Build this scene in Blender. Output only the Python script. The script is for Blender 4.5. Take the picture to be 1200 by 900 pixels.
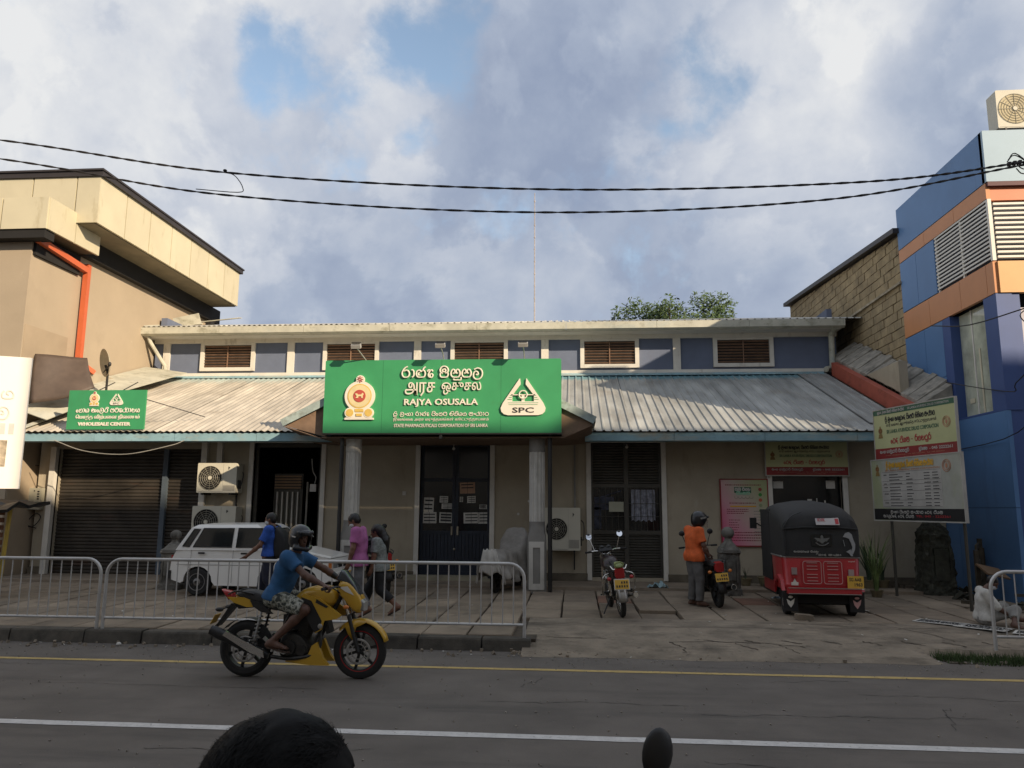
import bpy, bmesh, math, random
import numpy as np
from math import sin, cos, pi, radians, sqrt, atan2
from mathutils import Vector, Matrix
random.seed(7); np.random.seed(7)
for o in list(bpy.data.objects): bpy.data.objects.remove(o)
SC = bpy.context.scene
COL = SC.collection
# ------------------------------------------------------------ camera
yaw, pitch, roll, CAMH = radians(4.6), radians(9.1), radians(0.35), 1.95
fw = Vector((-sin(yaw)*cos(pitch), cos(yaw)*cos(pitch), sin(pitch)))
rt = Vector((cos(yaw), sin(yaw), 0)); up = rt.cross(fw)
r2 = cos(roll)*rt + sin(roll)*up; u2 = -sin(roll)*rt + cos(roll)*up
cd = bpy.data.cameras.new('camera'); cam = bpy.data.objects.new('camera', cd); COL.objects.link(cam)
M3 = Matrix((r2, u2, -fw)).transposed()
cam.matrix_world = Matrix.Translation((0, 0, CAMH)) @ M3.to_4x4()
cd.sensor_width = 36; cd.lens = 903/1200*36; cd.clip_end = 2000; cd.clip_start = 0.05
SC.camera = cam
SC.view_settings.view_transform = 'Standard'; SC.view_settings.look = 'None'
SC.view_settings.exposure = 0.92; SC.view_settings.gamma = 1.0
# ------------------------------------------------------------ sun + sky
SUN = Vector((1.25, -1.0, 0.68)).normalized()
sl = bpy.data.lights.new('sun', 'SUN'); sl.energy = 3.5; sl.angle = radians(0.6); sl.color = (1.0, 0.82, 0.60)
so = bpy.data.objects.new('sun', sl); COL.objects.link(so)
so.rotation_euler = SUN.to_track_quat('Z', 'Y').to_euler()
W = bpy.data.worlds.new('World'); SC.world = W; W.use_nodes = True
nt = W.node_tree; N = nt.nodes; L = nt.links; N.clear()
def nd(t, **k):
    n = N.new(t)
    for a, b in k.items(): setattr(n, a, b)
    return n
def mth(op, a, b=None, c=None, clamp=False):
    n = N.new('ShaderNodeMath'); n.operation = op; n.use_clamp = clamp
    for i, v in enumerate((a, b, c)):
        if v is None: continue
        if isinstance(v, (int, float)): n.inputs[i].default_value = v
        else: L.new(v, n.inputs[i])
    return n.outputs[0]
sky = nd('ShaderNodeTexSky', sky_type='NISHITA', sun_disc=False)
sky.sun_elevation = math.asin(SUN.z); sky.sun_rotation = atan2(SUN.x, SUN.y)
sky.air_density = 1.0; sky.dust_density = 1.0; sky.ozone_density = 2.0
tc = nd('ShaderNodeTexCoord')
sep = nd('ShaderNodeSeparateXYZ'); L.new(tc.outputs['Generated'], sep.inputs[0])
# project the view direction on a cloud deck plane
zc = mth('ADD', mth('MAXIMUM', sep.outputs[2], 0.0), 0.28)
cmb = nd('ShaderNodeCombineXYZ')
L.new(mth('DIVIDE', sep.outputs[0], zc), cmb.inputs[0]); L.new(mth('DIVIDE', sep.outputs[1], zc), cmb.inputs[1])
def noise(scale, detail, off=(0,0,0), rough=0.55, dist=0.0, vec=None):
    mp = nd('ShaderNodeMapping'); mp.inputs['Location'].default_value = off
    L.new(vec or cmb.outputs[0], mp.inputs[0])
    n = nd('ShaderNodeTexNoise'); n.inputs['Scale'].default_value = scale
    n.inputs['Detail'].default_value = detail; n.inputs['Roughness'].default_value = rough
    n.inputs['Distortion'].default_value = dist
    L.new(mp.outputs[0], n.inputs[0]); return n.outputs['Fac']
def pdir(px, py):
    d = fw + r2*((px-600)/903) - u2*((py-450)/903); return d.normalized()
def blob(px, py, r_in, r_out, amp):   # a soft round region of the sky round one direction
    d = pdir(px, py); dt = nd('ShaderNodeVectorMath', operation='DOT_PRODUCT')
    L.new(tc.outputs['Generated'], dt.inputs[0]); dt.inputs[1].default_value = d
    mr = nd('ShaderNodeMapRange', interpolation_type='SMOOTHSTEP'); L.new(dt.outputs['Value'], mr.inputs[0])
    mr.inputs[1].default_value = cos(r_out); mr.inputs[2].default_value = cos(r_in)
    mr.inputs[3].default_value = 0; mr.inputs[4].default_value = amp
    return mr.outputs[0]
def sumn(*a):
    s = a[0]
    for b in a[1:]: s = mth('ADD', s, b)
    return s
big = noise(1.6, 2, (3.1, 1.7, 0), vec=tc.outputs['Generated']); mid = noise(4.6, 10, (0.4, 5.2, 0), 0.58, 0.25, vec=tc.outputs['Generated']); fine = noise(13, 7, (7, 2, 0), 0.6, 0.1, vec=tc.outputs['Generated'])
# cloud cover: mostly covered, blue gaps
holes = sumn(blob(505, 25, .0, .10, .14), blob(322, 70, .0, .07, .09), mth('MULTIPLY', blob(420, 110, .0, .10, 1.0), -.06), blob(800, 110, .0, .085, .12), blob(490, 160, .0, .04, .11),
             blob(590, 240, .0, .06, .10), blob(760, 170, .0, .05, .07), blob(940, 40, .05, .2, .045), blob(20, 20, .0, .08, .03))
cov = mth('SUBTRACT', sumn(mth('MULTIPLY', mid, 0.62), mth('MULTIPLY', fine, 0.30), mth('MULTIPLY', big, 0.22), 0.10), holes)
cr = nd('ShaderNodeMapRange', interpolation_type='SMOOTHSTEP'); L.new(cov, cr.inputs[0])
cr.inputs[1].default_value = 0.47; cr.inputs[2].default_value = 0.61
# cloud brightness
def edge(n_, a, b, amp):
    m_ = nd('ShaderNodeMapRange', interpolation_type='SMOOTHSTEP'); L.new(n_, m_.inputs[0]); m_.inputs[1].default_value = a; m_.inputs[2].default_value = b; m_.inputs[4].default_value = amp; return m_.outputs[0]
lay1 = edge(noise(3.3, 10, (4.4, 2.1, 6), 0.56, 0.2, vec=tc.outputs['Generated']), .50, .545, .115)
lay2 = edge(noise(5.2, 10, (8.4, 5.1, 2), 0.58, 0.2, vec=tc.outputs['Generated']), .50, .56, .085)
br = sumn(lay1, lay2, mth('MULTIPLY', noise(2.9, 5, (1.2, 8.8, 0), 0.5, 0.1, vec=tc.outputs['Generated']), 0.62), mth('MULTIPLY', noise(9, 7, (2.2, 3.3, 0), 0.55, 0.1, vec=tc.outputs['Generated']), 0.28),
          mth('MULTIPLY', fine, 0.12), 0.125, mth('MULTIPLY', mth('SUBTRACT', mid, noise(4.6, 6, (0.4-.030, 5.2+.01, .055), 0.55, 0.25, vec=tc.outputs['Generated'])), 0.55),
          mth('MULTIPLY', mth('SUBTRACT', fine, noise(13, 6, (7-.01, 2, .018), 0.6, 0.1, vec=tc.outputs['Generated'])), .14),
          blob(120, 120, .1, .45, .19), blob(930, 140, .03, .20, .26), blob(380, 100, .05, .2, .10),
          mth('MULTIPLY', blob(600, 330, .1, .50, 1.0), -0.24), mth('MULTIPLY', blob(1110, 95, .02, .1, 1.0), -0.14), mth('MULTIPLY', blob(680, 110, .05, .2, 1.0), -0.06))
rp = nd('ShaderNodeValToRGB'); L.new(br, rp.inputs[0])
el = rp.color_ramp.elements
el[0].position = 0.34; el[0].color = (0.158, 0.190, 0.260, 1)
el[1].position = 1.0; el[1].color = (0.43, 0.435, 0.44, 1)
e = rp.color_ramp.elements.new(0.55); e.color = (0.215, 0.247, 0.310, 1)
e = rp.color_ramp.elements.new(0.78); e.color = (0.315, 0.335, 0.375, 1)
SKYS = 0.12
sc_ = nd('ShaderNodeVectorMath', operation='SCALE'); L.new(rp.outputs[0], sc_.inputs[0]); sc_.inputs['Scale'].default_value = 1.0/SKYS
bl = nd('ShaderNodeVectorMath', operation='MULTIPLY'); L.new(sky.outputs[0], bl.inputs[0]); bl.inputs[1].default_value = (1.35, 1.15, .95)
mx = nd('ShaderNodeMixRGB'); L.new(cr.outputs[0], mx.inputs[0]); L.new(bl.outputs[0], mx.inputs[1]); L.new(sc_.outputs[0], mx.inputs[2])
bg = nd('ShaderNodeBackground'); L.new(mx.outputs[0], bg.inputs[0]); bg.inputs[1].default_value = SKYS
wo = nd('ShaderNodeOutputWorld'); L.new(bg.outputs[0], wo.inputs[0])

# ------------------------------------------------------------ materials
MATS = {}
def mat(name, c, rough=0.75, metal=0.0, var=0.18, scale=2.0, bump=0.0, bscale=60, dirt=None, spec=None, rnd=0.0, stretch=(1,1,1), coat=0.0, trans=0.0, alpha=1.0):
    """procedural paint / stone / metal: base colour varied by noise, optional dirt (rgb, amount, scale, stretch)"""
    if name in MATS: return MATS[name]
    m = bpy.data.materials.new(name); m.use_nodes = True; t = m.node_tree; n = t.nodes; l = t.links
    b = n['Principled BSDF']; b.inputs['Roughness'].default_value = rough; b.inputs['Metallic'].default_value = metal
    if spec is not None: b.inputs['Specular IOR Level'].default_value = spec
    b.inputs['Coat Weight'].default_value = coat
    b.inputs['Transmission Weight'].default_value = trans
    g = n.new('ShaderNodeNewGeometry')
    def nz(s, d, st=(1,1,1), r=0.6):
        mp = n.new('ShaderNodeMapping'); mp.inputs['Scale'].default_value = st; l.new(g.outputs['Position'], mp.inputs[0])
        k = n.new('ShaderNodeTexNoise'); k.inputs['Scale'].default_value = s; k.inputs['Detail'].default_value = d; k.inputs['Roughness'].default_value = r
        l.new(mp.outputs[0], k.inputs[0]); return k.outputs['Fac']
    f = nz(scale, 6, stretch)
    mr = n.new('ShaderNodeMapRange'); l.new(f, mr.inputs[0]); mr.inputs[1].default_value = .3; mr.inputs[2].default_value = .7
    mr.inputs[3].default_value = 1-var; mr.inputs[4].default_value = 1+var
    val = mr.outputs[0]
    if rnd:
        oi = n.new('ShaderNodeObjectInfo'); m2 = n.new('ShaderNodeMapRange'); l.new(oi.outputs['Random'], m2.inputs[0])
        m2.inputs[3].default_value = 1-rnd; m2.inputs[4].default_value = 1+rnd
        mm = n.new('ShaderNodeMath'); mm.operation = 'MULTIPLY'; l.new(val, mm.inputs[0]); l.new(m2.outputs[0], mm.inputs[1]); val = mm.outputs[0]
    sc = n.new('ShaderNodeVectorMath'); sc.operation = 'SCALE'; sc.inputs[0].default_value = c[:3]; l.new(val, sc.inputs['Scale'])
    col = sc.outputs[0]
    if dirt:
        for (dc, amt, ds, dst) in (dirt if isinstance(dirt, list) else [dirt]):
            dn = nz(ds, 7, dst, .65); dm = n.new('ShaderNodeMapRange'); l.new(dn, dm.inputs[0])
            dm.inputs[1].default_value = .62-.25*amt; dm.inputs[2].default_value = .74-.1*amt; dm.inputs[3].default_value = 0; dm.inputs[4].default_value = min(1, .5+amt*.5)
            x = n.new('ShaderNodeMixRGB'); l.new(dm.outputs[0], x.inputs[0]); l.new(col, x.inputs[1]); x.inputs[2].default_value = (*dc, 1); col = x.outputs[0]
    l.new(col, b.inputs['Base Color'])
    if bump:
        bn = nz(bscale, 5); bp = n.new('ShaderNodeBump'); bp.inputs['Strength'].default_value = bump; bp.inputs['Distance'].default_value = 0.01
        l.new(bn, bp.inputs['Height']); l.new(bp.outputs[0], b.inputs['Normal'])
    if alpha < 1: b.inputs['Alpha'].default_value = alpha
    MATS[name] = m; return m
# ------------------------------------------------------------ mesh builder
def rotm(rx=0, ry=0, rz=0):
    return Matrix.Rotation(rz, 3, 'Z') @ Matrix.Rotation(ry, 3, 'Y') @ Matrix.Rotation(rx, 3, 'X')
class MB:
    def __init__(s): s.v = []; s.f = []; s.mi = []; s.cur = 0
    def add(s, vs, fs, mi=None):
        o = len(s.v); s.v += [tuple(p) for p in vs]
        s.f += [tuple(i+o for i in f) for f in fs]; s.mi += [s.cur if mi is None else mi]*len(fs)
        return s
    def box(s, x0, x1, y0, y1, z0, z1, mi=None):
        if x0 > x1: x0, x1 = x1, x0
        if y0 > y1: y0, y1 = y1, y0
        if z0 > z1: z0, z1 = z1, z0
        v = [(x0,y0,z0),(x1,y0,z0),(x1,y1,z0),(x0,y1,z0),(x0,y0,z1),(x1,y0,z1),(x1,y1,z1),(x0,y1,z1)]
        return s.add(v, [(0,3,2,1),(4,5,6,7),(0,1,5,4),(1,2,6,5),(2,3,7,6),(3,0,4,7)], mi)
    def rbox(s, c, size, R=None, mi=None):
        h = [a/2 for a in size]; R = R or Matrix.Identity(3); c = Vector(c)
        v = [c + R @ Vector((sx*h[0], sy*h[1], sz*h[2])) for sz in (-1,1) for sx, sy in ((-1,-1),(1,-1),(1,1),(-1,1))]
        return s.add(v, [(0,3,2,1),(4,5,6,7),(0,1,5,4),(1,2,6,5),(2,3,7,6),(3,0,4,7)], mi)
    def bar(s, a, b, w, h, mi=None, upv=(0,0,1)):
        a = Vector(a); b = Vector(b); d = (b-a); ln = d.length; d.normalize(); u = Vector(upv)
        x = d.cross(u)
        if x.length < 1e-4: x = d.cross(Vector((0,1,0)))
        x.normalize(); u = x.cross(d)
        return s.rbox((a+b)/2, (w, ln, h), Matrix((x, d, u)).transposed(), mi)
    def tube(s, pts, r, n=8, cap=True, mi=None, closed=False, flat=None):
        P = [Vector(p) for p in pts]; k = len(P); rs = r if isinstance(r, (list, tuple)) else [r]*k
        vs = []; fs = []; prev = None
        for i in range(k):
            if closed: t = P[(i+1) % k]-P[i-1]
            elif i == 0: t = P[1]-P[0]
            elif i == k-1: t = P[-1]-P[-2]
            else: t = (P[i+1]-P[i]).normalized()+(P[i]-P[i-1]).normalized()
            if t.length < 1e-9: t = Vector((0,0,1))
            t.normalize()
            if prev is None:
                a = Vector((0,0,1)) if abs(t.z) < .9 else Vector((1,0,0)); u = (a-t*a.dot(t)).normalized()
            else:
                u = prev-t*prev.dot(t)
                if u.length < 1e-6: u = t.orthogonal()
                u.normalize()
            prev = u; w = t.cross(u)
            for j in range(n):
                an = 2*pi*j/n; q = (u*cos(an)+w*sin(an))*rs[i]
                if flat: q = Vector((q.x*flat[0], q.y*flat[1], q.z*flat[2]))
                vs.append(P[i]+q)
        m = k if closed else k-1
        for i in range(m):
            for j in range(n):
                a = i*n+j; b = i*n+(j+1) % n; c = ((i+1) % k)*n+(j+1) % n; d = ((i+1) % k)*n+j
                fs.append((a,b,c,d))
        if cap and not closed:
            fs.append(tuple(range(n-1,-1,-1))); fs.append(tuple((k-1)*n+j for j in range(n)))
        return s.add(vs, fs, mi)
    def cyl(s, a, b, r0, r1=None, n=16, mi=None):
        return s.tube([a, b], [r0, r0 if r1 is None else r1], n, True, mi)
    def lathe(s, prof, c=(0,0,0), n=24, R=None, mi=None):
        R = R or Matrix.Identity(3); c = Vector(c); vs = []; fs = []
        for (r, z) in prof:
            for j in range(n):
                a = 2*pi*j/n; vs.append(c+R @ Vector((r*cos(a), r*sin(a), z)))
        for i in range(len(prof)-1):
            for j in range(n): fs.append((i*n+j, i*n+(j+1) % n, (i+1)*n+(j+1) % n, (i+1)*n+j))
        if prof[0][0] > 1e-6: fs.append(tuple(range(n-1,-1,-1)))
        if prof[-1][0] > 1e-6: fs.append(tuple((len(prof)-1)*n+j for j in range(n)))
        return s.add(vs, fs, mi)
    def ell(s, c, r, n=16, m=10, R=None, mi=None):
        prof = [(sin(pi*i/m), -cos(pi*i/m)) for i in range(m+1)]; R = R or Matrix.Identity(3); c = Vector(c); vs = []; fs = []
        for (a, z) in prof:
            for j in range(n):
                t = 2*pi*j/n; vs.append(c+R @ Vector((a*cos(t)*r[0], a*sin(t)*r[1], z*r[2])))
        for i in range(m):
            for j in range(n): fs.append((i*n+j, i*n+(j+1) % n, (i+1)*n+(j+1) % n, (i+1)*n+j))
        return s.add(vs, fs, mi)
    def prism(s, poly, fn, d0, d1, mi=None):
        """poly 2D (ccw), fn(u,v,d)->3D, extruded from depth d0 to d1"""
        k = len(poly); vs = [fn(u, v, d0) for u, v in poly]+[fn(u, v, d1) for u, v in poly]
        fs = [tuple(range(k-1,-1,-1)), tuple(range(k, 2*k))]+[(i, (i+1) % k, k+(i+1) % k, k+i) for i in range(k)]
        return s.add(vs, fs, mi)
    def puff(s, poly, hw, fn=None, prof=None, mi=None, taper=None):
        """side outline (x,z) inflated to a rounded body of half width hw (a number or f(x,z))"""
        k = len(poly); cx = sum(p[0] for p in poly)/k; cz = sum(p[1] for p in poly)/k
        prof = prof or [(-1, .72), (-.92, .88), (-.7, .97), (-.3, 1), (.3, 1), (.7, .97), (.92, .88), (1, .72)]
        f = hw if callable(hw) else (lambda x, z: hw)
        vs = []; fs = []
        for (yy, sc) in prof:
            for (x, z) in poly:
                X = cx+(x-cx)*sc; Z = cz+(z-cz)*sc; vs.append((X, yy*f(x, z), Z))
        m = len(prof)
        for i in range(m-1):
            for j in range(k): fs.append((i*k+j, (i+1)*k+j, (i+1)*k+(j+1) % k, i*k+(j+1) % k))
        fs.append(tuple(range(k))); fs.append(tuple((m-1)*k+j for j in range(k-1,-1,-1)))
        return s.add(vs, fs, mi)
    def xf(s, M):
        M = M if len(M) == 4 else M.to_4x4()
        s.v = [tuple(M @ Vector(p)) for p in s.v]; return s
    def mesh(s, name, mats, smooth=False, angle=40):
        me = bpy.data.meshes.new(name); me.from_pydata(s.v, [], s.f); me.validate(verbose=False)
        ms = mats if isinstance(mats, (list, tuple)) else [mats]
        for m in ms: me.materials.append(m)
        if len(ms) > 1 and len(me.polygons) == len(s.mi): me.polygons.foreach_set('material_index', s.mi)
        bm = bmesh.new(); bm.from_mesh(me); bmesh.ops.recalc_face_normals(bm, faces=bm.faces); bm.to_mesh(me); bm.free()
        if smooth:
            me.polygons.foreach_set('use_smooth', [True]*len(me.polygons))
            try: me.set_sharp_from_angle(angle=radians(angle))
            except Exception: pass
        me.update(); return me
def obj(name, mb, mats, parent=None, smooth=False, angle=40, kind=None, loc=None, me=None):
    me = me or mb.mesh(name, mats, smooth, angle)
    o = bpy.data.objects.new(name, me); COL.objects.link(o)
    if parent: o.parent = parent
    if kind: o['kind'] = kind
    if loc: o.location = loc
    return o
def struct(name, mb, mats, parent=None, smooth=False): return obj(name, mb, mats, parent, smooth, kind=None if parent else 'structure')
def thing(name, label, cat, loc=(0,0,0), rz=0, group=None):
    o = bpy.data.objects.new(name, None); COL.objects.link(o); o.location = loc; o.rotation_euler = (0,0,rz)
    o['label'] = label; o['category'] = cat
    if group: o['group'] = group
    return o
def tag(o, label, cat, group=None):
    o['label'] = label; o['category'] = cat
    if group: o['group'] = group
    return o
def dup(root, loc=None, rz=None, label=None):
    def cp(o, par):
        c = o.copy(); COL.objects.link(c)
        if par: c.parent = par
        for ch in o.children: cp(ch, c)
        return c
    r = cp(root, None)
    if loc is not None: r.location = loc
    if rz is not None: r.rotation_euler = (0, 0, rz)
    if label: r['label'] = label
    return r
# static things whose meshes are built in world coordinates hang from an empty at their base
def base(o, loc):
    """move the origin of a world-space tree root to loc keeping everything in place"""
    o.location = loc
    for c in o.children: c.location = Vector(c.location)-Vector(loc)
    return o
def circ(cx, cy, r, n=24, a0=0, a1=2*pi): return [(cx+r*cos(a0+(a1-a0)*i/n), cy+r*sin(a0+(a1-a0)*i/n)) for i in range(n)]
def smooth_path(pts, k=4, closed=False):
    P = [Vector(p) for p in pts]; out = []; n = len(P)
    rng = range(n) if closed else range(n-1)
    for i in rng:
        p1, p2 = P[i], P[(i+1) % n]
        p0 = P[i-1] if (closed or i > 0) else p1*2-p2
        p3 = P[(i+2) % n] if (closed or i+2 < n) else p2*2-p1
        for j in range(k):
            t = j/k; out.append(.5*((2*p1)+(p2-p0)*t+(2*p0-5*p1+4*p2-p3)*t*t+(3*p1-p0-3*p2+p3)*t**3))
    if not closed: out.append(P[-1])
    return out
def smooth2(poly, k): return [(p.x, p.y) for p in smooth_path([(a, b) for a, b in poly], k, closed=True)]
_sp = smooth_path
def smooth_path(pts, k=4, closed=False):
    pts = [Vector((*p, 0)) if len(p) == 2 else Vector(p) for p in pts]; return _sp(pts, k, closed)
# ============================================================ SETTING: ground, road, pavement
m_asph = mat('asphalt', (.128,.111,.094), .9, var=.20, scale=1.1, bump=.5, bscale=90, dirt=[((.065,.058,.050), .35, .9, (.35,2.2,1)), ((.16,.14,.115), .0, 7, (1,1,1)), ((.085,.073,.06), .35, 75, (1,1,1)), ((.21,.185,.15), .0, 110, (1,1,1))])
m_white = mat('road white', (.55,.53,.50), .8, var=.12, scale=9, dirt=((.09,.085,.08), .25, 24, (1,1,1)))
m_yellow = mat('road yellow', (.46,.33,.12), .8, var=.15, scale=9, dirt=((.12,.10,.07), .35, 14, (1,1,1)))
m_conc = mat('pavement concrete', (.23,.182,.13), .9, var=.25, scale=1.7, bump=.5, bscale=45, dirt=[((.07,.058,.042), .35, 1.3, (1,1,1)), ((.26,.22,.165), .1, 3.3, (1,1,1))], rnd=.18)
m_concb = mat('pavement concrete red', (.21,.115,.075), .9, var=.2, scale=3, bump=.4, rnd=.1, dirt=((.09,.07,.05), .3, 2.5, (1,1,1)))
m_apron = mat('apron concrete', (.22,.18,.132), .95, var=.3, scale=2.3, bump=.9, bscale=26, dirt=[((.07,.057,.042), .45, 1.6, (.6,1.6,1)), ((.05,.04,.03), .2, 9, (1,1,1))])
m_joint = mat('joint soil', (.070,.054,.037), 1, var=.4, scale=8)
m_kerb = mat('kerb stone', (.085,.075,.06), .95, var=.35, scale=4, bump=.8, bscale=30, rnd=.25, dirt=((.03,.028,.024), .4, 3, (1,1,1)))
m_soil = mat('soil', (.06,.048,.033), 1, var=.4, scale=3, bump=1, bscale=30)
def PZ(y):                                       # pavement height
    return .17+(min(max(y, 11.0), 16.75)-11.0)*.014
g = MB(); g.box(-400,400,-300,900,-1.0,-.03); struct('ground', g, m_soil)
g = MB()
nx, ny = 60, 14
vs = [(-150+300*i/nx, 1.4+(11.3-1.4)*j/ny, .0+.03*(1-((j/ny-.5)*2)**2)*0) for j in range(ny+1) for i in range(nx+1)]
g.add(vs, [(j*(nx+1)+i, j*(nx+1)+i+1, (j+1)*(nx+1)+i+1, (j+1)*(nx+1)+i) for j in range(ny) for i in range(nx)])
road = struct('road', g, m_asph)
def line(name, y, w, mt, seed):
    random.seed(seed); a = MB(); x = -60.0
    pts = []
    while x < 60:
        pts.append((x, y-w/2+random.uniform(-.006,.006), y+w/2+random.uniform(-.006,.006))); x += random.uniform(.2,.5)
    v = [(p[0], p[1], .004) for p in pts]+[(p[0], p[2], .004) for p in pts]; k = len(pts)
    a.add(v, [(i, i+1, k+i+1, k+i) for i in range(k-1)]); obj(name, a, mt, road)
line('white_line', 7.02, .135, m_white, 1); line('yellow_line', 9.80, .11, m_yellow, 2)
g = MB(); g.box(-60,60,-3.9,1.3,-.02,.14); struct('near_pavement', g, m_apron)
# sub-base of the far pavement
pave = MB(); pave.box(-60,-.55,11.22,17.0,-.02,.13); pave.box(-.55,60,12.9,17.0,-.02,.13); pave.box(-60,60,16.98,40,-.02,.22)
pavement = struct('pavement', pave, m_joint)
def slab_mesh(w, d, h=.07, seed=0, mt=None):
    bm = bmesh.new(); bmesh.ops.create_cube(bm, size=1); 
    for v in bm.verts: v.co = Vector((v.co.x*w, v.co.y*d, v.co.z*h-h/2))
    bmesh.ops.bevel(bm, geom=[e for e in bm.edges if all(v.co.z > -h*.5 for v in e.verts)], offset=.012, segments=1, affect='EDGES')
    random.seed(seed)
    for v in bm.verts: v.co.x += random.uniform(-.006,.006); v.co.y += random.uniform(-.006,.006)
    me = bpy.data.meshes.new('slab'); bm.to_mesh(me); bm.free(); me.materials.append(mt or m_conc); return me
CW = .655
slabs = [slab_mesh(CW-.03, .92, seed=i) for i in range(4)]; slabr = slab_mesh(CW-.03, .92, seed=9, mt=m_concb)
random.seed(11)
cols = [(-9.72+CW*i) for i in range(28)]
for ci, x in enumerate(cols):
    right = x > -.75
    rows = [13.4, 14.35, 15.3, 16.25] if right else [11.72, 12.66, 13.6, 14.54, 15.48, 16.3]
    for ri, y in enumerate(rows):
        if right and x < .9 and False: continue
        me = random.choice(slabs)
        if right and abs(x-3.4) < .35 and ri == 2: me = slabr
        if right and abs(x-1.3) < .8 and ri == 2 and x > .6: me = slabr if x < 1.0 else me
        o = obj('slab', None, None, pavement, me=me)
        sink = random.uniform(-.008,.008)
        if right and ri == 0 and 1.0 < x < 1.9: sink = -.05
        o.location = (x+random.uniform(-.006,.006), y, PZ(y)+sink)
        o.rotation_euler = (radians(.8)+radians(random.uniform(-.5,.5)), radians(random.uniform(-.5,.5)), radians(random.uniform(-.7,.7)))
        if not right and abs(y-11.72) < .1: pass
for i, x in enumerate([-9.72-CW*(k+1) for k in range(9)]):
    for y in [11.72, 12.66, 13.6, 14.54, 15.48, 16.3]:
        o = obj('slab', None, None, pavement, me=random.choice(slabs)); o.location = (x, y, PZ(y)+random.uniform(-.008,.008)); o.rotation_euler = (radians(.8), radians(random.uniform(-.5,.5)), radians(random.uniform(-.6,.6)))
# kerb stones along the left part, crumbling at its end
kerb = MB(); kerb.box(-60,-9.2,10.96,11.2,-.02,.168)
kerb_o = struct('kerb', kerb, m_kerb)
random.seed(5)
x = -9.2
while x < -.62:
    w = random.uniform(.85, 1.15); w = min(w, -.6-x)
    k = MB(); n = 6
    for j in range(1):
        pr = [(10.955,-.02),(10.985,.15),(11.0,.172),(11.2,.175),(11.2,-.02)]
        k.prism(pr, lambda u, v, d: (d, u, v), x+.012, x+w-.012)
    o = obj('kerb_stone', k, m_kerb, kerb_o); o.location.y = random.uniform(-.012,.012); o.location.z = random.uniform(-.008,.006)
    x += w
# concrete apron in front of the right part: a ramp with an uneven lip
a = MB(); nx, ny = 150, 26; random.seed(3)
import mathutils
def apz(x, y):
    t = (y-10.62)/(12.95-10.62); t = max(0, min(1, t))
    z = .17*(1-(1-t)**2.2)+.02*t
    z += .012*mathutils.noise.noise(Vector((x*1.2, y*1.6, 0)))*min(1, t*6)
    return z
def apedge(x): return 10.62+.14*mathutils.noise.noise(Vector((x*.9, 3, 0)))+.05*mathutils.noise.noise(Vector((x*4, 1, 0)))
vs = []
for j in range(ny+1):
    for i in range(nx+1):
        x = -.72+(20+.72)*(i/nx)**1.3; e = apedge(x); y = e+(12.97-e)*j/ny
        z = apz(x, 10.62+(12.97-10.62)*j/ny)+.002
        if x > 4.75 and y < 11.25: z = min(z, -.01+.0*y)
        vs.append((x, y, z))
a.add(vs, [(j*(nx+1)+i, j*(nx+1)+i+1, (j+1)*(nx+1)+i+1, (j+1)*(nx+1)+i) for j in range(ny) for i in range(nx)])
apron = struct('concrete_apron', a, m_apron, smooth=True)
cr = MB(); random.seed(8)
def crack(pts, w=.012):
    P = []
    for i in range(len(pts)-1):
        for j in range(8):
            t = j/8; x = pts[i][0]+(pts[i+1][0]-pts[i][0])*t+random.uniform(-.03,.03); y = pts[i][1]+(pts[i+1][1]-pts[i][1])*t+random.uniform(-.02,.02); P.append((x, y))
    for i in range(len(P)-1):
        (x0,y0),(x1,y1) = P[i], P[i+1]; d = Vector((x1-x0, y1-y0)); 
        if d.length < 1e-4: continue
        nrm = Vector((-d.y, d.x)).normalized()*w*random.uniform(.5,1.2)
        z = lambda x, y: apz(x, y)+.008
        cr.add([(x0-nrm.x,y0-nrm.y,z(x0,y0)),(x1-nrm.x,y1-nrm.y,z(x1,y1)),(x1+nrm.x,y1+nrm.y,z(x1,y1)),(x0+nrm.x,y0+nrm.y,z(x0,y0))], [(0,1,2,3)])
crack([(-.4,11.5),(.6,11.45)]); crack([(1.3,11.38),(2.6,11.40),(3.2,11.2)]); crack([(1.3,11.38),(1.5,11.1),(1.45,10.85)]); crack([(2.2,11.35),(2.5,11.0)])
for k in range(8): crack([(3.0+k*.55-1.2,11.5+.02*k),(3.25+k*.55-1.2,11.36)], .014)
crack([(1.0,12.2),(2.4,12.3),(4.2,12.1)], .008); crack([(3.4,12.8),(4.6,12.4),(5.6,12.5)], .009); crack([(4.6,12.9),(5.2,12.0),(5.3,11.6)], .008)
crack([(5.7,12.9),(6.3,12.0)], .01); crack([(2.8,11.3),(3.0,10.9)], .008)
obj('crack', cr, m_joint, apron, kind='stuff')
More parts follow.
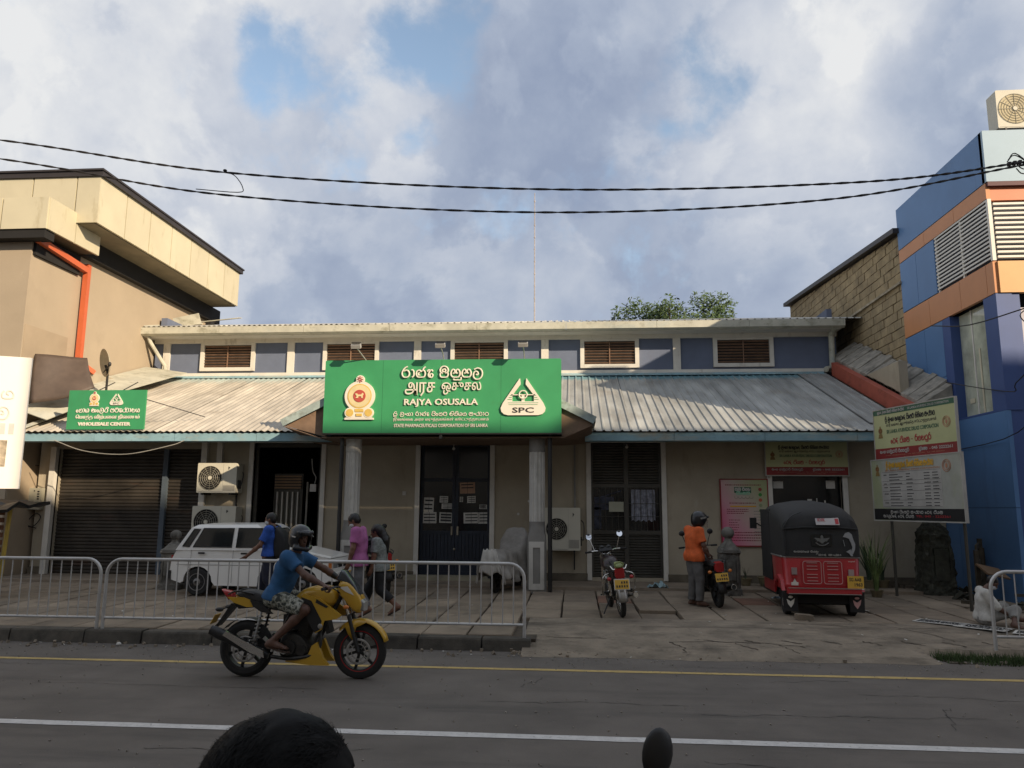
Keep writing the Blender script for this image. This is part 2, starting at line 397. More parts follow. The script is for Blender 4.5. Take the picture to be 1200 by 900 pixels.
# drain holes between kerb stones + rubble at the kerb's broken end
rb = MB(); random.seed(21)
for k in range(160):
    x = random.uniform(-.9,.3) if k < 50 else random.uniform(-9,6.5); y = random.gauss(10.86,.07) if k < 120 else random.uniform(10.5,10.9); r = random.uniform(.008,.03)
    rb.rbox((x, y, r*.5), (r*2, r*1.4, r*1.3), rotm(random.random()*3, random.random()*3, random.random()*3))
tag(obj('gutter_grit', rb, m_apron, kind='stuff'), 'loose grit and small stones lying in the gutter along the kerb', 'grit')
rc = MB(); random.seed(61)
def rcrack(x, y, n, dx, dy, w=.006):
    for i in range(n):
        x1 = x+dx*random.uniform(.5,1.5); y1 = y+dy*random.uniform(-.4,1.6)+random.uniform(-.03,.03); d = Vector((x1-x, y1-y)); q = Vector((-d.y, d.x)).normalized()*w*random.uniform(.3,1)
        rc.add([(x-q.x,y-q.y,.0035),(x1-q.x,y1-q.y,.0035),(x1+q.x,y1+q.y,.0035),(x+q.x,y+q.y,.0035)], [(0,1,2,3)]); x, y = x1, y1
for (x, y, n, dx, dy) in ((-6,8.5,40,.08,.01),(-1,8.2,30,.07,-.01),(1.2,7.9,45,.06,.008),(3,8.9,30,.06,-.015),(-3.5,6.4,30,.06,.01),(1.0,6.5,26,.05,.0),(2.2,9.4,20,.05,.01),(-7.5,9.5,25,.07,.005),(3.4,7.6,14,.02,.09),(-.6,8.9,12,.02,.07)): rcrack(x, y, n, dx, dy)
obj('crack', rc, mat('tar crack', (.05,.043,.036), .9), road, kind='stuff')
rg = MB()
for k in range(900):
    x = random.uniform(-9,8); y = random.uniform(5.4,10.8) if random.random() < .6 else random.gauss(10.4,.25); y = min(y,10.85); r = random.uniform(.003,.009)
    rg.rbox((x, y, .004+r*.4), (r*2, r*1.5, r), rotm(random.random()*3, 0, random.random()*3))
obj('grit', rg, mat('light grit', (.26,.23,.19), .9, var=.4, scale=30), road, kind='stuff')
# grass in the broken drain at the right
gs = MB(); random.seed(4)
g2 = MB(); g2.box(4.8, 9, 10.75, 11.32, -.02, .01)
struct('drain_soil', g2, m_soil)
for k in range(5200):
    x = random.uniform(4.75, 8.5); y = 10.95+random.gauss(0,.12)+.08*sin(x*3); y = min(max(y, 10.66), 11.3)
    h = random.uniform(.03,.13); a = random.random()*6.28; w = random.uniform(.004,.008); lx = random.uniform(-.05,.05); ly = random.uniform(-.05,.05)
    gs.add([(x-w*cos(a), y-w*sin(a), 0),(x+w*cos(a), y+w*sin(a), 0),(x+lx, y+ly, h)], [(0,1,2)])
m_grass = mat('grass', (.045,.075,.02), .9, var=.5, scale=5)
tag(obj('grass', gs, m_grass, kind='stuff'), 'low green grass growing in the broken roadside drain', 'grass')

# ============================================================ MAIN HALL (single building with parts)
m_wall = mat('beige plaster', (.37,.32,.235), .9, var=.13, scale=1.0, bump=.35, bscale=25, dirt=[((.22,.185,.13), .25, 1.6, (1,1,.35)), ((.42,.38,.30), .0, 3.1, (1,1,.5))])
m_trim = mat('white trim', (.62,.59,.52), .7, var=.08, scale=3, dirt=((.28,.25,.2), .12, 4, (1,1,.4)))
m_blueg = mat('blue grey wall', (.125,.15,.215), .85, var=.10, scale=1.5, dirt=((.13,.13,.17), .1, 2, (1,1,.4)))
m_gut = mat('gutter cream', (.46,.45,.37), .65, var=.15, scale=2.5, dirt=[((.16,.15,.09), .35, 3, (1,1,1.5)), ((.30,.36,.36), .2, 1.2, (.5,1,1))])
m_gutb = mat('gutter worn blue', (.24,.39,.44), .7, var=.2, scale=2, dirt=[((.46,.38,.25), .45, 1.5, (.6,1,2)), ((.10,.18,.26), .15, 4, (.7,1,2)), ((.16,.12,.08), .1, 7, (1,1,1))])
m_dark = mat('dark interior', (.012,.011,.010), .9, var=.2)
m_shut = mat('shutter brown', (.055,.046,.036), .55, metal=.4, var=.35, scale=2, dirt=((.10,.05,.03), .2, 1.3, (.5,1,2)))
m_shutg = mat('shutter grey', (.075,.07,.058), .5, metal=.4, var=.2, scale=2)
m_glassd = mat('dark glass', (.008,.009,.010), .12, var=.1)
m_paper = mat('paper', (.55,.53,.48), .8, var=.1, scale=8)
m_blued = mat('blue door paint', (.011,.017,.030), .5, var=.3, scale=3)
m_plinth = mat('dirty plinth', (.12,.10,.07), .95, var=.4, scale=2.2, bump=.6, dirt=((.035,.03,.022), .45, 2, (1,1,1)))
hall = thing('pharmacy_hall', 'long low state pharmacy hall with two tiers of corrugated roof and beige street wall', 'building', (-2.9, 18.2, .3))
def hp(name, mb, mats, par=None, **k):
    return obj(name, mb, mats, par or hall_w, **k)
hall_w = None
# wall with openings: (x0,x1,z0,z1)
ops = [(-12.72,-9.02,.3,3.32), (-7.73,-6.05,.3,3.46), (-3.64,-1.97,.38,3.46), (.40,2.02,.38,3.46), (4.52,6.08,.38,3.44)]
w = MB(); xs = -13.2; Y0, Y1 = 18.2, 18.42
for (a0,a1,b0,b1) in ops:
    w.box(xs, a0, Y0, Y1, .2, 3.95)
    w.box(a0, a1, Y0, Y1, b1, 3.95)
    if b0 > .3: w.box(a0, a1, Y0, Y1, .2, b0)
    xs = a1
w.box(xs, 8.28, Y0, Y1, .2, 3.95)
obj('front_wall', w, m_wall, hall)
w = MB(); w.box(-13.2,-13.0,18.42,26,.2,5.5); w.box(7.6,7.8,18.42,23,.2,5.4); w.box(-13.2,7.8,26,26.2,.2,8.0)
obj('rear_wall', w, m_wall, hall)
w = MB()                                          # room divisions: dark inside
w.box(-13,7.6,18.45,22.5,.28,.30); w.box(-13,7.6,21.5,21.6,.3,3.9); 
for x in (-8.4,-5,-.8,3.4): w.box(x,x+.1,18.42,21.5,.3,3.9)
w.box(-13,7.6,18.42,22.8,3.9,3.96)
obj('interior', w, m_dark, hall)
w = MB(); w.box(-13.2,8.0,16.78,18.42,.1,.30); vr = obj('veranda_step', w, m_conc, hall)
w = MB(); w.box(-13.2,8.2,18.12,18.197,.30,.50); 
for (a0,a1,b0,b1) in ops: pass
xs = -13.2
for (a0,a1,b0,b1) in ops+[(7.9,8.2,0,0)]:
    pl = MB(); pl.box(xs, a0-.1, 18.13, 18.2, .3, .47); obj('plinth', pl, m_plinth, hall); xs = a1+.1
# trims
def frame(x0, x1, z0, z1, wd=.11, y=18.2, p=.045, sill=False):
    m = MB(); m.box(x0-wd, x0, y-p, y+.1, z0, z1+wd); m.box(x1, x1+wd, y-p, y+.1, z0, z1+wd); m.box(x0, x1, y-p, y+.1, z1, z1+wd)
    if sill: m.box(x0, x1, y-p, y+.1, z0, z0+wd)
    return m
for (a0,a1,b0,b1) in ops[1:]:
    obj('door_frame', frame(a0, a1, .32, b1), m_trim, hall)
fr = MB(); fr.box(-12.86,-12.72,18.08,18.25,.3,3.36); obj('door_post', fr, m_trim, hall)
fr = MB(); fr.box(-9.02,-8.88,18.1,18.25,.3,3.5); fr.box(-8.63,-8.50,18.1,18.25,2.4,3.5); obj('door_post', fr, m_trim, hall)
# steel roller shutter at the left: corrugated curtain and centre post
def slats(x0, x1, z0, z1, y, pitch=.085, dep=.022):
    m = MB(); n = int(round((z1-z0)/pitch)); pitch = (z1-z0)/n
    for i in range(n):
        a = z0+i*pitch
        m.add([(x0,y,a),(x1,y,a),(x1,y-dep,a+pitch*.35),(x0,y-dep,a+pitch*.35),(x1,y-dep,a+pitch*.7),(x0,y-dep,a+pitch*.7),(x1,y,a+pitch),(x0,y,a+pitch)], [(0,1,2,3),(3,2,4,5),(5,4,6,7)])
    return m
obj('shutter_curtain', slats(-12.72,-10.05,.3,3.32,18.36), m_shut, hall)
obj('shutter_curtain', slats(-9.93,-9.02,.3,3.32,18.36), m_shut, hall)
m_bpost = mat('dull blue post', (.07,.09,.11), .6, var=.2)
b = MB(); b.box(-10.05,-9.93,18.26,18.4,.3,3.32); obj('shutter_post', b, m_bpost, hall)
# left door: open, grille and a louvre window seen inside
d = MB()
d.box(-7.73,-7.65,18.3,18.36,.32,3.46); d.box(-6.13,-6.05,18.3,18.36,.32,3.46)
d.box(-7.65,-6.13,18.3,18.34,3.36,3.46)
obj('door_leaf', d, m_shutg, hall)
lw = MB(); lw.box(-7.45,-6.72,18.86,18.90,.32,2.75); obj('inner_window', lw, m_shutg, hall)
iw = MB()
for i in range(5): iw.box(-7.42,-6.75,18.80,18.86,2.38+i*.07,2.42+i*.07)
m_warm = mat('warm louvre', (.30,.19,.11), .7)
obj('inner_louvre', iw, m_warm, hall)
iw = MB()
for i in range(5): iw.box(-7.36+i*.13,-7.33+i*.13,18.80,18.86,.6,2.3)
obj('inner_bars', iw, m_trim, hall)
iw = MB(); iw.tube([(-6.9+.25,19.0,2.55),(-6.66,19.0,1.35)], .025); iw.box(-6.82,-6.5,18.9,19.1,.95,1.3); obj('counter_post', iw, m_trim, hall)
iw = MB(); iw.tube(smooth_path([(-6.4,18.5,3.1),(-6.36,18.5,2.8),(-6.28,18.5,2.65),(-6.3,18.5,2.5)]), .012); iw.box(-6.4,-6.25,18.45,18.55,2.3,2.48); obj('hanging_tag', iw, m_paper, hall)
# centre door: two dark leaves, glazed above, blue boards below, handle and padlock
x0, x1 = -3.64, -1.97
d = MB(); xm = (x0+x1)/2
for a, b in ((x0, xm-.005), (xm+.005, x1)):
    d.box(a, a+.07, 18.3, 18.35, .38, 3.46); d.box(b-.07, b, 18.3, 18.35, .38, 3.46)
    for z in (.38, 1.32, 2.55, 3.38): d.box(a+.07, b-.07, 18.3, 18.35, z, z+.08)
obj('door_rail', d, m_blued, hall)
for a, b in ((x0+.07, xm-.075), (xm+.075, x1-.07)):
    g = MB(); g.box(a, b, 18.325, 18.335, 1.40, 3.38); obj('door_pane', g, m_glassd, hall)
    g = MB(); k = 8
    for i in range(k): g.box(a+(b-a)*i/k+.004, a+(b-a)*(i+1)/k-.004, 18.315, 18.335, .46, 1.32)
    obj('door_board', g, m_blued, hall)
g = MB(); g.box(xm-.09, xm-.05, 18.26, 18.30, 1.30, 1.5); g.box(xm+.05, xm+.09, 18.26, 18.30, 1.30, 1.5); g.ell((xm, 18.26, .98), (.03,.02,.03)); obj('door_handle', g, mat('brass grey', (.35,.32,.25), .4, metal=.7), hall)
g = MB(); g.box(x0-.25,x1+.1,17.75,18.12,.3,.40); obj('door_step', g, mat('step beige', (.30,.27,.19), .9, dirt=((.15,.13,.09),.3,3,(1,1,1))), hall)
random.seed(2)
ntc = [(-3.44,2.0,.24,.34,1),(-3.08,2.13,.20,.15,0),(-2.98,1.97,.3,.12,0),(-3.42,1.70,.34,.26,0),(-3.02,1.70,.32,.24,2),(-2.52,2.4,.36,.26,3),(-2.42,2.13,.20,.16,0),(-2.14,1.96,.18,.1,2),(-2.42,1.70,.36,.25,0),(-2.16,1.70,.0,.0,0),(-2.12,1.70,.27,.26,1),(-2.66,2.13,.08,.12,1)]
m_ink = mat('ink', (.03,.03,.03), .8)
m_orp = mat('orange paper', (.38,.23,.15), .8)
for (cx, cz, sx, sz, tp) in ntc:
    if not sx: continue
    n_ = MB(); R = rotm(0, radians(random.uniform(-2,2)), 0)
    n_.rbox((cx, 18.318, cz), (sx, .003, sz), R, 0)
    for i in range(3 if tp < 3 else 2):
        zz = cz+sz*(.3-.28*i); n_.rbox((cx+random.uniform(-.01,.01), 18.3155, zz), (sx*.8, .002, sz*(.10 if tp != 2 else .2)), R, 1)
    n_.rbox((cx, 18.3155, cz), (.008, .002, sz), R, 1)
    obj('notice', n_, [m_orp if tp == 3 else m_paper, m_ink], hall)
# right door: louvred shutters, barred windows with a curtain
x0, x1 = .40, 2.02; xm = (x0+x1)/2
g = MB(); g.box(x0,x0+.05,18.24,18.3,.38,3.46); g.box(x1-.05,x1,18.24,18.3,.38,3.46); g.box(xm-.05,xm+.05,18.24,18.3,.38,3.46)
for z in (2.42,1.35): g.box(x0+.05,xm-.05,18.245,18.3,z,z+.09); g.box(xm+.05,x1-.05,18.245,18.3,z,z+.09)
obj('door_rail', g, m_shutg, hall)
for a, b in ((x0+.05, xm-.05), (xm+.05, x1-.05)):
    obj('door_louvre', slats(a, b, .38, 1.35, 18.30, .062), m_shutg, hall)
    obj('door_louvre', slats(a, b, 2.51, 3.46, 18.30, .062), m_shutg, hall)
    g = MB(); g.box(a, b, 18.34, 18.35, 1.44, 2.42); obj('door_pane', g, m_glassd, hall)
    g = MB()
    for i in range(1, 5): xx = a+(b-a)*i/5; g.box(xx-.006, xx+.006, 18.285, 18.3, 1.44, 2.42)
    for z in (1.75, 2.05): g.box(a, b, 18.28, 18.285, z, z+.012)
    obj('window_bar', g, m_shutg, hall)
cu = MB(); n = 40; ca = xm+.12
vs = []; random.seed(6)
for i in range(n+1):
    x = ca+.55*i/n; yy = 18.325+.012*sin(i*1.3)+.006*sin(i*2.9)
    vs += [(x, yy, 1.66+.02*sin(i*.7)), (x, yy, 2.38)]
cu.add(vs, [(2*i, 2*i+2, 2*i+3, 2*i+1) for i in range(n)])
obj('curtain', cu, mat('blue grey curtain', (.30,.31,.36), .9, var=.5, scale=14), hall)
g = MB(); g.rbox((x0+.58, 18.27, 1.98), (.34,.003,.23)); obj('notice', g, mat('cream paper', (.42,.42,.32), .8), hall)
g = MB(); g.tube([(x0+.1,18.335,2.15),(x0+.7,18.335,2.35)], .02); g.rbox((x0+.3,18.337,2.06),(.45,.004,.3)); g.rbox((x0+.15,18.337,1.72),(.16,.004,.5)); obj('window_reflection_cloth', g, mat('dim reflection cloth', (.06,.065,.09), .9, var=.6, scale=9), hall)  # dim colour paints the reflection and cloth seen in the pane
# shop window at the right with papers and the word on its glass
x0, x1 = 4.52, 6.08
g = MB(); g.box(x0, x1, 18.34, 18.35, .5, 2.72); obj('shop_pane', g, m_glassd, hall)
for (a, b, c, dd, mt) in ((x0+.06, x0+.28, 2.42, 2.58, m_paper), (x1-.32, x1-.12, 2.42, 2.6, m_paper), (x0+.83, x0+1.17, 1.5, 1.80, m_paper), (x0+1.2, x0+1.52, 1.5, 1.80, mat('greenish paper', (.33,.37,.22), .8))):
    g = MB(); g.box(a, b, 18.322, 18.33, c, dd); obj('notice', g, mt, hall)
g = MB(); g.tube(smooth_path([(x0+.80,18.33,1.72),(x0+.83,18.33,1.95),(x0+.88,18.33,2.1)]), .025); g.rbox((x0+.86,18.33,2.12),(.1,.01,.12)); g.rbox((x0+1.02,18.33,2.1),(.02,.01,.2)); g.rbox((x0+1.2,18.33,2.08),(.03,.01,.14)); obj('fan_silhouette', g, m_paper, hall)
# lower eaves gutter / fascia board
for (a, b, mt) in ((-13.1,-5.5,m_gutb),(.25,6.45,m_gutb)):
    x = a
    while x < b-.01:
        e = min(x+1.95, b); m = MB()
        m.prism([(17.1,3.60),(17.12,3.42),(17.24,3.40),(17.26,3.60)], lambda u, v, d: (d, u, v), x+.004, e-.004)
        obj('gutter_length', m, mt, hall); x = e
m = MB(); m.box(-13.1,6.45,17.27,18.2,3.50,3.52); obj('soffit', m, mat('soffit dark', (.09,.08,.065), .9), hall)
# ---------------- corrugated roofs
def roof_mat(name, c, teal, y0, y1):
    m = bpy.data.materials.new(name); m.use_nodes = True; t = m.node_tree; n = t.nodes; l = t.links; b = n['Principled BSDF']
    b.inputs['Roughness'].default_value = .55; b.inputs['Specular IOR Level'].default_value = .4
    tcn = n.new('ShaderNodeTexCoord'); g = n.new('ShaderNodeNewGeometry')
    def nz(src, s, d, st):
        mp = n.new('ShaderNodeMapping'); mp.inputs['Scale'].default_value = st; l.new(src, mp.inputs[0])
        k = n.new('ShaderNodeTexNoise'); k.inputs['Scale'].default_value = s; k.inputs['Detail'].default_value = d; l.new(mp.outputs[0], k.inputs[0]); return k.outputs['Fac']
    base_ = nz(g.outputs['Position'], 2.2, 7, (1.6,.35,.35))
    r = n.new('ShaderNodeValToRGB'); l.new(base_, r.inputs[0]); e = r.color_ramp.elements
    e[0].position = .3; e[0].color = (*[v*.62 for v in c], 1); e[1].position = .7; e[1].color = (*[min(1, v*1.12) for v in c], 1)
    sx = n.new('ShaderNodeSeparateXYZ'); l.new(tcn.outputs['Object'], sx.inputs[0])
    ns = nz(g.outputs['Position'], 5, 5, (2.5,.5,.5)); ad = n.new('ShaderNodeMath'); ad.operation = 'MULTIPLY_ADD'; l.new(ns, ad.inputs[0]); ad.inputs[1].default_value = 1.0; l.new(sx.outputs[1], ad.inputs[2])
    mr = n.new('ShaderNodeMapRange'); l.new(ad.outputs[0], mr.inputs[0]); mr.inputs[1].default_value = y0; mr.inputs[2].default_value = y1; mr.inputs[4].default_value = .85
    x = n.new('ShaderNodeMixRGB'); l.new(mr.outputs[0], x.inputs[0]); l.new(r.outputs[0], x.inputs[1]); x.inputs[2].default_value = (*teal, 1)
    oi = n.new('ShaderNodeObjectInfo'); mr2 = n.new('ShaderNodeMapRange'); l.new(oi.outputs['Random'], mr2.inputs[0]); mr2.inputs[3].default_value = .84; mr2.inputs[4].default_value = 1.08
    sc = n.new('ShaderNodeVectorMath'); sc.operation = 'SCALE'; l.new(x.outputs[0], sc.inputs[0]); l.new(mr2.outputs[0], sc.inputs['Scale'])
    d2 = nz(g.outputs['Position'], 1.1, 8, (1,1,1)); mr3 = n.new('ShaderNodeMapRange'); l.new(d2, mr3.inputs[0]); mr3.inputs[1].default_value = .56; mr3.inputs[2].default_value = .72; mr3.inputs[4].default_value = .38
    x2 = n.new('ShaderNodeMixRGB'); l.new(mr3.outputs[0], x2.inputs[0]); l.new(sc.outputs[0], x2.inputs[1]); x2.inputs[2].default_value = (.19,.155,.115, 1)
    l.new(x2.outputs[0], b.inputs['Base Color']); return m
m_roof = roof_mat('lower roof sheet', (.36,.365,.345), (.12,.28,.33), 6.0, 6.35)  # right sheets: the shade lying there is put into this cooler grey
m_roofl = roof_mat('lower roof sheet left', (.52,.47,.39), (.33,.42,.40), 5.8, 6.5)
m_roofu = roof_mat('upper roof sheet', (.50,.48,.42), (.42,.45,.42), 4.3, 4.9)
def sheet_mesh(kind, wd, ln, mt):
    prof = []
    if kind == 'rib':
        n = int(round(wd/.2))
        for i in range(n): prof += [(.2*i, 0), (.2*i+.135, 0), (.2*i+.152, .026), (.2*i+.183, .026)]
        prof.append((wd, 0))
    else:
        n = int(round(wd/.16)); k = 6
        prof = [(.16*i/k, .017*(1-cos(2*pi*i/k))) for i in range(n*k+1)]
    mb = MB(); k = len(prof)
    for y in (0, ln): mb.v += [(p[0], y, p[1]) for p in prof]
    for y in (0, ln): mb.v += [(p[0], y, p[1]-.004) for p in prof]
    mb.f += [(i, i+1, k+i+1, k+i) for i in range(k-1)]+[(2*k+i, 3*k+i, 3*k+i+1, 2*k+i+1) for i in range(k-1)]+[(i, 2*k+i, 2*k+i+1, i+1) for i in range(k-1)]
    mb.mi = [0]*len(mb.f)
    return mb.mesh('roof_sheet', mt, kind == 'wave', 60)
def roof_run(x0, x1, y, z, slope, ln, kind, wd, mt, par, seed):
    random.seed(seed); me = sheet_mesh(kind, wd, ln, mt); x = x0
    while x < x1-.05:
        o = obj('roof_sheet', None, None, par, me=me); o.location = (x, y+random.uniform(-.015,.015), z+random.uniform(0,.006)); o.rotation_euler = (math.atan(slope), 0, radians(random.uniform(-.15,.15)))
        x += wd
roof_run(-12.95, -6.0, 17.04, 3.62, .383, 6.40, 'wave', .8, m_roofl, hall, 1)
roof_run(-5.9, 6.5, 17.04, 3.62, .383, 6.40, 'rib', .8, m_roof, hall, 2)
roof_run(6.52, 7.3, 17.5, 3.84, .383, 5.85, 'rib', .8, m_roof, hall, 3)
roof_run(-13.3, -6.2, 22.28, 7.38, .25, 4.05, 'wave', .8, m_roofu, hall, 4)
roof_run(-6.1, 7.7, 22.28, 7.38, .25, 4.05, 'rib', .8, m_roofu, hall, 5)
# loose bent flashing at the upper left corner
f = MB(); f.rbox((-12.9,24.2,8.05),(.9,.02,.35),rotm(.25,-.25,.2)); f.rbox((-12.2,25.2,8.32),(1.4,.3,.02),rotm(.2,-.12,.1)); f.bar((-13.35,22.4,7.45),(-13.3,26,8.4),.12,.05)
obj('flashing', f, m_gut, hall)
# clerestory
w = MB(); w.box(-13.2,7.75,23.0,23.2,5.6,7.3); w.box(-13.2,-13.0,23.2,26,5.4,7.9); w.box(7.6,7.75,23.2,26,5.4,7.9); obj('clerestory_wall', w, m_blueg, hall)
w = MB(); w.box(-13.2,7.75,22.86,23.0,5.93,6.03); w.box(-13.2,7.75,22.9,23.0,7.00,7.12); obj('clerestory_rail', w, m_trim, hall)
fl = MB(); fl.prism([(22.7,5.84),(22.7,5.86),(22.99,6.0),(22.99,5.93)], lambda u, v, d: (d, u, v), -13.1, 7.3); obj('ridge_flashing', fl, m_gutb, hall)
for x in (-12.8,-8.77,-4.77,-.85,3.1):
    p = MB(); p.box(x-.11, x+.11, 22.94, 23.0, 6.03, 7.0); obj('clerestory_post', p, m_trim, hall)
m_wood = mat('louvre brown', (.20,.115,.07), .7, var=.25, scale=5)
for cx in (-10.8,-6.86,-2.86,1.1,5.05):
    a0, a1, b0, b1 = cx-.80, cx+.80, 6.15, 6.98
    fo = MB(); fo.box(a0-.08,a0+.04,22.92,23.0,b0-.04,b1+.018); fo.box(a1-.04,a1+.08,22.92,23.0,b0-.04,b1+.018); fo.box(a0+.04,a1-.04,22.92,23.0,b0-.04,b0+.07); fo.box(a0+.04,a1-.04,22.92,23.0,b1-.05,b1+.018)
    wf = obj('window', fo, m_trim, hall)
    lv = MB(); n = 8
    for i in range(n):
        z = b0+.07+(b1-.05-b0-.07)*(i+.5)/n; lv.rbox((cx, 22.975, z), (1.5, .06, .012), rotm(radians(-38), 0, 0))
    lv.box(cx-.015, cx+.015, 22.935, 22.96, b0+.07, b1-.05)
    obj('louvre', lv, m_wood, wf)
    bk = MB(); bk.box(a0+.04,a1-.04,22.992,22.998,b0+.07,b1-.05); obj('backing', bk, m_dark, wf)
# upper gutter in lengths
x = -13.45
while x < 7.78:
    e = min(x+2.65, 7.8); m = MB()
    m.prism([(22.24,7.37),(22.25,7.17),(22.36,7.12),(22.42,7.14),(22.42,7.37)], lambda u, v, d: (d, u, v), x+.004, e-.004)
    obj('gutter_length', m, m_gut, hall); x = e
m = MB(); m.box(-13.3,7.75,22.44,23.0,7.122,7.15); obj('soffit', m, m_trim, hall)
m = MB(); m.tube([(-13.15,22.45,7.12),(-13.1,22.5,6.95),(-12.72,22.75,6.25),(-12.7,22.8,5.95)], .06); obj('downpipe', m, m_gut, hall)
m = MB(); m.tube([(7.55,22.4,7.15),(7.55,22.75,7.0),(7.55,22.8,6.05),(7.3,22.6,5.95)], .085); obj('downpipe', m, m_gut, hall)
# sloping red barge board and broken concrete coping at the right end
sl2 = lambda y: 3.62+.383*(y-17.04)
m = MB(); m.add([(7.42,17.4,sl2(17.4)+.04),(7.42,22.5,sl2(22.5)+.04),(7.42,22.5,sl2(22.5)+.42),(7.42,17.4,sl2(17.4)+.42),(7.9,17.4,sl2(17.4)+.04),(7.9,22.5,sl2(22.5)+.04),(7.9,22.5,sl2(22.5)+.44),(7.9,17.4,sl2(17.4)+.44)], [(0,1,2,3),(4,7,6,5),(3,2,6,7),(0,3,7,4),(1,5,6,2)])
obj('barge_board', m, mat('red oxide', (.36,.085,.05), .75, var=.15, scale=3, dirt=((.08,.03,.02), .3, 4, (1,.4,1))), hall)
m = MB(); random.seed(14); n = 26
for i in range(n):
    y0 = 17.4+5.6*i/n; y1 = 17.4+5.6*(i+1)/n-.01; t = random.uniform(-.05,.06)
    m.add([(x_, y_, sl2(y_)+h_) for x_, y_, h_ in ((7.6,y0,.40),(8.28,y0,.40),(8.28,y1,.40),(7.6,y1,.40),(7.6,y0,.50+t*.3),(8.28,y0,.95+t),(8.28,y1,.95+t),(7.6,y1,.50+t*.3))], [(4,5,6,7),(0,1,5,4),(1,2,6,5),(2,3,7,6),(3,0,4,7)])
obj('coping', m, mat('broken concrete', (.27,.25,.21), .95, var=.35, scale=4, bump=1, bscale=14, dirt=((.06,.055,.045), .4, 2.5, (1,1,1))), hall)
m = MB(); m.box(7.42,8.28,17.3,17.4,3.4,4.2); obj('barge_end', m, mat('dark metal', (.03,.02,.018), .6), hall)
# ---------------- portico (part of the hall): roof, soffit, columns
m_pf = mat('portico paint', (.30,.36,.34), .75, var=.3, scale=3, dirt=[((.10,.09,.06), .35, 5, (1,1,1))])
m_sof = mat('portico soffit board', (.20,.13,.085), .8, var=.25, scale=3)
r = MB()
def plate(p, t=.03, mi=0):
    a, b, c, d = [Vector(q) for q in p]; n_ = (b-a).cross(d-a).normalized()*t
    r.add([a,b,c,d,a+n_,b+n_,c+n_,d+n_], [(0,3,2,1),(4,5,6,7),(0,1,5,4),(1,2,6,5),(2,3,7,6),(3,0,4,7)], mi)
plate([(-6.25,16.14,3.74),(-4.1,16.14,4.82),(-4.1,20.3,4.82),(-6.25,17.7,3.74)])
plate([(-4.1,16.14,4.82),(-1.6,16.14,4.82),(-1.6,20.3,4.82),(-4.1,20.3,4.82)])
plate([(-1.6,16.14,4.82),(.42,16.14,3.78),(.42,17.7,3.78),(-1.6,20.3,4.82)])
obj('portico_roof', r, m_pf, hall)
for (a_, b_, h_) in (((-6.28,16.12,3.72),(-4.1,16.12,4.80),.16),((-1.6,16.12,4.80),(.45,16.12,3.76),.16),((-6.27,16.15,3.74),(-6.27,17.5,3.74),.1),((.44,16.15,3.78),(.44,17.5,3.78),.1)):
    r = MB(); r.bar(a_, b_, .05, h_); obj('portico_bargeboard', r, m_pf, hall)
r = MB()
plate([(-6.22,16.15,3.66),(-5.4,16.15,3.40),(-5.4,18.2,3.40),(-6.22,18.2,3.46)], -.02); plate([(-5.4,16.15,3.40),(-.2,16.15,3.40),(-.2,18.2,3.40),(-5.4,18.2,3.40)], .02); plate([(-.2,16.15,3.40),(.4,16.15,3.66),(.4,18.2,3.46),(-.2,18.2,3.40)], .02)
r.add([(-6.2,16.18,3.66),(-5.3,16.18,3.42),(-5.3,16.18,4.1),(-6.2,16.18,3.74)], [(0,1,2,3)]); r.add([(.38,16.18,3.66),(-.25,16.18,3.42),(-.25,16.18,4.1),(.38,16.18,3.76)], [(0,1,2,3)])
obj('portico_soffit', r, m_sof, hall)
m_col = mat('column paint', (.52,.50,.45), .75, var=.12, scale=3, dirt=((.2,.18,.14), .15, 3, (1,1,.3)))
m_colb = mat('column grey', (.22,.21,.19), .8, var=.15, scale=3)
def column(cx, cy):
    b = MB(); b.box(cx-.19, cx+.19, cy-.19, cy+.19, .2, 1.28)
    # flare from the square pedestal to the round shaft
    n = 24; vs = []; 
    for k, (z, sq, rr) in enumerate([(1.28,1,.19),(1.36,.8,.185),(1.48,.4,.175),(1.58,0,.165),(1.66,0,.165)]):
        for j in range(n):
            a = 2*pi*j/n; c, s_ = cos(a), sin(a); q = max(abs(c), abs(s_)); rs = rr/q*sq+rr*(1-sq); vs.append((cx+rs*c, cy+rs*s_, z))
    b.add(vs, [(i*n+j, i*n+(j+1) % n, (i+1)*n+(j+1) % n, (i+1)*n+j) for i in range(4) for j in range(n)])
    po = obj('pedestal', b, m_colb, hall)
    b = MB(); y = cy-.19-.02
    b.box(cx-.16,cx-.075,y,cy-.19,.28,1.25); b.box(cx+.075,cx+.16,y,cy-.19,.28,1.25); b.box(cx-.075,cx+.075,y,cy-.19,.28,.40); b.box(cx-.075,cx+.075,y,cy-.19,1.13,1.25)
    obj('pedestal_panel', b, m_col, po)
    s = MB(); nf = 12; n = nf*6; vs = []
    for z in (1.66, 3.12):
        for j in range(n):
            a = 2*pi*j/n; u = (j % 6)/6; rr = .165-.020*(1 if 0 < (j % 6) < 5 else 0)*(1 if z < 9 else 0); vs.append((cx+rr*cos(a), cy+rr*sin(a), z))
    s.add(vs, [(j, (j+1) % n, n+(j+1) % n, n+j) for j in range(n)]+[tuple(range(n, 2*n))])
    obj('column_shaft', s, m_col, hall)
    s = MB(); s.lathe([(.165,3.12),(.17,3.14),(.17,3.40),(.17,3.41)], (cx,cy,0), 32); obj('column_capital', s, m_col if cx < -3 else m_colb, hall, smooth=True)
column(-4.78, 16.5); column(-.78, 16.5)
m_pipe = mat('black pipe', (.015,.014,.013), .5)
for x in (-4.99+.02, -.50):
    p = MB(); p.tube([(x,16.26,.24),(x,16.26,3.5)], .045); obj('rain_pipe', p, m_pipe, hall, smooth=True)
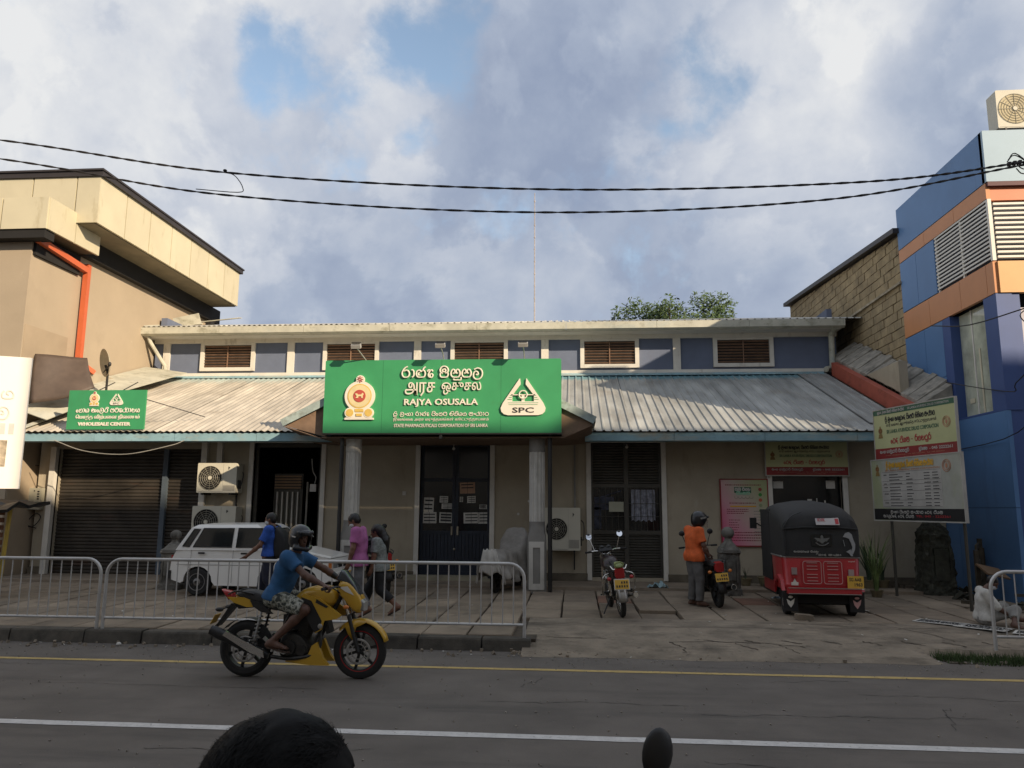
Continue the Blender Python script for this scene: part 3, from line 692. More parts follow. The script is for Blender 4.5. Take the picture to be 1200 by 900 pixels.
p = MB(); p.box(-.0,.04,18.15,18.2,1.9,3.4); obj('cable_duct', p, m_colb, hall)
for x, z in ((-4.05,2.22),(-1.15+.1,2.1),(-1.3,1.8)):
    p = MB(); p.box(x,x+.08,18.17,18.2,z,z+.09) if x < -2 else p.ell((x,18.19,z),(.03,.01,.03)); obj('wall_switch', p, m_paper, hall)
for (x, z, l_) in ((-2.8,3.3,.0),(1.22,3.34,0)):
    p = MB(); p.ell((x, 17.9, z), (.035,.035,.035)); p.cyl((x,17.9,z),(x,17.9,3.40),.008); obj('bulb', p, m_paper, hall, smooth=True)
# plaster scar / stains at wall foot already in material; conduit + meter box at far left
eb = thing('meter_box', 'beige electricity meter box on the wall left of the big shutter', 'meter box', (-13.1,18.2,1.83))
m_box = mat('meter box beige', (.36,.34,.26), .6, var=.08)
b = MB(); b.box(-.5,.12,-.16,-.0,0,.52); obj('cabinet', b, m_box, eb)
b = MB(); b.box(-.42,-.26,-.18,-.16,.22,.42); obj('meter_window', b, m_dark, eb)
b = MB(); b.box(-.16,-.02,-.17,-.16,.18,.36); b.box(-.145,-.035,-.175,-.17,.195,.345); obj('cover_plate', b, m_box, eb)
b = MB()
for i in range(4): b.box(.03,.08,-.168,-.16,.24+i*.06,.27+i*.06)
b.cyl((-.05,-.17,.45),(-.05,-.16,.45),.015); obj('vent_slot', b, m_dark, eb)
b = MB(); b.tube(smooth_path([(-.2,-.05,0),(-.32,-.06,-.3),(-.1,-.06,-.42),(.1,-.06,-.2),(-.05,-.05,-.1),(-.25,-.06,-.35),(0,-.05,-.45)]), .012); b.tube([(-.35,-.03,.52),(-.35,-.03,1.05),(-.1,-.03,1.08)], .01); obj('loose_cable', b, m_pipe, eb)

# ============================================================ TEXT: latin & tamil from Blender's own font, sinhala as strokes
def text_mb(s, w=None, h=None, cx=0, cz=0, bold=0.0, fn=None, ext=.0, squeeze=None):
    cu = bpy.data.curves.new('t', 'FONT'); cu.body = s; cu.size = 1; cu.resolution_u = 2; cu.offset = bold
    to = bpy.data.objects.new('t', cu); COL.objects.link(to)
    bpy.context.view_layer.update(); dg = bpy.context.evaluated_depsgraph_get(); me = to.evaluated_get(dg).to_mesh()
    vs = [tuple(v.co) for v in me.vertices]; fs = [tuple(p.vertices) for p in me.polygons]; to.evaluated_get(dg).to_mesh_clear()
    bpy.data.objects.remove(to); bpy.data.curves.remove(cu)
    if not vs: return MB()
    xs = [v[0] for v in vs]; zs = [v[1] for v in vs]; x0, x1, z0, z1 = min(xs), max(xs), min(zs), max(zs)
    k = (h/(z1-z0)) if h else (w/(x1-x0)); kx = (w/(x1-x0)) if w else k
    m = MB(); P = [((x-(x0+x1)/2)*kx+cx, (z-(z0+z1)/2)*k+cz) for x, z, _ in vs]
    m.add([(p[0], -ext, p[1]) for p in P], fs)
    if ext:   # side walls of raised letters
        from collections import Counter
        c = Counter()
        for f in fs:
            for i in range(len(f)):
                a, b = f[i], f[(i+1) % len(f)]; c[(min(a, b), max(a, b))] += 1
        for (a, b), q in c.items():
            if q == 1: m.add([(P[a][0], -ext, P[a][1]), (P[b][0], -ext, P[b][1]), (P[b][0], 0, P[b][1]), (P[a][0], 0, P[a][1])], [(0,1,2,3)])
    return m
G = {  # sinhala letters: (advance, strokes)
 'ර': (1.05, [[(.72,1.42),(.42,1.28),(.15,.95),(.02,.5),(.18,.1),(.5,0),(.82,.12),(.95,.5),(.8,.85),(.5,.95),(.3,.82)]]),
 'ා': (.45, [[(.0,.98),(.22,.92),(.30,.6),(.28,.2),(.08,.02)]]),
 'ජ': (1.25, [[(.45,.62),(.25,.5),(.3,.3),(.5,.3)],[(.3,.92),(.08,.8),(.0,.4),(.2,.05),(.6,0),(1.0,.08),(1.12,.5),(1.0,.85),(.75,.9),(.6,.75),(.45,.92),(.3,.92)],[(.85,.9),(.9,1.15),(1.15,1.4)]]),
 '්ය': (.8, [[(.0,.75),(.1,.95),(.3,.85),(.1,.35),(.25,.02),(.55,.0),(.68,.3),(.5,.45),(.3,.3),(.35,0)],[(.3,.85),(.55,.95),(.65,.75)]]),
 'ය': (1.15, [[(.15,.95),(.0,.6),(.08,.1),(.35,.02),(.5,.3),(.5,.6)],[(.5,.35),(.65,.02),(.95,.08),(1.02,.5),(.85,.9),(.6,.8),(.65,.6)]]),
 'ඔ': (1.2, [[(.34,.50),(.12,.58),(.02,.30),(.15,.02),(.5,-.02),(.85,.02),(1.0,.30),(.92,.58),(.68,.52)],[(.12,.58),(.0,.95),(.18,1.30),(.5,1.42),(.84,1.30),(1.02,.95),(.92,.58)],[(.5,1.05),(.33,.97),(.30,.80),(.45,.70),(.66,.74),(.70,.92),(.62,1.05),(.5,1.05)]]),
 'ස': (1.2, [[(.48,.50),(.46,.88),(.25,1.0),(.04,.75),(.0,.35),(.18,.03),(.55,-.03),(.92,.03),(1.1,.35),(1.06,.75),(.86,1.0),(.64,.88),(.62,.50)],[(.25,.5),(.48,.5)],[(.62,.5),(.85,.5)]]),
 'ු': (0, [[(-1.0,-.2),(-.98,-.36),(-.55,-.38),(-.15,-.36),(-.12,.0)]]),
 'ල': (1.25, [[(.12,.98),(.5,1.14),(.90,1.02),(1.12,.6),(1.06,.10),(.76,-.26),(.36,-.30),(.08,-.06),(.04,.40),(.24,.72),(.52,.66),(.62,.42),(.50,.26),(.36,.36)]]),
 'ශ්රී': (1.2, [[(.1,.8),(.0,.4),(.15,.02),(.55,0),(.95,.05),(1.0,.5),(.85,.85),(.6,.8),(.5,.6)],[(.1,.8),(.35,.9)],[(.3,.9),(.35,1.25),(.7,1.35),(.95,1.15)],[(0,-.2),(.4,-.4),(.9,-.3)]]),
 'ං': (.4, [[(.08,.5),(.2,.65),(.3,.5),(.2,.36),(.08,.5)]]),
 'ක': (1.2, [[(.15,.9),(.0,.5),(.1,.08),(.45,.05),(.55,.4),(.45,.75),(.25,.6)],[(.5,.4),(.7,.05),(1.05,.15),(1.08,.6),(.85,.9),(.6,.9)]]),
 'ඖ': (1.9, [[(.1,.7),(.15,1.2),(.55,1.42),(.95,1.25),(1.0,.9),(.7,.85)],[(.1,.75),(.0,.4),(.12,.02),(.5,0),(.9,.02),(1.0,.4),(.7,.8),(.4,.8)],[(1.3,.9),(1.2,.4),(1.4,0),(1.75,.2),(1.6,.7),(1.35,.6)]]),
 'ෂ': (1.15, [[(.1,.85),(.0,.4),(.2,.02),(.8,.02),(1.02,.4),(.9,.85),(.6,.9),(.4,.7),(.6,.5),(.8,.6)],[(.1,.85),(.4,.9)]]),
 'ධ': (1.1, [[(.3,1.2),(.05,.9),(.0,.4),(.2,.02),(.75,.02),(.98,.4),(.9,.9),(.6,1.15),(.4,.9),(.55,.7)]]),
 'න': (1.1, [[(.3,.75),(.15,.6),(.3,.45),(.45,.65),(.3,.95),(.05,.75),(.02,.3),(.3,0),(.75,.05),(.98,.4),(.9,.85)]]),
 'ි': (0, [[(-.95,1.05),(-.6,1.35),(-.2,1.25),(-.12,1.0)]]),
 'ත': (1.1, [[(.15,.9),(.0,.5),(.1,.05),(.55,0),(.95,.1),(1.0,.55),(.75,.9),(.45,.85),(.4,.55),(.6,.45)]]),
 'ග': (1.1, [[(.15,.9),(.0,.5),(.1,.1),(.35,0),(.5,.3),(.4,.6)],[(.5,.9),(.85,.9),(1.0,.5),(.85,.05),(.6,.05)]]),
 'ව': (1.05, [[(.3,.75),(.1,.6),(.0,.3),(.25,0),(.75,.02),(.95,.4),(.8,.9),(.4,1.0),(.2,.85)]]),
 'ට': (1.05, [[(.85,1.2),(.3,1.1),(.02,.6),(.15,.05),(.7,0),(.95,.4),(.7,.7),(.45,.5)]]),
 'ස්ථ': (1.9, [[(.15,.85),(.0,.5),(.1,.05),(.5,0),(.9,.05),(.95,.5),(.75,.9),(.5,.8)],[(1.0,.1),(1.5,0),(1.8,.3),(1.7,.9),(1.35,1.1),(1.1,.8),(1.3,.5)],[(.7,.95),(.95,1.3)]]),
 'ම': (1.15, [[(.15,.85),(.0,.5),(.1,.05),(.5,0),(.9,.05),(1.02,.5),(.85,.9),(.6,.75),(.7,.5)],[(.15,.85),(.35,.95),(.42,.7)]]),
 'අ': (1.4, [[(.3,.7),(.15,.5),(.35,.4),(.5,.7),(.3,.95),(.02,.7),(.05,.2),(.4,0),(.8,.1),(.85,.6),(.7,.85)],[(.85,.3),(1.1,.0),(1.3,.4),(1.15,.8)]]),
 'ෙ': (.7, [[(.6,.3),(.4,.0),(.1,.1),(.05,.5),(.3,.7),(.5,.5),(.35,.3)]]),
 'ද': (1.0, [[(.75,1.0),(.3,.95),(.05,.6),(.2,.2),(.6,.25),(.55,.5),(.35,.4),(.5,0),(.85,-.2)]]),
 'ප': (1.1, [[(.2,.9),(.0,.5),(.1,.05),(.5,0),(.95,.05),(1.0,.5),(.8,.95),(.5,.9)],[(.2,.9),(.35,.6)]]),
 'බ': (1.1, [[(.2,.7),(.05,.4),(.2,.02),(.75,.0),(1.0,.4),(.85,.85),(.5,1.1),(.2,.95),(.3,.7)]]),
 'ථ': (1.1, [[(.4,.7),(.2,.5),(.4,.4),(.5,.7),(.3,1.0),(.02,.6),(.2,.05),(.7,.02),(1.0,.5),(.8,1.0)]]),
 '-': (.7, [[(.1,.5),(.5,.5)]]), '.': (.3, [[(.1,.02),(.14,.06)]]), ' ': (.55, []),
}
KEYS = sorted(G, key=len, reverse=True)
def sinhala(s, w, h, cx, cz, r, ext=.0, seg=3, nn=6, y=0):
    """stroke lettering, baseline-to-top height h and total width w, centred on (cx, cz), stroke radius r; raised by ext"""
    x = 0; st = []; i = 0
    while i < len(s):
        k = next((k for k in KEYS if s.startswith(k, i)), None)
        if k is None: i += 1; continue
        adv, ss = G[k]; st += [[(px+x, py) for px, py in q] for q in ss]; x += adv+(.16 if adv and k != ' ' else 0); i += len(k)
    m = MB(); kx = w/max(x-.16, .1); kz = h
    for q in st:
        P = smooth_path([(cx-w/2+px*kx, y-ext, cz-h/2+pz*kz) for px, pz in q], seg)
        m.tube(P, r, nn, flat=(1, ext/r*.6 if ext else .25, 1))
    return m
# ============================================================ BIG GREEN SIGN
m_green = mat('sign green', (.045,.28,.11), .45, var=.09, scale=1.3, dirt=((.05,.20,.08), .12, 2.2, (1,1,.35)), spec=.5)
m_cream = mat('letter cream', (.72,.67,.56), .6, var=.04)
m_lred = mat('letter return red', (.16,.04,.035), .6)
m_gold = mat('crest gold', (.62,.42,.10), .6, var=.1, scale=20)
m_gold2 = mat('crest pale', (.66,.55,.30), .6)
m_cred = mat('crest red', (.42,.07,.05), .6)
def rrect(x0, x1, z0, z1, r, n=5):
    P = []
    for cx, cz, a in ((x1-r, z1-r, 0), (x0+r, z1-r, pi/2), (x0+r, z0+r, pi), (x1-r, z0+r, 1.5*pi)):
        P += [(cx+r*cos(a+pi/2*i/n), cz+r*sin(a+pi/2*i/n)) for i in range(n+1)]
    return P
XZ = lambda u, v, d: (u, d, v)
def disc(m, cx, cz, r, y0, y1, n=32, mi=None): m.prism(circ(cx, cz, r, n), XZ, y0, y1, mi)
def crest(cx, cz, s, par, y=0, t=.03):
    """state crest: pedestal, halo ring, red disc with a lion, wheel on top; s = full height"""
    k = s/1.0
    a = MB()
    a.prism([(cx+px*k, cz+pz*k) for px, pz in ((-.34,-.5),(.34,-.5),(.34,-.46),(.28,-.44),(.29,-.3),(.2,-.22),(-.2,-.22),(-.29,-.3),(-.28,-.44),(-.34,-.46))], XZ, y-t, y)
    disc(a, cx, cz+.05*k, .355*k, y-t*1.1, y-.001, 40); disc(a, cx, cz+.44*k, .10*k, y-t*1.12, y-.002, 20)
    disc(a, cx-.22*k, cz-.34*k, .12*k, y-t*1.15, y-.001, 20); disc(a, cx+.22*k, cz-.34*k, .12*k, y-t*1.15, y-.001, 20)
    p1 = obj('crest_plate', a, m_cream, par)
    a = MB(); disc(a, cx, cz+.05*k, .285*k, y-t*1.25, y-t, 40, 0); disc(a, cx, cz+.05*k, .26*k, y-t*1.3, y-t, 40, 1)
    disc(a, cx-.22*k, cz-.34*k, .09*k, y-t*1.3, y-t, 16, 0); disc(a, cx+.22*k, cz-.34*k, .09*k, y-t*1.3, y-t, 16, 0); a.box(cx-.1*k, cx+.1*k, y-t*1.3, y-t, cz-.32*k, cz-.25*k, 0); a.box(cx-.07*k, cx+.07*k, y-t*1.35, y-t, cz-.42*k, cz-.36*k, 0)
    for j in range(8): an = j*pi/4; a.bar((cx+.02*k*cos(an), y-t*1.3, cz+.44*k+.02*k*sin(an)), (cx+.075*k*cos(an), y-t*1.3, cz+.44*k+.075*k*sin(an)), .016*k, .01, 2)
    obj('crest_ring', a, [m_gold, m_gold2, m_cred], p1)
    a = MB(); disc(a, cx, cz+.05*k, .145*k, y-t*1.5, y-t, 28, 0)
    lion = [(-.09,-.05),(-.06,-.01),(-.09,.03),(-.11,.05),(-.06,.06),(-.03,.03),(.04,.03),(.07,.07),(.1,.05),(.08,.0),(.08,-.05),(.05,-.05),(.04,-.01),(-.02,-.01),(-.03,-.05)]
    a.prism([(cx+px*k, cz+.05*k+pz*k) for px, pz in lion], XZ, y-t*1.7, y-t*1.45, 1)
    obj('crest_disc', a, [m_cred, m_gold2], p1)
def spc_logo(cx, cz, s, par, y=0, t=.03, small=False):
    k = s; a = MB(); half = [(.10,.5),(.10,.30),(.36,-.14),(.16,-.14),(.16,-.2),(0,-.2)]
    # two mirrored halves of a rounded triangle, open at the top
    for sg in (-1, 1):
        P = [(sg*.08,.50),(sg*.12,.34)][:0]+[(sg*.085,.50),(sg*.10,.50),(sg*.56,-.18),(sg*.62,-.32),(sg*.60,-.42),(sg*.53,-.49),(sg*.42,-.52),(0,-.52),(0,-.10),(sg*.12,-.10),(sg*.085,-.02),(sg*.30,-.02),(sg*.30,.12),(sg*.07,.30)]
        P = [(sg*.085,.50),(sg*.10,.50),(sg*.56,-.18),(sg*.62,-.32),(sg*.60,-.42),(sg*.53,-.49),(sg*.42,-.52),(0,-.52),(0,-.14),(sg*.30,-.14),(sg*.30,-.02),(sg*.30,.03),(sg*.07,.34)]
        P = [(cx+p[0]*k, cz+p[1]*k) for p in P]
        if sg < 0: P = P[::-1]
        a.prism(P, XZ, y-t, y)
    a.box(cx-.33*k, cx+.33*k, y-t, y-.001, cz+.035*k, cz+.06*k); a.box(cx-.04*k, cx+.04*k, y-t*.9, y-.001, cz-.14*k, cz+.04*k)
    n = 20; ring = [(cx+.11*k*cos(2*pi*i/n), y-t*1.1, cz+.05*k+.11*k*sin(2*pi*i/n)) for i in range(n)]; a.tube(ring, .018*k, 6, closed=True)
    p1 = obj('logo_plate', a, m_cream, par)
    a = MB()
    for i, (w_, zz) in enumerate(((.42,-.185),(.40,-.235))): a.box(cx-w_*k, cx+w_*k, y-t*1.08, y-t, cz+zz*k, cz+(zz+.012)*k)
    for sg in (-1, 1):
        for i in range(3): a.box(cx+sg*(.31)*k, cx+sg*(.36+.035*i)*k, y-t*1.08, y-t, cz+(.02-.055*i)*k, cz+(.035-.055*i)*k)
    obj('logo_line', a, m_green, p1)
    tm = text_mb('SPC', .60*k, .15*k, cx, cz-.38*k, .02); tm.v = [(v[0], y-t*1.15, v[2]) for v in tm.v]; obj('logo_letters', tm, m_ink, p1)
bs = thing('green_sign', 'large green pharmacy sign with state crest and white trilingual lettering above the entrance', 'sign', (-2.79,16.0,3.49))
b = MB(); b.prism(rrect(-2.54,2.54,0,1.57,.03), XZ, 0, .14); obj('sign_board', b, m_green, bs)
b = MB(); b.box(-2.56,2.56,.005,.15,-.03,0); b.box(-.03,.03,.02,.15,-.12,-.03); obj('sign_rim', b, m_shutg, bs)
for x_ in (-1.27,1.27,0): b = MB(); b.box(x_-.003,x_+.003,-.002,0,.01,1.56); obj('sheet_seam', b, mat('seam green', (.02,.15,.06), .6), bs)
b = MB(); b.box(-2.56,2.56,.152,.16,-.03,0); obj('sign_rim', b, m_shutg, bs)
crest(-1.75, .74, .92, bs, 0, .045)
spc_logo(1.74, .76, .76, bs, 0, .04)
def sh(mb, y): mb.v = [(v[0], v[1]+y, v[2]) for v in mb.v]; return mb
def raised(name, mk, y):
    o1 = obj(name, mk, m_cream, bs); return o1
a = sinhala('රාජ්ය', .69, .165, -.51, 1.265, .0165, .03); raised('sinhala_line', a, 0)
a = sinhala('ඔසුසල', .93, .165, .43, 1.265, .0165, .03); raised('sinhala_line', a, 0)
a = text_mb('அரச', .64, .30, -.46, .93, .003, ext=.035); raised('tamil_line', a, 0)
a = text_mb('ஒசுசல', .84, .27, .43, .945, .003, ext=.035); raised('tamil_line', a, 0)
a = text_mb('RAJYA OSUSALA', 1.58, .175, .0, .635, .018, ext=.03); raised('latin_line', a, 0)
# small lines
a = sinhala('ශ්රී ලංකා රාජ්ය ඖෂධ නිතිගත සංස්ථාව', 2.03, .065, .0, .395, .0075, .012, 2, 5); raised('small_line', a, 0)
a = text_mb('இலங்ைக அரச மருந்தகங்கள் கூட்டுத்தாபனம்', 2.03, .085, .0, .28, .006, ext=.012); raised('small_line', a, 0)
a = text_mb('STATE PHARMACEUTICALS CORPORATION OF SRI LANKA', 2.0, .075, .0, .155, .03, ext=.012); raised('small_line', a, 0)
m_steel = mat('lamp grey', (.42,.41,.38), .45, metal=.3)
for i, x in enumerate((-4.55,-2.76,-1.03)):
    lt = thing('sign_lamp', ['floodlight on bent arm above the left end of the green pharmacy sign', 'floodlight on arm above the middle of the green pharmacy sign', 'floodlight on arm above the right end of the green pharmacy sign'][i], 'lamp', (x, 16.05, 5.06), 0, 'floodlights along the top of the green sign')
    a = MB(); a.tube([(.1,0,0),(0,-.45,.20)] if i == 0 else [(0,0,0),(0,-.1,.1),(0,-.45,.22)], .012); obj('arm', a, m_steel, lt)
    a = MB(); a.rbox((0,-.47,.22),(.20,.1,.08), rotm(.5,0,0)); obj('lamp_head', a, m_steel, lt)
    a = MB(); a.box(-.08,.08,-.50,-.44,.255,.275); a.bar((-.1,-.47,.3),(.1,-.47,.3),.02,.015); obj('bracket', a, m_pipe, lt)
# ============================================================ SMALL GREEN SIGN
ws = thing('green_sign', 'small green wholesale center sign leaning on the left eave', 'sign', (-10.84,17.0,3.68))
b = MB(); b.box(-.94,.94,0,.05,0,.92); obj('sign_board', b, m_green, ws)
crest(-.30, .71, .33, ws, 0, .02); spc_logo(.24, .70, .26, ws, 0, .02)
a = sinhala('ෙතාග අෙලවි මධ්යස්ථානය', 1.55, .085, .05, .44, .0105, .012, 2, 5); obj('sinhala_line', a, m_cream, ws)
a = text_mb('ெமாத்த விற்பைன நிைலயம்', 1.55, .13, .05, .28, .008, ext=.015); obj('tamil_line', a, m_cream, ws)
a = text_mb('WHOLESALE CENTER', 1.28, .085, -.02, .125, .045, ext=.015); obj('latin_line', a, m_cream, ws)
a = MB(); a.tube([(.3,.05,.9),(.0,1.2,1.3)], .012); a.tube([(-.3,.05,.9),(-.6,1.2,1.3)], .012); a.tube([(.94,.05,.7),(1.9,1.0,.40)], .010); obj('stay_rod', a, m_pipe, ws)

# ============================================================ PRINTED BOARDS
m_pgreen = mat('print pale green', (.46,.47,.24), .6, var=.12, scale=.9)
m_dgreen = mat('print dark green', (.03,.11,.06), .6)
m_pmar = mat('print maroon', (.24,.022,.02), .6)
m_pwhite = mat('print white', (.42,.40,.36), .6)
m_pink_t = mat('print red', (.42,.035,.04), .6)
m_ptan = mat('print tan', (.36,.26,.10), .6)
m_pora = mat('print orange', (.62,.34,.03), .6)
m_pgold = mat('print ochre', (.25,.16,.05), .6)
m_psal = mat('print salmon', (.46,.22,.13), .6)
m_black = mat('print black', (.012,.012,.012), .6)
def flat(mb, y): mb.v = [(v[0], y, v[2]) for v in mb.v]; return mb
def sl(par, s, w, h, cx, cz, r, mt, y): obj('lettering', sinhala(s, w, h, cx, cz, r, .003, 2, 5, y=y), mt, par)
def tl(par, s, w, h, cx, cz, b, mt, y): obj('lettering', flat(text_mb(s, w, h, cx, cz, b), y), mt, par)
def mini_crest(par, cx, cz, s, y):
    a = MB(); disc(a, cx, cz+.1*s, .26*s, y-.003, y, 20); disc(a, cx, cz+.42*s, .08*s, y-.003, y, 10); a.prism([(cx-.3*s,cz-.5*s),(cx+.3*s,cz-.5*s),(cx+.2*s,cz-.15*s),(cx-.2*s,cz-.15*s)], XZ, y-.003, y); obj('crest_print', a, m_pgold, par)
    a = MB(); n = 18; a.tube([(cx+.13*s*cos(2*pi*i/n), y-.004, cz+.1*s+.13*s*sin(2*pi*i/n)) for i in range(n)], .02*s, 5, closed=True); obj('crest_ring_print', a, m_pmar, par)
def seal(par, cx, cz, r, y):
    a = MB(); n = 24
    for rr in (r, r*.72): a.tube([(cx+rr*cos(2*pi*i/n), y-.002, cz+rr*sin(2*pi*i/n)) for i in range(n)], r*.06, 5, closed=True)
    a.ell((cx, y-.002, cz), (r*.3, .003, r*.42), 10, 6); a.bar((cx, y-.004, cz-r*.5), (cx, y-.004, cz+r*.5), r*.12, .004); obj('seal_print', a, m_psal, par)
def shop_board(par, w, h, top):
    """ayurvedic corporation board, local x 0..w, z 0..h"""
    b = MB(); b.box(0, w, .0, .04, 0, h); obj('board', b, m_pgreen, par)
    b = MB(); f = .018
    for (x0, x1, z0, z1) in ((-f,0,-f,h+f),(w,w+f,-f,h+f),(0,w,-f,0),(0,w,h,h+f)): b.box(x0, x1, -.01, .045, z0, z1)
    obj('board_edge', b, m_pwhite, par)
    b = MB(); b.box(.005, w-.005, -.004, -.0, .005, h*.235); obj('band', b, m_pmar, par)
    if top:
        b = MB(); b.box(.005, w-.005, -.004, -.0, h*.90, h-.005); obj('band', b, m_dgreen, par)
        sl(par, 'ආයුවෙද ලංකා ඖෂධ නිතිගත සංස්ථාව', w*.36, h*.045, w*.24, h*.95, h*.006, m_pwhite, -.006)
        tl(par, 'SRI LANKA AYURVEDIC DRUGS CORPORATION', w*.48, h*.045, w*.70, h*.95, .02, m_pwhite, -.006)
    mini_crest(par, w*.085, h*.56, h*.24, -.002); seal(par, w*.90, h*.60, h*.095, -.002)
    sl(par, 'ශ්රී ලංකා ආයුවෙද ඖෂධ නිතිගත සංස්ථාව'.replace('ආ','අා'), w*.62, h*.075, w*.47, h*.79, h*.0085, m_ink, -.003)
    tl(par, 'ஸ்ரீ லங்கா ஆயுர்வேத கூட்டுத்தாபனம்', w*.62, h*.085, w*.48, h*.675, .02, m_ink, -.003)
    tl(par, 'SRI LANKA AYURVEDIC DRUGS CORPORATION', w*.64, h*.075, w*.49, h*.555, .03, m_dgreen, -.003)
    sl(par, 'ෙවද පියස - රත්නපුර', w*.50, h*.085, w*.47, h*.365, h*.010, m_pink_t, -.003)
    sl(par, 'අංක ගාලුපාර රත්නපුර', w*.38, h*.05, w*.26, h*.165, h*.0065, m_pwhite, -.006)
    sl(par, 'දුරකථන', w*.10, h*.05, w*.62, h*.165, h*.0065, m_pwhite, -.006); tl(par, '- 045 2222261', w*.26, h*.055, w*.82, h*.165, .03, m_pwhite, -.006)
    tl(par, 'e-mail: info@ayurvedic - tel: 045 2222261 - fax: 045 2222261', w*.72, h*.03, w*.5, h*.09, .0, m_psal, -.006)
    tl(par, 'www.ayurvedic.lk', w*.36, h*.03, w*.55, h*.045, .0, m_psal, -.006)
sg = thing('shop_signboard', 'pale green and maroon shop signboard fixed over the shop window on the beige wall', 'sign', (4.38,18.09,2.71)); shop_board(sg, 1.82, .80, False)
# pair of boards on two posts at right, running away from the street
A, B = Vector((6.30,16.70,0)), Vector((6.84,14.35,0)); ang = atan2(B.y-A.y, B.x-A.x)
bo = thing('signboard', 'tilted pale green and maroon board on posts, above the white price list board', 'sign', (6.30,16.70,2.95), ang); shop_board(bo, (B-A).length, 1.04, True)
bo.rotation_euler = (0, radians(.6), ang)
po = thing('price_board', 'white and green printed price list board on posts with a black foot band', 'sign', (6.28,16.85,1.74), ang)
w, h = 2.62, 1.22
b = MB(); b.box(0,w,-.03,.02,0,h); obj('board', b, mat('print board', (.38,.38,.33), .6, dirt=((.33,.36,.17), .55, .8, (1,1,.4))), po)
b = MB(); f = .018
for (x0,x1,z0,z1) in ((-f,0,-f,h+f),(w,w+f,-f,h+f),(0,w,-f,0),(0,w,h,h+f)): b.box(x0,x1,-.04,.025,z0,z1)
obj('board_edge', b, m_pwhite, po)
b = MB(); b.box(.01,w-.01,-.034,-.03,.01,h*.19); obj('band', b, m_black, po)
b = MB(); b.box(w*.12,w*.80,-.034,-.03,h*.21,h*.80); obj('table_panel', b, m_pwhite, po)
mini_crest(po, w*.075, h*.83, h*.19, -.032); seal(po, w*.86, h*.83, h*.09, -.032)
sl(po, 'ශ්රී ලංකා අායුවෙද ඖෂධ නිතිගත සංස්ථාව', w*.54, h*.075, w*.46, h*.90, h*.010, m_pora, -.035)
tl(po, 'SRI LANKA AYURVEDIC DRUGS CORPORATION', w*.62, h*.03, w*.48, h*.815, .02, m_psal, -.034)
sl(po, 'ලංකා ඖෂධ සංස්ථාව ෙවද පියස', w*.58, h*.035, w*.5, h*.135, h*.006, m_pwhite, -.037)
sl(po, 'අායුවෙද ෙවද පියස', w*.36, h*.04, w*.30, h*.07, h*.006, m_pwhite, -.037)
tl(po, 'TEL: 045 - 2222261', w*.36, h*.035, w*.68, h*.075, .02, m_pink_t, -.037)
random.seed(31); b = MB(); z = h*.785; groups = [3,1,2,3,2,1]
for gi, gn in enumerate(groups):
    b.box(w*.13,w*.79,-.036,-.034,z,z+.004)
    for r_ in range(gn):
        z -= h*.043
        cols_ = ([(.15,random.uniform(.03,.05))] if r_ == 0 else [])+[(.22,random.uniform(.10,.15)),(.42,random.uniform(.03,.07)),(.62,.06),(.71,.055)]
        for (cx_, cw) in cols_:
            xx = w*cx_
            while xx < w*(cx_+cw): q = random.uniform(.012,.03); b.box(xx, xx+q, -.036, -.034, z-.007, z+.009); xx += q+.007
    z -= h*.018
obj('table_print', b, m_ink, po)
pf_ = thing('post_frame', 'pair of thin grey steel posts carrying the two boards at right', 'post frame', (A.x, A.y, .15))
for (t_, z1) in ((.12, 3.9), (.97, 3.9)):
    q = A.lerp(B, t_)-A; nrm = Vector((-sin(ang), cos(ang), 0))*.06
    pp = MB(); pp.tube([(q.x+nrm.x, q.y+nrm.y, 0), (q.x+nrm.x, q.y+nrm.y, z1-.15)], .03); obj('post', pp, m_shutg, pf_)
# pink poster
pk = thing('poster', 'pink and green printed advertising poster on the beige wall beside the shop window', 'poster', (3.36,18.17,1.13))
def poster_mat():
    m = bpy.data.materials.new('poster print'); m.use_nodes = True; t = m.node_tree; n = t.nodes; l = t.links; b = n['Principled BSDF']; b.inputs['Roughness'].default_value = .35
    tcn = n.new('ShaderNodeTexCoord'); s = n.new('ShaderNodeSeparateXYZ'); l.new(tcn.outputs['Object'], s.inputs[0])
    a = n.new('ShaderNodeMath'); a.operation = 'MULTIPLY_ADD'; l.new(s.outputs[2], a.inputs[0]); a.inputs[1].default_value = .55; l.new(s.outputs[0], a.inputs[2])
    nn = n.new('ShaderNodeTexNoise'); nn.inputs['Scale'].default_value = 2; l.new(tcn.outputs['Object'], nn.inputs[0])
    a2 = n.new('ShaderNodeMath'); a2.operation = 'MULTIPLY_ADD'; l.new(nn.outputs['Fac'], a2.inputs[0]); a2.inputs[1].default_value = .5; l.new(a.outputs[0], a2.inputs[2])
    r = n.new('ShaderNodeValToRGB'); a3 = n.new('ShaderNodeMath'); a3.operation = 'MULTIPLY'; a3.inputs[1].default_value = .52; l.new(a2.outputs[0], a3.inputs[0]); l.new(a3.outputs[0], r.inputs[0]); e = r.color_ramp.elements
    e[0].position = .22; e[0].color = (.62,.10,.22,1); e[1].position = 1.6/1.0 if False else .98; e[1].color = (.36,.40,.20,1)
    k = e.new(.45); k.color = (.60,.30,.34,1); k = e.new(.70); k.color = (.50,.42,.34,1)
    l.new(r.outputs[0], b.inputs['Base Color']); return m
b = MB(); b.box(0,1.04,0,.02,0,1.48); obj('sheet', b, poster_mat(), pk)
b = MB()
for (x0,x1,z0,z1) in ((-.025,0,-.02,1.5),(1.04,1.06,-.02,1.5),(0,1.04,-.025,0),(0,1.04,1.48,1.5)): b.box(x0,x1,-.02,.025,z0,z1)
obj('poster_frame', b, m_pmar, pk)
random.seed(12)
b = MB()
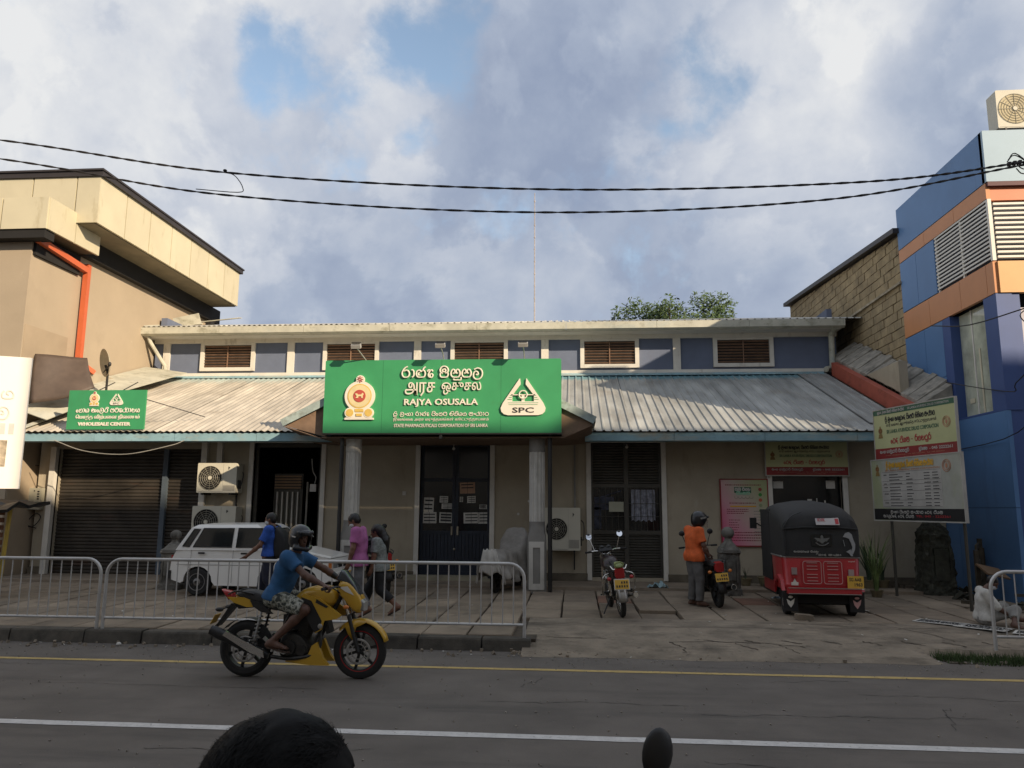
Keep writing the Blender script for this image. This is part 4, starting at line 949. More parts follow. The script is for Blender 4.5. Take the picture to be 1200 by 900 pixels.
def scrib(x0, x1, z, hh=.02, gap=.012, lo=.015, hi=.05):
    x = x0
    while x < x1: q = random.uniform(lo, hi); b.box(x, min(x+q, x1), -.003, 0, z, z+hh); x += q+gap
scrib(.10,.90,1.35); scrib(.18,.78,.94,.018)
for i in range(3): scrib(.12,.60-.1*(i == 2),.80-i*.045,.018)
for i in range(5): scrib(.16,random.uniform(.35,.5),.56-i*.055,.015)
for i in range(4): scrib(.2,.9,.28-i*.06,.02)
obj('poster_text', b, mat('print dark red', (.20,.02,.03), .6), pk)
b = MB()
for i in range(9): scrib(.72,1.0,.76-i*.065,.012,.01)
obj('poster_text', b, mat('print grey', (.17,.17,.17), .6), pk)
b = MB(); b.box(.30,.68,-.004,0,1.18,1.31); obj('poster_logo', b, m_dgreen, pk)
sl(pk, 'සල රත්න', .34, .05, .49, 1.26, .012, m_pwhite, -.006); sl(pk, 'ඖෂධ', .30, .05, .50, 1.17, .012, mat('mint', (.25,.5,.33), .6), -.006)
b = MB()
for i in range(5):
    n = 10; b.tube([(.34+.085*i+.04*cos(pi*j/n), -.003, 1.10-.05*sin(pi*j/n)) for j in range(n+1)], .004, 4)
obj('poster_garland', b, mat('garland', (.25,.25,.2), .6), pk)
b = MB(); b.box(.2,.78,-.003,0,.86,.89); obj('poster_line', b, m_pora, pk)
for i, cc in enumerate(((.30,.06,.04),(.04,.22,.04),(.45,.10,.05),(.24,.28,.15),(.14,.22,.08))):
    b = MB(); disc(b, .88, 1.26-i*.12, .04, -.004, 0, 14); obj('poster_dot', b, mat('dot %d' % i, cc, .6), pk)
# white hoarding at the left edge, lit by the sun
wh = thing('white_hoarding', 'tall white hoarding board with a small picture strip, left of the shutters', 'hoarding', (-8.35,8.95,2.15), atan2(.55,1.2))
L_ = 1.32
b = MB(); b.box(-.4,L_,0,.06,0,1.72); obj('board', b, mat('hoarding white', (.80,.77,.72), .6, var=.03), wh)
b = MB(); b.box(-.4,L_-.18,-.004,0,.28,.62); obj('picture_strip', b, mat('picture strip', (.36,.30,.22), .7, var=.6, scale=9), wh)
m_ghost = mat('faded print', (.66,.62,.56), .7)
for (x, z, s_, q) in ((L_-.30,1.22,'රත්',.30),(L_-.32,.98,'වල',.28)):
    obj('faded_letters', sinhala(s_, q, .11, x, z, .012, .006), m_ghost, wh)
b = MB()
for i in range(4): b.box(L_-.48+i*.1, L_-.42+i*.1, -.004, 0, .70, .84)
obj('faded_bar', b, mat('faded pink', (.72,.58,.54), .7), wh)
b = MB(); b.tube([(-.2,.12,-2.15),(-.2,.12,1.7)], .045); obj('post', b, m_shutg, wh)
# ============================================================ LEFT BUILDING
m_lwall = mat('left wall plaster', (.37,.30,.215), .9, var=.07, scale=.7, bump=.2, bscale=20, dirt=[((.31,.25,.18), .1, .8, (1,1,1)), ((.52,.44,.32), -.25, 3.5, (1,1,1))])
m_clad = mat('cream cladding', (.53,.48,.34), .6, var=.06, scale=1, rnd=.04, dirt=((.33,.27,.15), .15, 3.0, (1,1,.3)))
m_cap = mat('dark roof edge', (.03,.024,.022), .5)
m_soff = mat('cladding soffit', (.20,.17,.11), .7, var=.2)
m_seamd = mat('cladding joint', (.10,.075,.045), .9)
m_orange = mat('orange pipe', (.50,.11,.04), .55, var=.08)
lb = thing('commercial_building', 'tall beige building at left with cream panelled fascia and dark roof edge', 'building', (-20,22,0))
w = MB(); w.box(-32,-13.3,17.25,27.0,0,9.2)
obj('wall', w, m_lwall, lb); 
w = MB(); w.box(-32,-12.24,18.06,26.38,9.22,10.28); obj('fascia_core', w, m_seamd, lb)
w = MB(); w.prism([(17.92,10.36),(26.5,10.36),(26.5,10.50),(17.92,10.50)], lambda u, v, d: (d, u, v), -32, -12.09); w.box(-32,-12.06,17.88,26.55,10.50,10.55); obj('roof_edge', w, m_cap, lb)
n = 7; y0 = 18.0; st = (26.4-18.0)/n
pm = MB(); pm.box(-.03,.03,.02,st-.02,0,1.24); pme = pm.mesh('cladding_panel', m_clad)
for i in range(n): o = obj('cladding_panel', None, None, lb, me=pme); o.location = (-12.2, y0+st*i, 9.12)
pm = MB(); pm.box(.02,1.18,-.03,.03,0,1.24); pmf = pm.mesh('cladding_panel', m_clad)
x = -12.2
pm = MB(); pm.box(-.62,-.012,-.03,.03,0,1.24); obj('cladding_panel', pm, m_clad, lb, loc=(-12.16,18.0,9.12)); x = -12.8
for i in range(8): o = obj('cladding_panel', None, None, lb, me=pmf); o.location = (x-1.2*(i+1), 18.0, 9.12)
w = MB(); w.box(-32,-12.25,18.05,26.38,9.10,9.13); obj('soffit', w, m_soff, lb)
# lower stepped box
w = MB(); w.box(-32,-12.78,16.98,19.0,8.62,9.34); obj('fascia_core', w, m_seamd, lb)
for (a, b_) in ((16.95,17.98),(18.0,19.02)):
    w = MB(); w.box(-12.78,-12.72,a+.01,b_-.01,8.58,9.38); obj('cladding_panel', w, m_clad, lb)
w = MB(); w.box(-1.18,-.02,-.03,.03,0,.80); pmf = w.mesh('cladding_panel', m_clad)
for i in range(7): o = obj('cladding_panel', None, None, lb, me=pmf); o.location = (-12.72-1.2*i, 16.94, 8.58)
w = MB(); w.box(-32,-12.78,16.95,17.3,8.36,8.58); w.box(-13.3,-13.22,17.3,19.0,8.05,8.58); obj('dark_band', w, m_dark, lb)  # solid near-black bands, the dark under the fascia put in as colour
w = MB(); w.box(-13.3,-13.1,19,27,8.6,9.1); w.box(-13.28,-13.1,26.3,26.6,8.1,8.6); obj('dark_strip', w, m_dark, lb)  # same near-black colour for the dark gap below the soffit
w = MB(); R_ = .10
w.bar((-13.15,17.30,8.72),(-13.15,17.30,8.38),.14,.14); w.bar((-13.15,17.25,8.42),(-13.15,19.25,8.22),.13,.15); w.bar((-13.15,19.22,8.40),(-13.15,19.22,5.66),.14,.13); w.bar((-13.15,19.22,5.72),(-12.95,19.6,5.48),.13,.12)
tag(obj('drain_pipe', w, m_orange), 'square orange rainwater pipe running down the beige side wall of the left building', 'pipe')
w = MB(); w.box(-13.32,-13.29,17.3,18.9,.0,6.3); obj('plaster_patch', w, mat('plaster patch', (.33,.26,.18), .9, var=.1, scale=1.2), lb)
# brown tarpaulin flap on the roof at the foot of the pipe
random.seed(9); a = MB(); nu, nv = 16, 12; vs = []
cor = [Vector((-13.25,17.7,5.62)), Vector((-12.3,18.3,5.62)), Vector((-11.75,17.9,4.85)), Vector((-13.0,17.4,4.35))]
for j in range(nv+1):
    for i in range(nu+1):
        u, v = i/nu, j/nv; p = cor[0].lerp(cor[1], u).lerp(cor[3].lerp(cor[2], u), v)
        p = p+Vector((0, -.12*sin(pi*u)*sin(v*2.2)-.05*sin(6*u+3*v), .05*sin(5*u)*v-.10*sin(pi*u)*(v**2)*1.6)); vs.append(p)
a.add(vs, [(j*(nu+1)+i, j*(nu+1)+i+1, (j+1)*(nu+1)+i+1, (j+1)*(nu+1)+i) for j in range(nv) for i in range(nu)])
o = obj('tarpaulin', a, mat('brown tarpaulin', (.085,.06,.045), .6, var=.2, scale=3, bump=.3), smooth=True); md = o.modifiers.new('s', 'SOLIDIFY'); md.thickness = .02
tag(o, 'crumpled dark brown sheet hanging over the roof corner below the orange pipe', 'sheet')
# loose roofing sheets behind it
a = MB(); a.add([(-13.25,17.3,4.2),(-12.5,17.3,3.95),(-12.2,18.9,4.7),(-13.25,18.9,4.95)], [(0,1,2,3)]); a.add([(-13.25,18.9,4.97),(-12.2,18.9,4.72),(-11.9,22.6,6.0),(-13.25,22.6,6.2)], [(0,1,2,3)])
a.add([(-12.95,17.02,3.72),(-12.82,17.02,3.70),(-12.82,23,5.98),(-12.95,23,6.02)], [(0,1,2,3)])
o = obj('roof_valley_sheet', a, m_gut, hall); md = o.modifiers.new('s', 'SOLIDIFY'); md.thickness = .02
sd = thing('satellite_dish', 'pale satellite dish seen edge-on on the roof beside the brown sheet', 'dish', (-12.1,18.9,4.75))
a = MB(); prof = [(.0,.10),(.15,.085),(.28,.05),(.36,0),(.37,.0),(.29,.06),(.15,.10),(.0,.115)]
a.lathe(prof, (-.05,-.1,.85), 28, rotm(radians(-48), radians(74), radians(0))); obj('reflector', a, mat('dish beige', (.50,.43,.30), .7, var=.15, scale=6), sd, smooth=True)
a = MB(); a.tube([(0,0,0),(0,0,.6),(-.05,-.05,.8)], .03); a.tube([(-.05,-.1,.6),(.25,-.35,.75)], .015); a.ell((.27,-.37,.76),(.04,.04,.06)); obj('mount', a, m_pipe, sd)
# ============================================================ RIGHT: block wall and blue building
bwall = thing('block_wall', 'tall bare cement block gable wall rising behind the hall at right', 'wall', (8.5,24.5,3))
w = MB(); w.add([(8.34,19.55,.2),(8.34,29.5,.2),(8.34,29.5,9.66),(8.34,19.55,8.90),(8.6,19.55,.2),(8.6,29.5,.2),(8.6,29.5,9.66),(8.6,19.55,8.90)], [(0,1,2,3),(4,7,6,5),(3,2,6,7),(1,5,6,2)])
obj('mortar', w, mat('mortar', (.10,.08,.055), 1, var=.3, scale=4), bwall)
w = MB(); random.seed(33); r = 0; z = 3.0; HB = .235
while z < 9.9:
    off = .22*(r % 2); y = 19.55-off
    while y < 29.5:
        y0, y1 = max(y, 19.56), min(y+.43, 29.5); y += .445
        if y1-y0 < .05: continue
        lim = 8.88+(9.64-8.88)*(y0-19.55)/9.95
        z1 = min(z+HB-.018, lim)
        if z1-z < .04: continue
        px = 8.34-random.uniform(.012,.035)
        w.box(px, 8.36, y0+.004, y1-.004, z+random.uniform(0,.004), z1)
    z += HB; r += 1
m_block = mat('cement block', (.33,.255,.145), .95, var=.28, scale=2.2, bump=.9, bscale=18, dirt=[((.12,.095,.06), .35, 1.3, (1,1,1)), ((.20,.16,.1), .3, 5, (1,1,1))])
obj('block', w, m_block, bwall, kind='stuff')
w = MB(); w.box(8.27,8.34,19.56,29.5,5.55,5.62); w.box(8.25,8.34,19.56,29.5,7.6,7.66); obj('ledge', w, mat('ledge', (.36,.31,.22), .95, var=.4, scale=5), bwall)
w = MB(); w.add([(8.15,19.5,8.92),(8.15,29.8,9.70),(8.7,29.8,9.70),(8.7,19.5,8.92),(8.15,19.5,9.05),(8.15,29.8,9.83),(8.7,29.8,9.83),(8.7,19.5,9.05)], [(0,1,2,3),(4,7,6,5),(0,4,5,1),(1,5,6,2),(2,6,7,3),(3,7,4,0)]); obj('coping', w, m_cap, bwall)

m_bl = mat('panel blue', (.10,.21,.41), .45, var=.09, scale=.8, spec=.4, dirt=((.07,.13,.25), .15, 1.5, (1,1,.25)))
m_bl2 = mat('panel light blue', (.31,.43,.53), .5, var=.03)
m_bl3 = mat('panel deep blue', (.045,.085,.24), .5, var=.06)
m_or = mat('panel orange', (.58,.25,.10), .45, var=.05, spec=.4)
m_lou = mat('white louvre', (.72,.69,.62), .5, var=.05)
bb = thing('shop_building', 'tall blue and orange panelled building with white louvres at the right edge', 'building', (9,16,0))
c = MB(); c.box(8.38,22,15.5,19.55,3.8+2.5,9.5); c.box(8.60,22,15.9,19.55,.0,6.3); obj('core', c, mat('core dark', (.03,.035,.05), .8), bb)
def side_panel(y0, y1, z0, z1, mt, x=8.3, t=.08):
    m = MB(); m.box(x, x+t, y0+.006, y1-.006, z0+.005, z1-.005); obj('panel', m, mt, bb)
side_panel(15.4,19.6,8.47,9.56,m_bl)
for a, b_ in ((15.4,16.75),(16.75,18.2),(18.2,19.6)): side_panel(a, b_, 8.13, 8.46, m_or)
for a, b_ in ((17.75,18.7),(18.7,19.6)): side_panel(a, b_, 6.84, 8.12, m_bl)
for a, b_ in ((15.4,15.68),(15.68,16.75),(16.75,18.2),(18.2,19.6)): side_panel(a, b_, 6.18, 6.83, m_or)
for z0, z1 in ((4.9,6.17),(2.4,4.9),(.15,2.4)):
    for a, b_ in ((17.65,18.55),(18.55,19.6)): side_panel(a, b_, z0, z1, m_bl)
side_panel(15.4,17.65,2.0,3.86,m_bl); side_panel(15.4,17.65,.15,2.0,m_bl)
# recessed tall side window with clutter behind it
m = MB(); m.box(8.5,8.54,15.9,17.3,3.9,6.17); obj('shop_window', m, mat('pale reflection glass', (.46,.48,.38), .06, var=.5, scale=1.4, dirt=((.35,.36,.28), .2, 1.2, (1,1,.4)), spec=.9), bb)  # pale base colour paints in the sky reflected by the glass
m = MB(); m.box(8.3,8.6,17.3,17.65,3.86,6.17); m.box(8.3,8.6,15.4,15.88,3.86,6.17); m.box(8.3,8.6,15.88,17.3,3.86,3.9); obj('window_reveal', m, m_bl3, bb)
m = MB(); m.box(8.485,8.495,16.52,16.58,3.95,5.3); m.box(8.485,8.495,16.9,17.1,4.2,4.3); m.box(8.485,8.495,16.1,16.2,4.4,4.9); m.box(8.485,8.495,16.15,16.22,4.0,4.2); obj('window_fitting', m, mat('cream fitting', (.60,.55,.40), .6), bb)
m = MB(); m.box(8.48,8.5,16.75,16.79,3.9,6.17); obj('window_mullion', m, m_lou, bb)
# louvres on the side and the front
lv = MB(); lv.box(0,.02,15.45,17.74,0,.038); lme = lv.mesh('louvre_blade', m_lou)
lf = MB(); lf.box(8.42,22,0,.03,0,.045); lfe = lf.mesh('louvre_blade', m_lou)
for i in range(15):
    z = 6.90+i*.085; o = obj('louvre_blade', None, None, bb, me=lme); o.location = (8.31, 0, z)
for i in range(12):
    z = 6.90+i*.10; o = obj('louvre_blade', None, None, bb, me=lfe); o.location = (0, 15.4, z)
m = MB(); m.box(8.30,8.37,15.38,15.45,6.84,8.12); m.box(8.33,8.37,16.55,16.62,6.84,8.12); m.box(8.33,8.37,17.68,17.74,6.84,8.12); m.box(9.1,9.12,15.46,15.49,6.84,8.12); obj('louvre_post', m, m_lou, bb)
m = MB(); m.box(8.3,22,15.34,15.5,8.47,9.56); obj('panel', m, m_bl2, bb)
m = MB(); m.box(8.32,22,15.34,15.6,8.38,8.468); obj('parapet_soffit', m, mat('dull maroon', (.09,.025,.03), .6), bb)
m = MB(); m.box(8.384,22,15.42,15.5,8.10,8.38); obj('panel', m, mat('panel bright orange', (.62,.20,.09), .5, var=.04), bb)
m = MB(); m.box(8.384,22,15.37,15.5,6.18,6.82); obj('panel', m, mat('panel pale orange', (.66,.36,.14), .5, var=.04), bb)
m = MB(); m.box(8.384,8.75,15.42,15.6,.15,6.17); obj('corner_column', m, m_bl3, bb)
m = MB(); m.box(8.75,8.9,15.5,15.6,4.4,5.9); m.box(8.9,22,15.5,15.56,4.4,5.9); obj('front_panel', m, mat('front white', (.50,.47,.50), .6), bb)
m = MB(); m.box(8.75,22,15.5,15.6,.15,4.4); obj('front_panel', m, m_bl, bb)
ac_cream = mat('ac cream', (.55,.52,.42), .55, var=.05)
m_grill = mat('ac grille', (.10,.095,.08), .6)
def ac_unit(label, loc, w=.92, h=.70, d=.36, rz=0, par=None, cat='air conditioner', fan=.36, gm=None, group='air conditioning units on the hall wall'):
    t = thing('air_conditioner', label, cat, loc, rz, group)
    cx = fan-.0 if True else 0
    b = MB(); P = rrect(0, w, 0, h, .025, 3); b.prism(P, XZ, 0, d); obj('casing', b, ac_cream, t)
    cx, cz, rr = w*.33, h*.5, min(h*.40, w*.30)
    b = MB(); disc(b, cx, cz, rr, -.004, .0, 32); obj('fan_opening', b, m_dark if gm is None else gm, t)
    b = MB()
    for k in range(1, 7): r_ = rr*k/6.0; n = 24; b.tube([(cx+r_*cos(2*pi*i/n), -.012, cz+r_*sin(2*pi*i/n)) for i in range(n)], .0045, 4, closed=True)
    for k in range(12): a = pi*k/6; b.bar((cx+.03*cos(a), -.012, cz+.03*sin(a)), (cx+rr*cos(a), -.012, cz+rr*sin(a)), .006, .006)
    obj('fan_guard', b, mat('fan guard', (.30,.28,.22), .5), t)
    b = MB(); disc(b, cx, cz, .045, -.022, -.012, 14); obj('fan_boss', b, ac_cream, t)
    b = MB(); b.box(w*.66, w*.665, -.003, 0, .02, h-.02); b.box(w*.68, w-.03, -.004, 0, .05, h*.25); b.box(.03, w*.66-.02, -.002, 0, .02, .03); obj('casing_seam', b, mat('seam', (.32,.30,.25), .6), t)
    b = MB(); b.add([(w*.80,-.004,h*.80),(w*.83,-.004,h*.84),(w*.80,-.004,h*.88)], [(0,1,2)]); b.box(w*.785,w*.795,-.004,0,h*.78,h*.88); obj('maker_mark', b, m_black, t)
    b = MB(); b.tube(smooth_path([(w,.1,h*.3),(w+.07,.12,h*.25),(w+.08,.2,h*.6),(w+.02,.3,h*.7)]), .012); b.box(w, w+.03, .08, .22, .1, .3); obj('pipe_cover', b, m_pipe, t)
    b = MB(); b.box(.12,.16,-.02,d+.06,-.05,0); b.box(w-.16,w-.12,-.02,d+.06,-.05,0); b.box(w-.155,w-.125,d,d+.04,-.45,-.05); obj('bracket', b, m_pipe, t)
    return t
ac_unit('upper cream air conditioner on the wall between the shutters and the left door', (-8.92,17.78,2.25), .96, .70)
ac_unit('lower cream air conditioner on the wall, its bottom hidden by the white car', (-8.97,17.75,1.20), 1.06, .74)
ac_unit('cream air conditioner on the wall right of the right fluted column', (-.66,17.75,1.0), .80, .95, fan=.3)
ac_unit('cream air conditioner on top of the blue building, cut by the frame', (8.92,15.85,9.86), 1.1, .85, gm=mat('lit guard', (.42,.36,.22), .6), group=None)
del_ = None
# ============================================================ WIRES, ANTENNA, POLE
m_wire = mat('cable black', (.02,.016,.014), .6)
def cable(pts, r, wob=.012):
    P = smooth_path(pts, 40); m = MB(); P2 = []
    for i, p in enumerate(P): P2.append(p)
    for ph in (0, pi):
        m.tube([p+Vector((0, wob*sin(i*1.05+ph), wob*cos(i*1.05+ph))) for i, p in enumerate(P2)], r, 5)
    return m
up_ = [(-14.5,10.5,8.35),(-8.81,10.5,7.51),(-5.08,10.5,6.86),(-.37,10.5,6.47),(3.91,10.5,6.45),(6.2,10.5,6.68),(8.2,10.5,7.0)]
lo_ = [(-14.5,10.5,8.1),(-8.77,10.5,7.20),(-5.19,10.5,6.52),(-.61,10.5,6.13),(3.43,10.5,6.20),(6.19,10.5,6.64),(8.2,10.5,7.0)]
tag(obj('power_cable', cable(up_, .010, .009), m_wire), 'upper of two twisted black power cables sagging across the sky', 'cable', 'overhead power cables')
tag(obj('power_cable', cable(lo_, .0095, .009), m_wire), 'lower of two twisted black power cables sagging across the sky', 'cable', 'overhead power cables')
m = MB(); m.tube(smooth_path([(-5.15,10.5,6.88),(-5.0,10.5,6.8),(-4.88,10.5,6.62),(-4.95,10.5,6.55),(-5.6,10.5,6.62)]), .007, 5); m.ell((-5.17,10.5,6.9),(.03,.03,.02))
tag(obj('cable_tie', m, m_wire), 'thin loose wire hooked between the two overhead cables at left', 'wire')
m = MB(); random.seed(17)
for k in range(16):
    x = 5.95+random.random()*.5; z = 6.64+random.uniform(-.05,.08); m.tube(smooth_path([(x,10.5,z),(x+.1,10.5+random.uniform(-.05,.05),z+random.uniform(-.16,.1)),(x+.3,10.5,z+random.uniform(-.12,.1))]), .008, 5)
for k in range(5): m.rbox((6.0+.07*k,10.5,6.66+random.uniform(-.02,.02)),(.04,.05,.05))
tag(obj('cable_joint', m, m_wire), 'tangle of wire ends and clamps on the cables at the right edge', 'cable joint')
m = MB(); m.tube([(7.80,13.0,0),(7.74,13.0,5.9)], .06, 10)
for k in range(24): z = 1.5+k*.17; m.tube(smooth_path([(7.72,12.94,z),(7.66+random.uniform(-.07,.03),12.9,z+.1),(7.74,12.93,z+.22)]), .010, 4)
m.tube(smooth_path([(7.64,13,5.5),(7.45,12.9,5.25),(7.3,12.9,5.1),(7.45,12.9,4.9)]), .01, 4); m.rbox((7.7,12.93,5.45),(.16,.1,.12)); 
tag(obj('utility_pole', m, m_wire), 'dark slim pole wrapped with wires at the far right edge', 'pole')
m = MB()
m.tube(smooth_path([(7.6,13,5.3),(7.35,14.6,5.35),(7.1,15.5,5.55)]), .012, 5); m.tube(smooth_path([(7.6,13,4.4),(7.9,14.3,4.2),(8.25,15.3,4.2),(8.25,19,5.1)]), .010, 5); m.tube(smooth_path([(7.6,13,3.6),(8.2,15.4,3.3),(8.25,19,3.2)]), .010, 5)
tag(obj('drop_cable', m, m_wire), 'thin black drop cables strung across the blue wall', 'cable')
m = MB(); m.tube([(-1.19,23.4,7.6),(-1.19,23.4,11.9)], [.020,.013], 8)
for i in range(10): m.cyl((-1.19,23.4,8+i*.4),(-1.19,23.4,8.04+i*.4),.026,n=8)
tag(obj('antenna_pole', m, mat('rusty white', (.34,.31,.31), .6, var=.3, scale=10)), 'thin tall antenna pole standing on the hall roof above the sign', 'antenna')
m = MB(); m.tube(smooth_path([(-12.0,16.95,3.42),(-11.2,16.9,3.17),(-10.2,16.9,3.10),(-9.2,16.95,3.3),(-8.9,17.0,3.42)],8), .010, 5)
tag(obj('slack_wire', m, mat('pale wire', (.30,.28,.24), .6)), 'thin pale wire sagging below the left eave in front of the big shutter', 'wire')
# ============================================================ TREE BEHIND THE ROOF
tr = thing('tree', 'sparse leafy green treetop showing above the hall roof', 'tree', (5.2,40,0))
random.seed(44)
b = MB(); b.tube([(0,0,0),(.1,0,3),(-.1,.1,6),(0,0,9)], [.35,.3,.26,.2], 10)
tips = []
for k in range(15):
    a = 2*pi*k/15+random.random()*.5; rr = random.uniform(1.0,3.0); z1 = random.uniform(11.0,12.35)-.10*rr
    tip = Vector((rr*cos(a)*1.05, rr*sin(a), z1)); s0 = Vector((0,0,random.uniform(7.5,9))); mid_ = s0.lerp(tip,.55)+Vector((0,0,-.5))
    b.tube(smooth_path([s0, mid_, tip]), .05, 5); tips += [tip, mid_.lerp(tip,.6), mid_.lerp(tip,.3)]
obj('trunk', b, mat('bark', (.10,.08,.055), .95, var=.3, scale=6), tr)
def leaves(centres, rad, n, size, flatz=.7):
    m = MB()
    for c in centres:
        for _ in range(n):
            d = Vector((random.gauss(0,1), random.gauss(0,1), random.gauss(0,1)*flatz)); d *= rad*random.random()**.4/max(d.length,.01); p = c+d
            u = Vector((random.gauss(0,1), random.gauss(0,1), random.gauss(0,.6))).normalized(); v = u.orthogonal().normalized(); v = (v+Vector((0,0,random.gauss(0,.3)))).normalized(); s = size*random.uniform(.6,1.4)
            m.add([p-u*s, p+v*s*.42, p+u*s, p-v*s*.42], [(0,1,2,3)])
    return m
obj('crown', leaves(tips+[Vector((2.6,-.3,12.35)),Vector((1.5,-.3,12.55)),Vector((2.1,-.3,12.5)),Vector((-1.8,0,12.35)),Vector((-2.5,0,12.0)),Vector((.1,0,12.2))], .72, 250, .11), mat('leaf', (.050,.085,.022), .7, var=.55, scale=3), tr, kind='stuff')
# ============================================================ THE OTHER SIDE OF THE STREET (behind the camera; casts the street's shade)
m_oppw = mat('opposite wall', (.60,.54,.45), .9, var=.1, scale=1); 
def opp(name, label, x0, x1, z1, cat='building', y0=-7, y1=-4):
    t = thing(name, label, cat, ((x0+x1)/2, y1, 0)); b = MB(); b.box(x0, x1, y0, y1, 0, z1); obj('wall', b, m_oppw, t)
    fm = MB(); fm.box(0,1.5,-.01,.05,0,1.3); fme = fm.mesh('window', m_glassd)
    x = x0+.8
    while x < x1-2:
        z = 1.2
        while z < z1-1.6:
            o = obj('window', None, None, t, me=fme); o.location = (x, y1, z); z += 3.1
        x += 3.0
    return t
OPPZ = 17.2
opp('low_block', 'plain low block across the street behind the camera, left of the five storey block', -26, 13.45, 10.9)
opp('apartment_block', 'plain five storey block across the street behind the camera', 13.5, 26, OPPZ)
opp('corner_block', 'plain six storey block across the street behind the camera, right of the five storey block', 26.1, 48.0, 18.1)
# ============================================================ BARRIERS
m_galv = mat('galvanised steel', (.50,.49,.47), .38, metal=.35, var=.12, scale=6)
def barrier(label, x0, x1, y, z, legs, H=1.0, grp='crowd barriers along the kerb'):
    t = thing('crowd_barrier', label, 'barrier', (x0, y, z), 0, grp); w = x1-x0; r = .22
    P = [(0,0,0),(0,0,H-r)]+[(r-r*cos(a),0,H-r+r*sin(a)) for a in [pi/12*i for i in range(1,6)]]+[(r,0,H),(w-r,0,H)]+[(w-r+r*sin(a),0,H-r+r*cos(a)) for a in [pi/12*i for i in range(1,6)]]+[(w,0,H-r),(w,0,0)]
    m = MB(); m.tube(P, .024, 10); obj('frame', m, m_galv, t, smooth=True)
    m = MB(); m.tube([(0,0,.17),(w,0,.17)], .019, 8); obj('bottom_rail', m, m_galv, t, smooth=True)
    n = int(round(w/.155)); bm_ = MB(); bm_.tube([(0,0,.17),(0,0,H)], .0095, 6); me = bm_.mesh('bar', m_galv, True)
    for i in range(1, n): o = obj('bar', None, None, t, me=me); o.location = (w*i/n, 0, 0); o.scale.z = 1; o.rotation_euler = (0, radians(random.uniform(-.25,.25)), 0)
    for lx in legs: m = MB(); m.tube([(lx,0,-.02),(lx,0,.17)], .02, 8); obj('foot', m, m_galv, t, smooth=True)
    return t
barrier('steel crowd barrier at the far left, cut by the frame edge', -13.1, -6.93, 11.10, .165, [2.05,4.1])
barrier('long steel crowd barrier in front of the white car and the walkers', -6.84, -.70, 11.10, .165, [2.05,4.1])
barrier('steel crowd barrier at the right edge in front of the seated man', 5.47, 11.4, 10.93, .15, [2.0,4.0])
# ============================================================ OLD STONE PILLARS
m_stone = mat('old stone', (.14,.13,.11), .95, var=.4, scale=5, bump=1, bscale=20, dirt=[((.32,.31,.28), .15, 6, (1,1,.5)), ((.03,.03,.025), .3, 4, (1,1,.4))])
m_stoned = mat('mossy stone', (.045,.045,.032), .95, var=.5, scale=5, bump=1, bscale=16, dirt=[((.30,.30,.25), .0, 4.5, (2,2,.5))])
def stone_pillar(label, loc, H, W_, ball, mt, top=True):
    t = thing('stone_pillar', label, 'pillar', loc)
    m = MB(); h = W_/2
    def ring(z, s, ch):
        c = s*ch; return [(-s+c,-s,z),(s-c,-s,z),(s,-s+c,z),(s,s-c,z),(s-c,s,z),(-s+c,s,z),(-s,s-c,z),(-s,-s+c,z)]
    L_ = [ring(0,h*1.1,.2), ring(.15,h*1.05,.25), ring(H*.5,h*.98,.3), ring(H*.8,h*.9,.3), ring(H*.9,h*.72,.35), ring(H*.96,h*.5,.4), ring(H,h*.25,.4)] if not ball else [ring(0,h*1.08,.2), ring(.12,h*1.08,.2), ring(.14,h,.25), ring(H*.72,h*.96,.25), ring(H*.75,h*1.08,.25), ring(H*.80,h*1.0,.3), ring(H*.90,h*.6,.35), ring(H*.95,h*.35,.4), ring(H,h*.3,.4)]
    vs = [p for r_ in L_ for p in r_]; m.add(vs, [(i*8+j, i*8+(j+1) % 8, (i+1)*8+(j+1) % 8, (i+1)*8+j) for i in range(len(L_)-1) for j in range(8)]+[tuple(range(7,-1,-1)), tuple(range((len(L_)-1)*8, len(L_)*8))])
    o = obj('shaft', m, mt, t); md = o.modifiers.new('s','SUBSURF'); md.subdivision_type = 'SIMPLE'; md.levels = md.render_levels = 4; md = o.modifiers.new('d','DISPLACE'); tx = bpy.data.textures.new('c','CLOUDS'); tx.noise_scale = .12; tx.noise_depth = 3; md.texture = tx; md.strength = .05 if ball else .12; md.mid_level = .5
    m = MB(); m.box(-h*.45,h*.45,-h-.03,-h+.02,.3,H*.62); m.box(-h*.7,-h*.55,-h-.02,-h+.02,.25,H*.66); m.box(h*.55,h*.7,-h-.02,-h+.02,.25,H*.66); (m.rbox((0,-h*.9,H*.77),(h*1.4,.1,.06)) if ball else None); obj('carved_face', m, mt, t)
    if ball: m = MB(); m.ell((0,0,H+ball*.8),(ball,ball,ball*.95),20,14); obj('ball_finial', m, mt, t, smooth=True)
    return t
stone_pillar('grey stone pillar with ball top standing behind the white car tail', (-8.35,15.9,.22), 1.02, .42, .115, m_stone)
stone_pillar('weathered stone pillar with ball top in front of the pink poster', (3.12,16.3,.24), 1.12, .40, .13, m_stone)
stone_pillar('black mossy stone pillar without ball under the price board', (7.40,16.9,.24), 1.5, .60, 0, m_stoned)
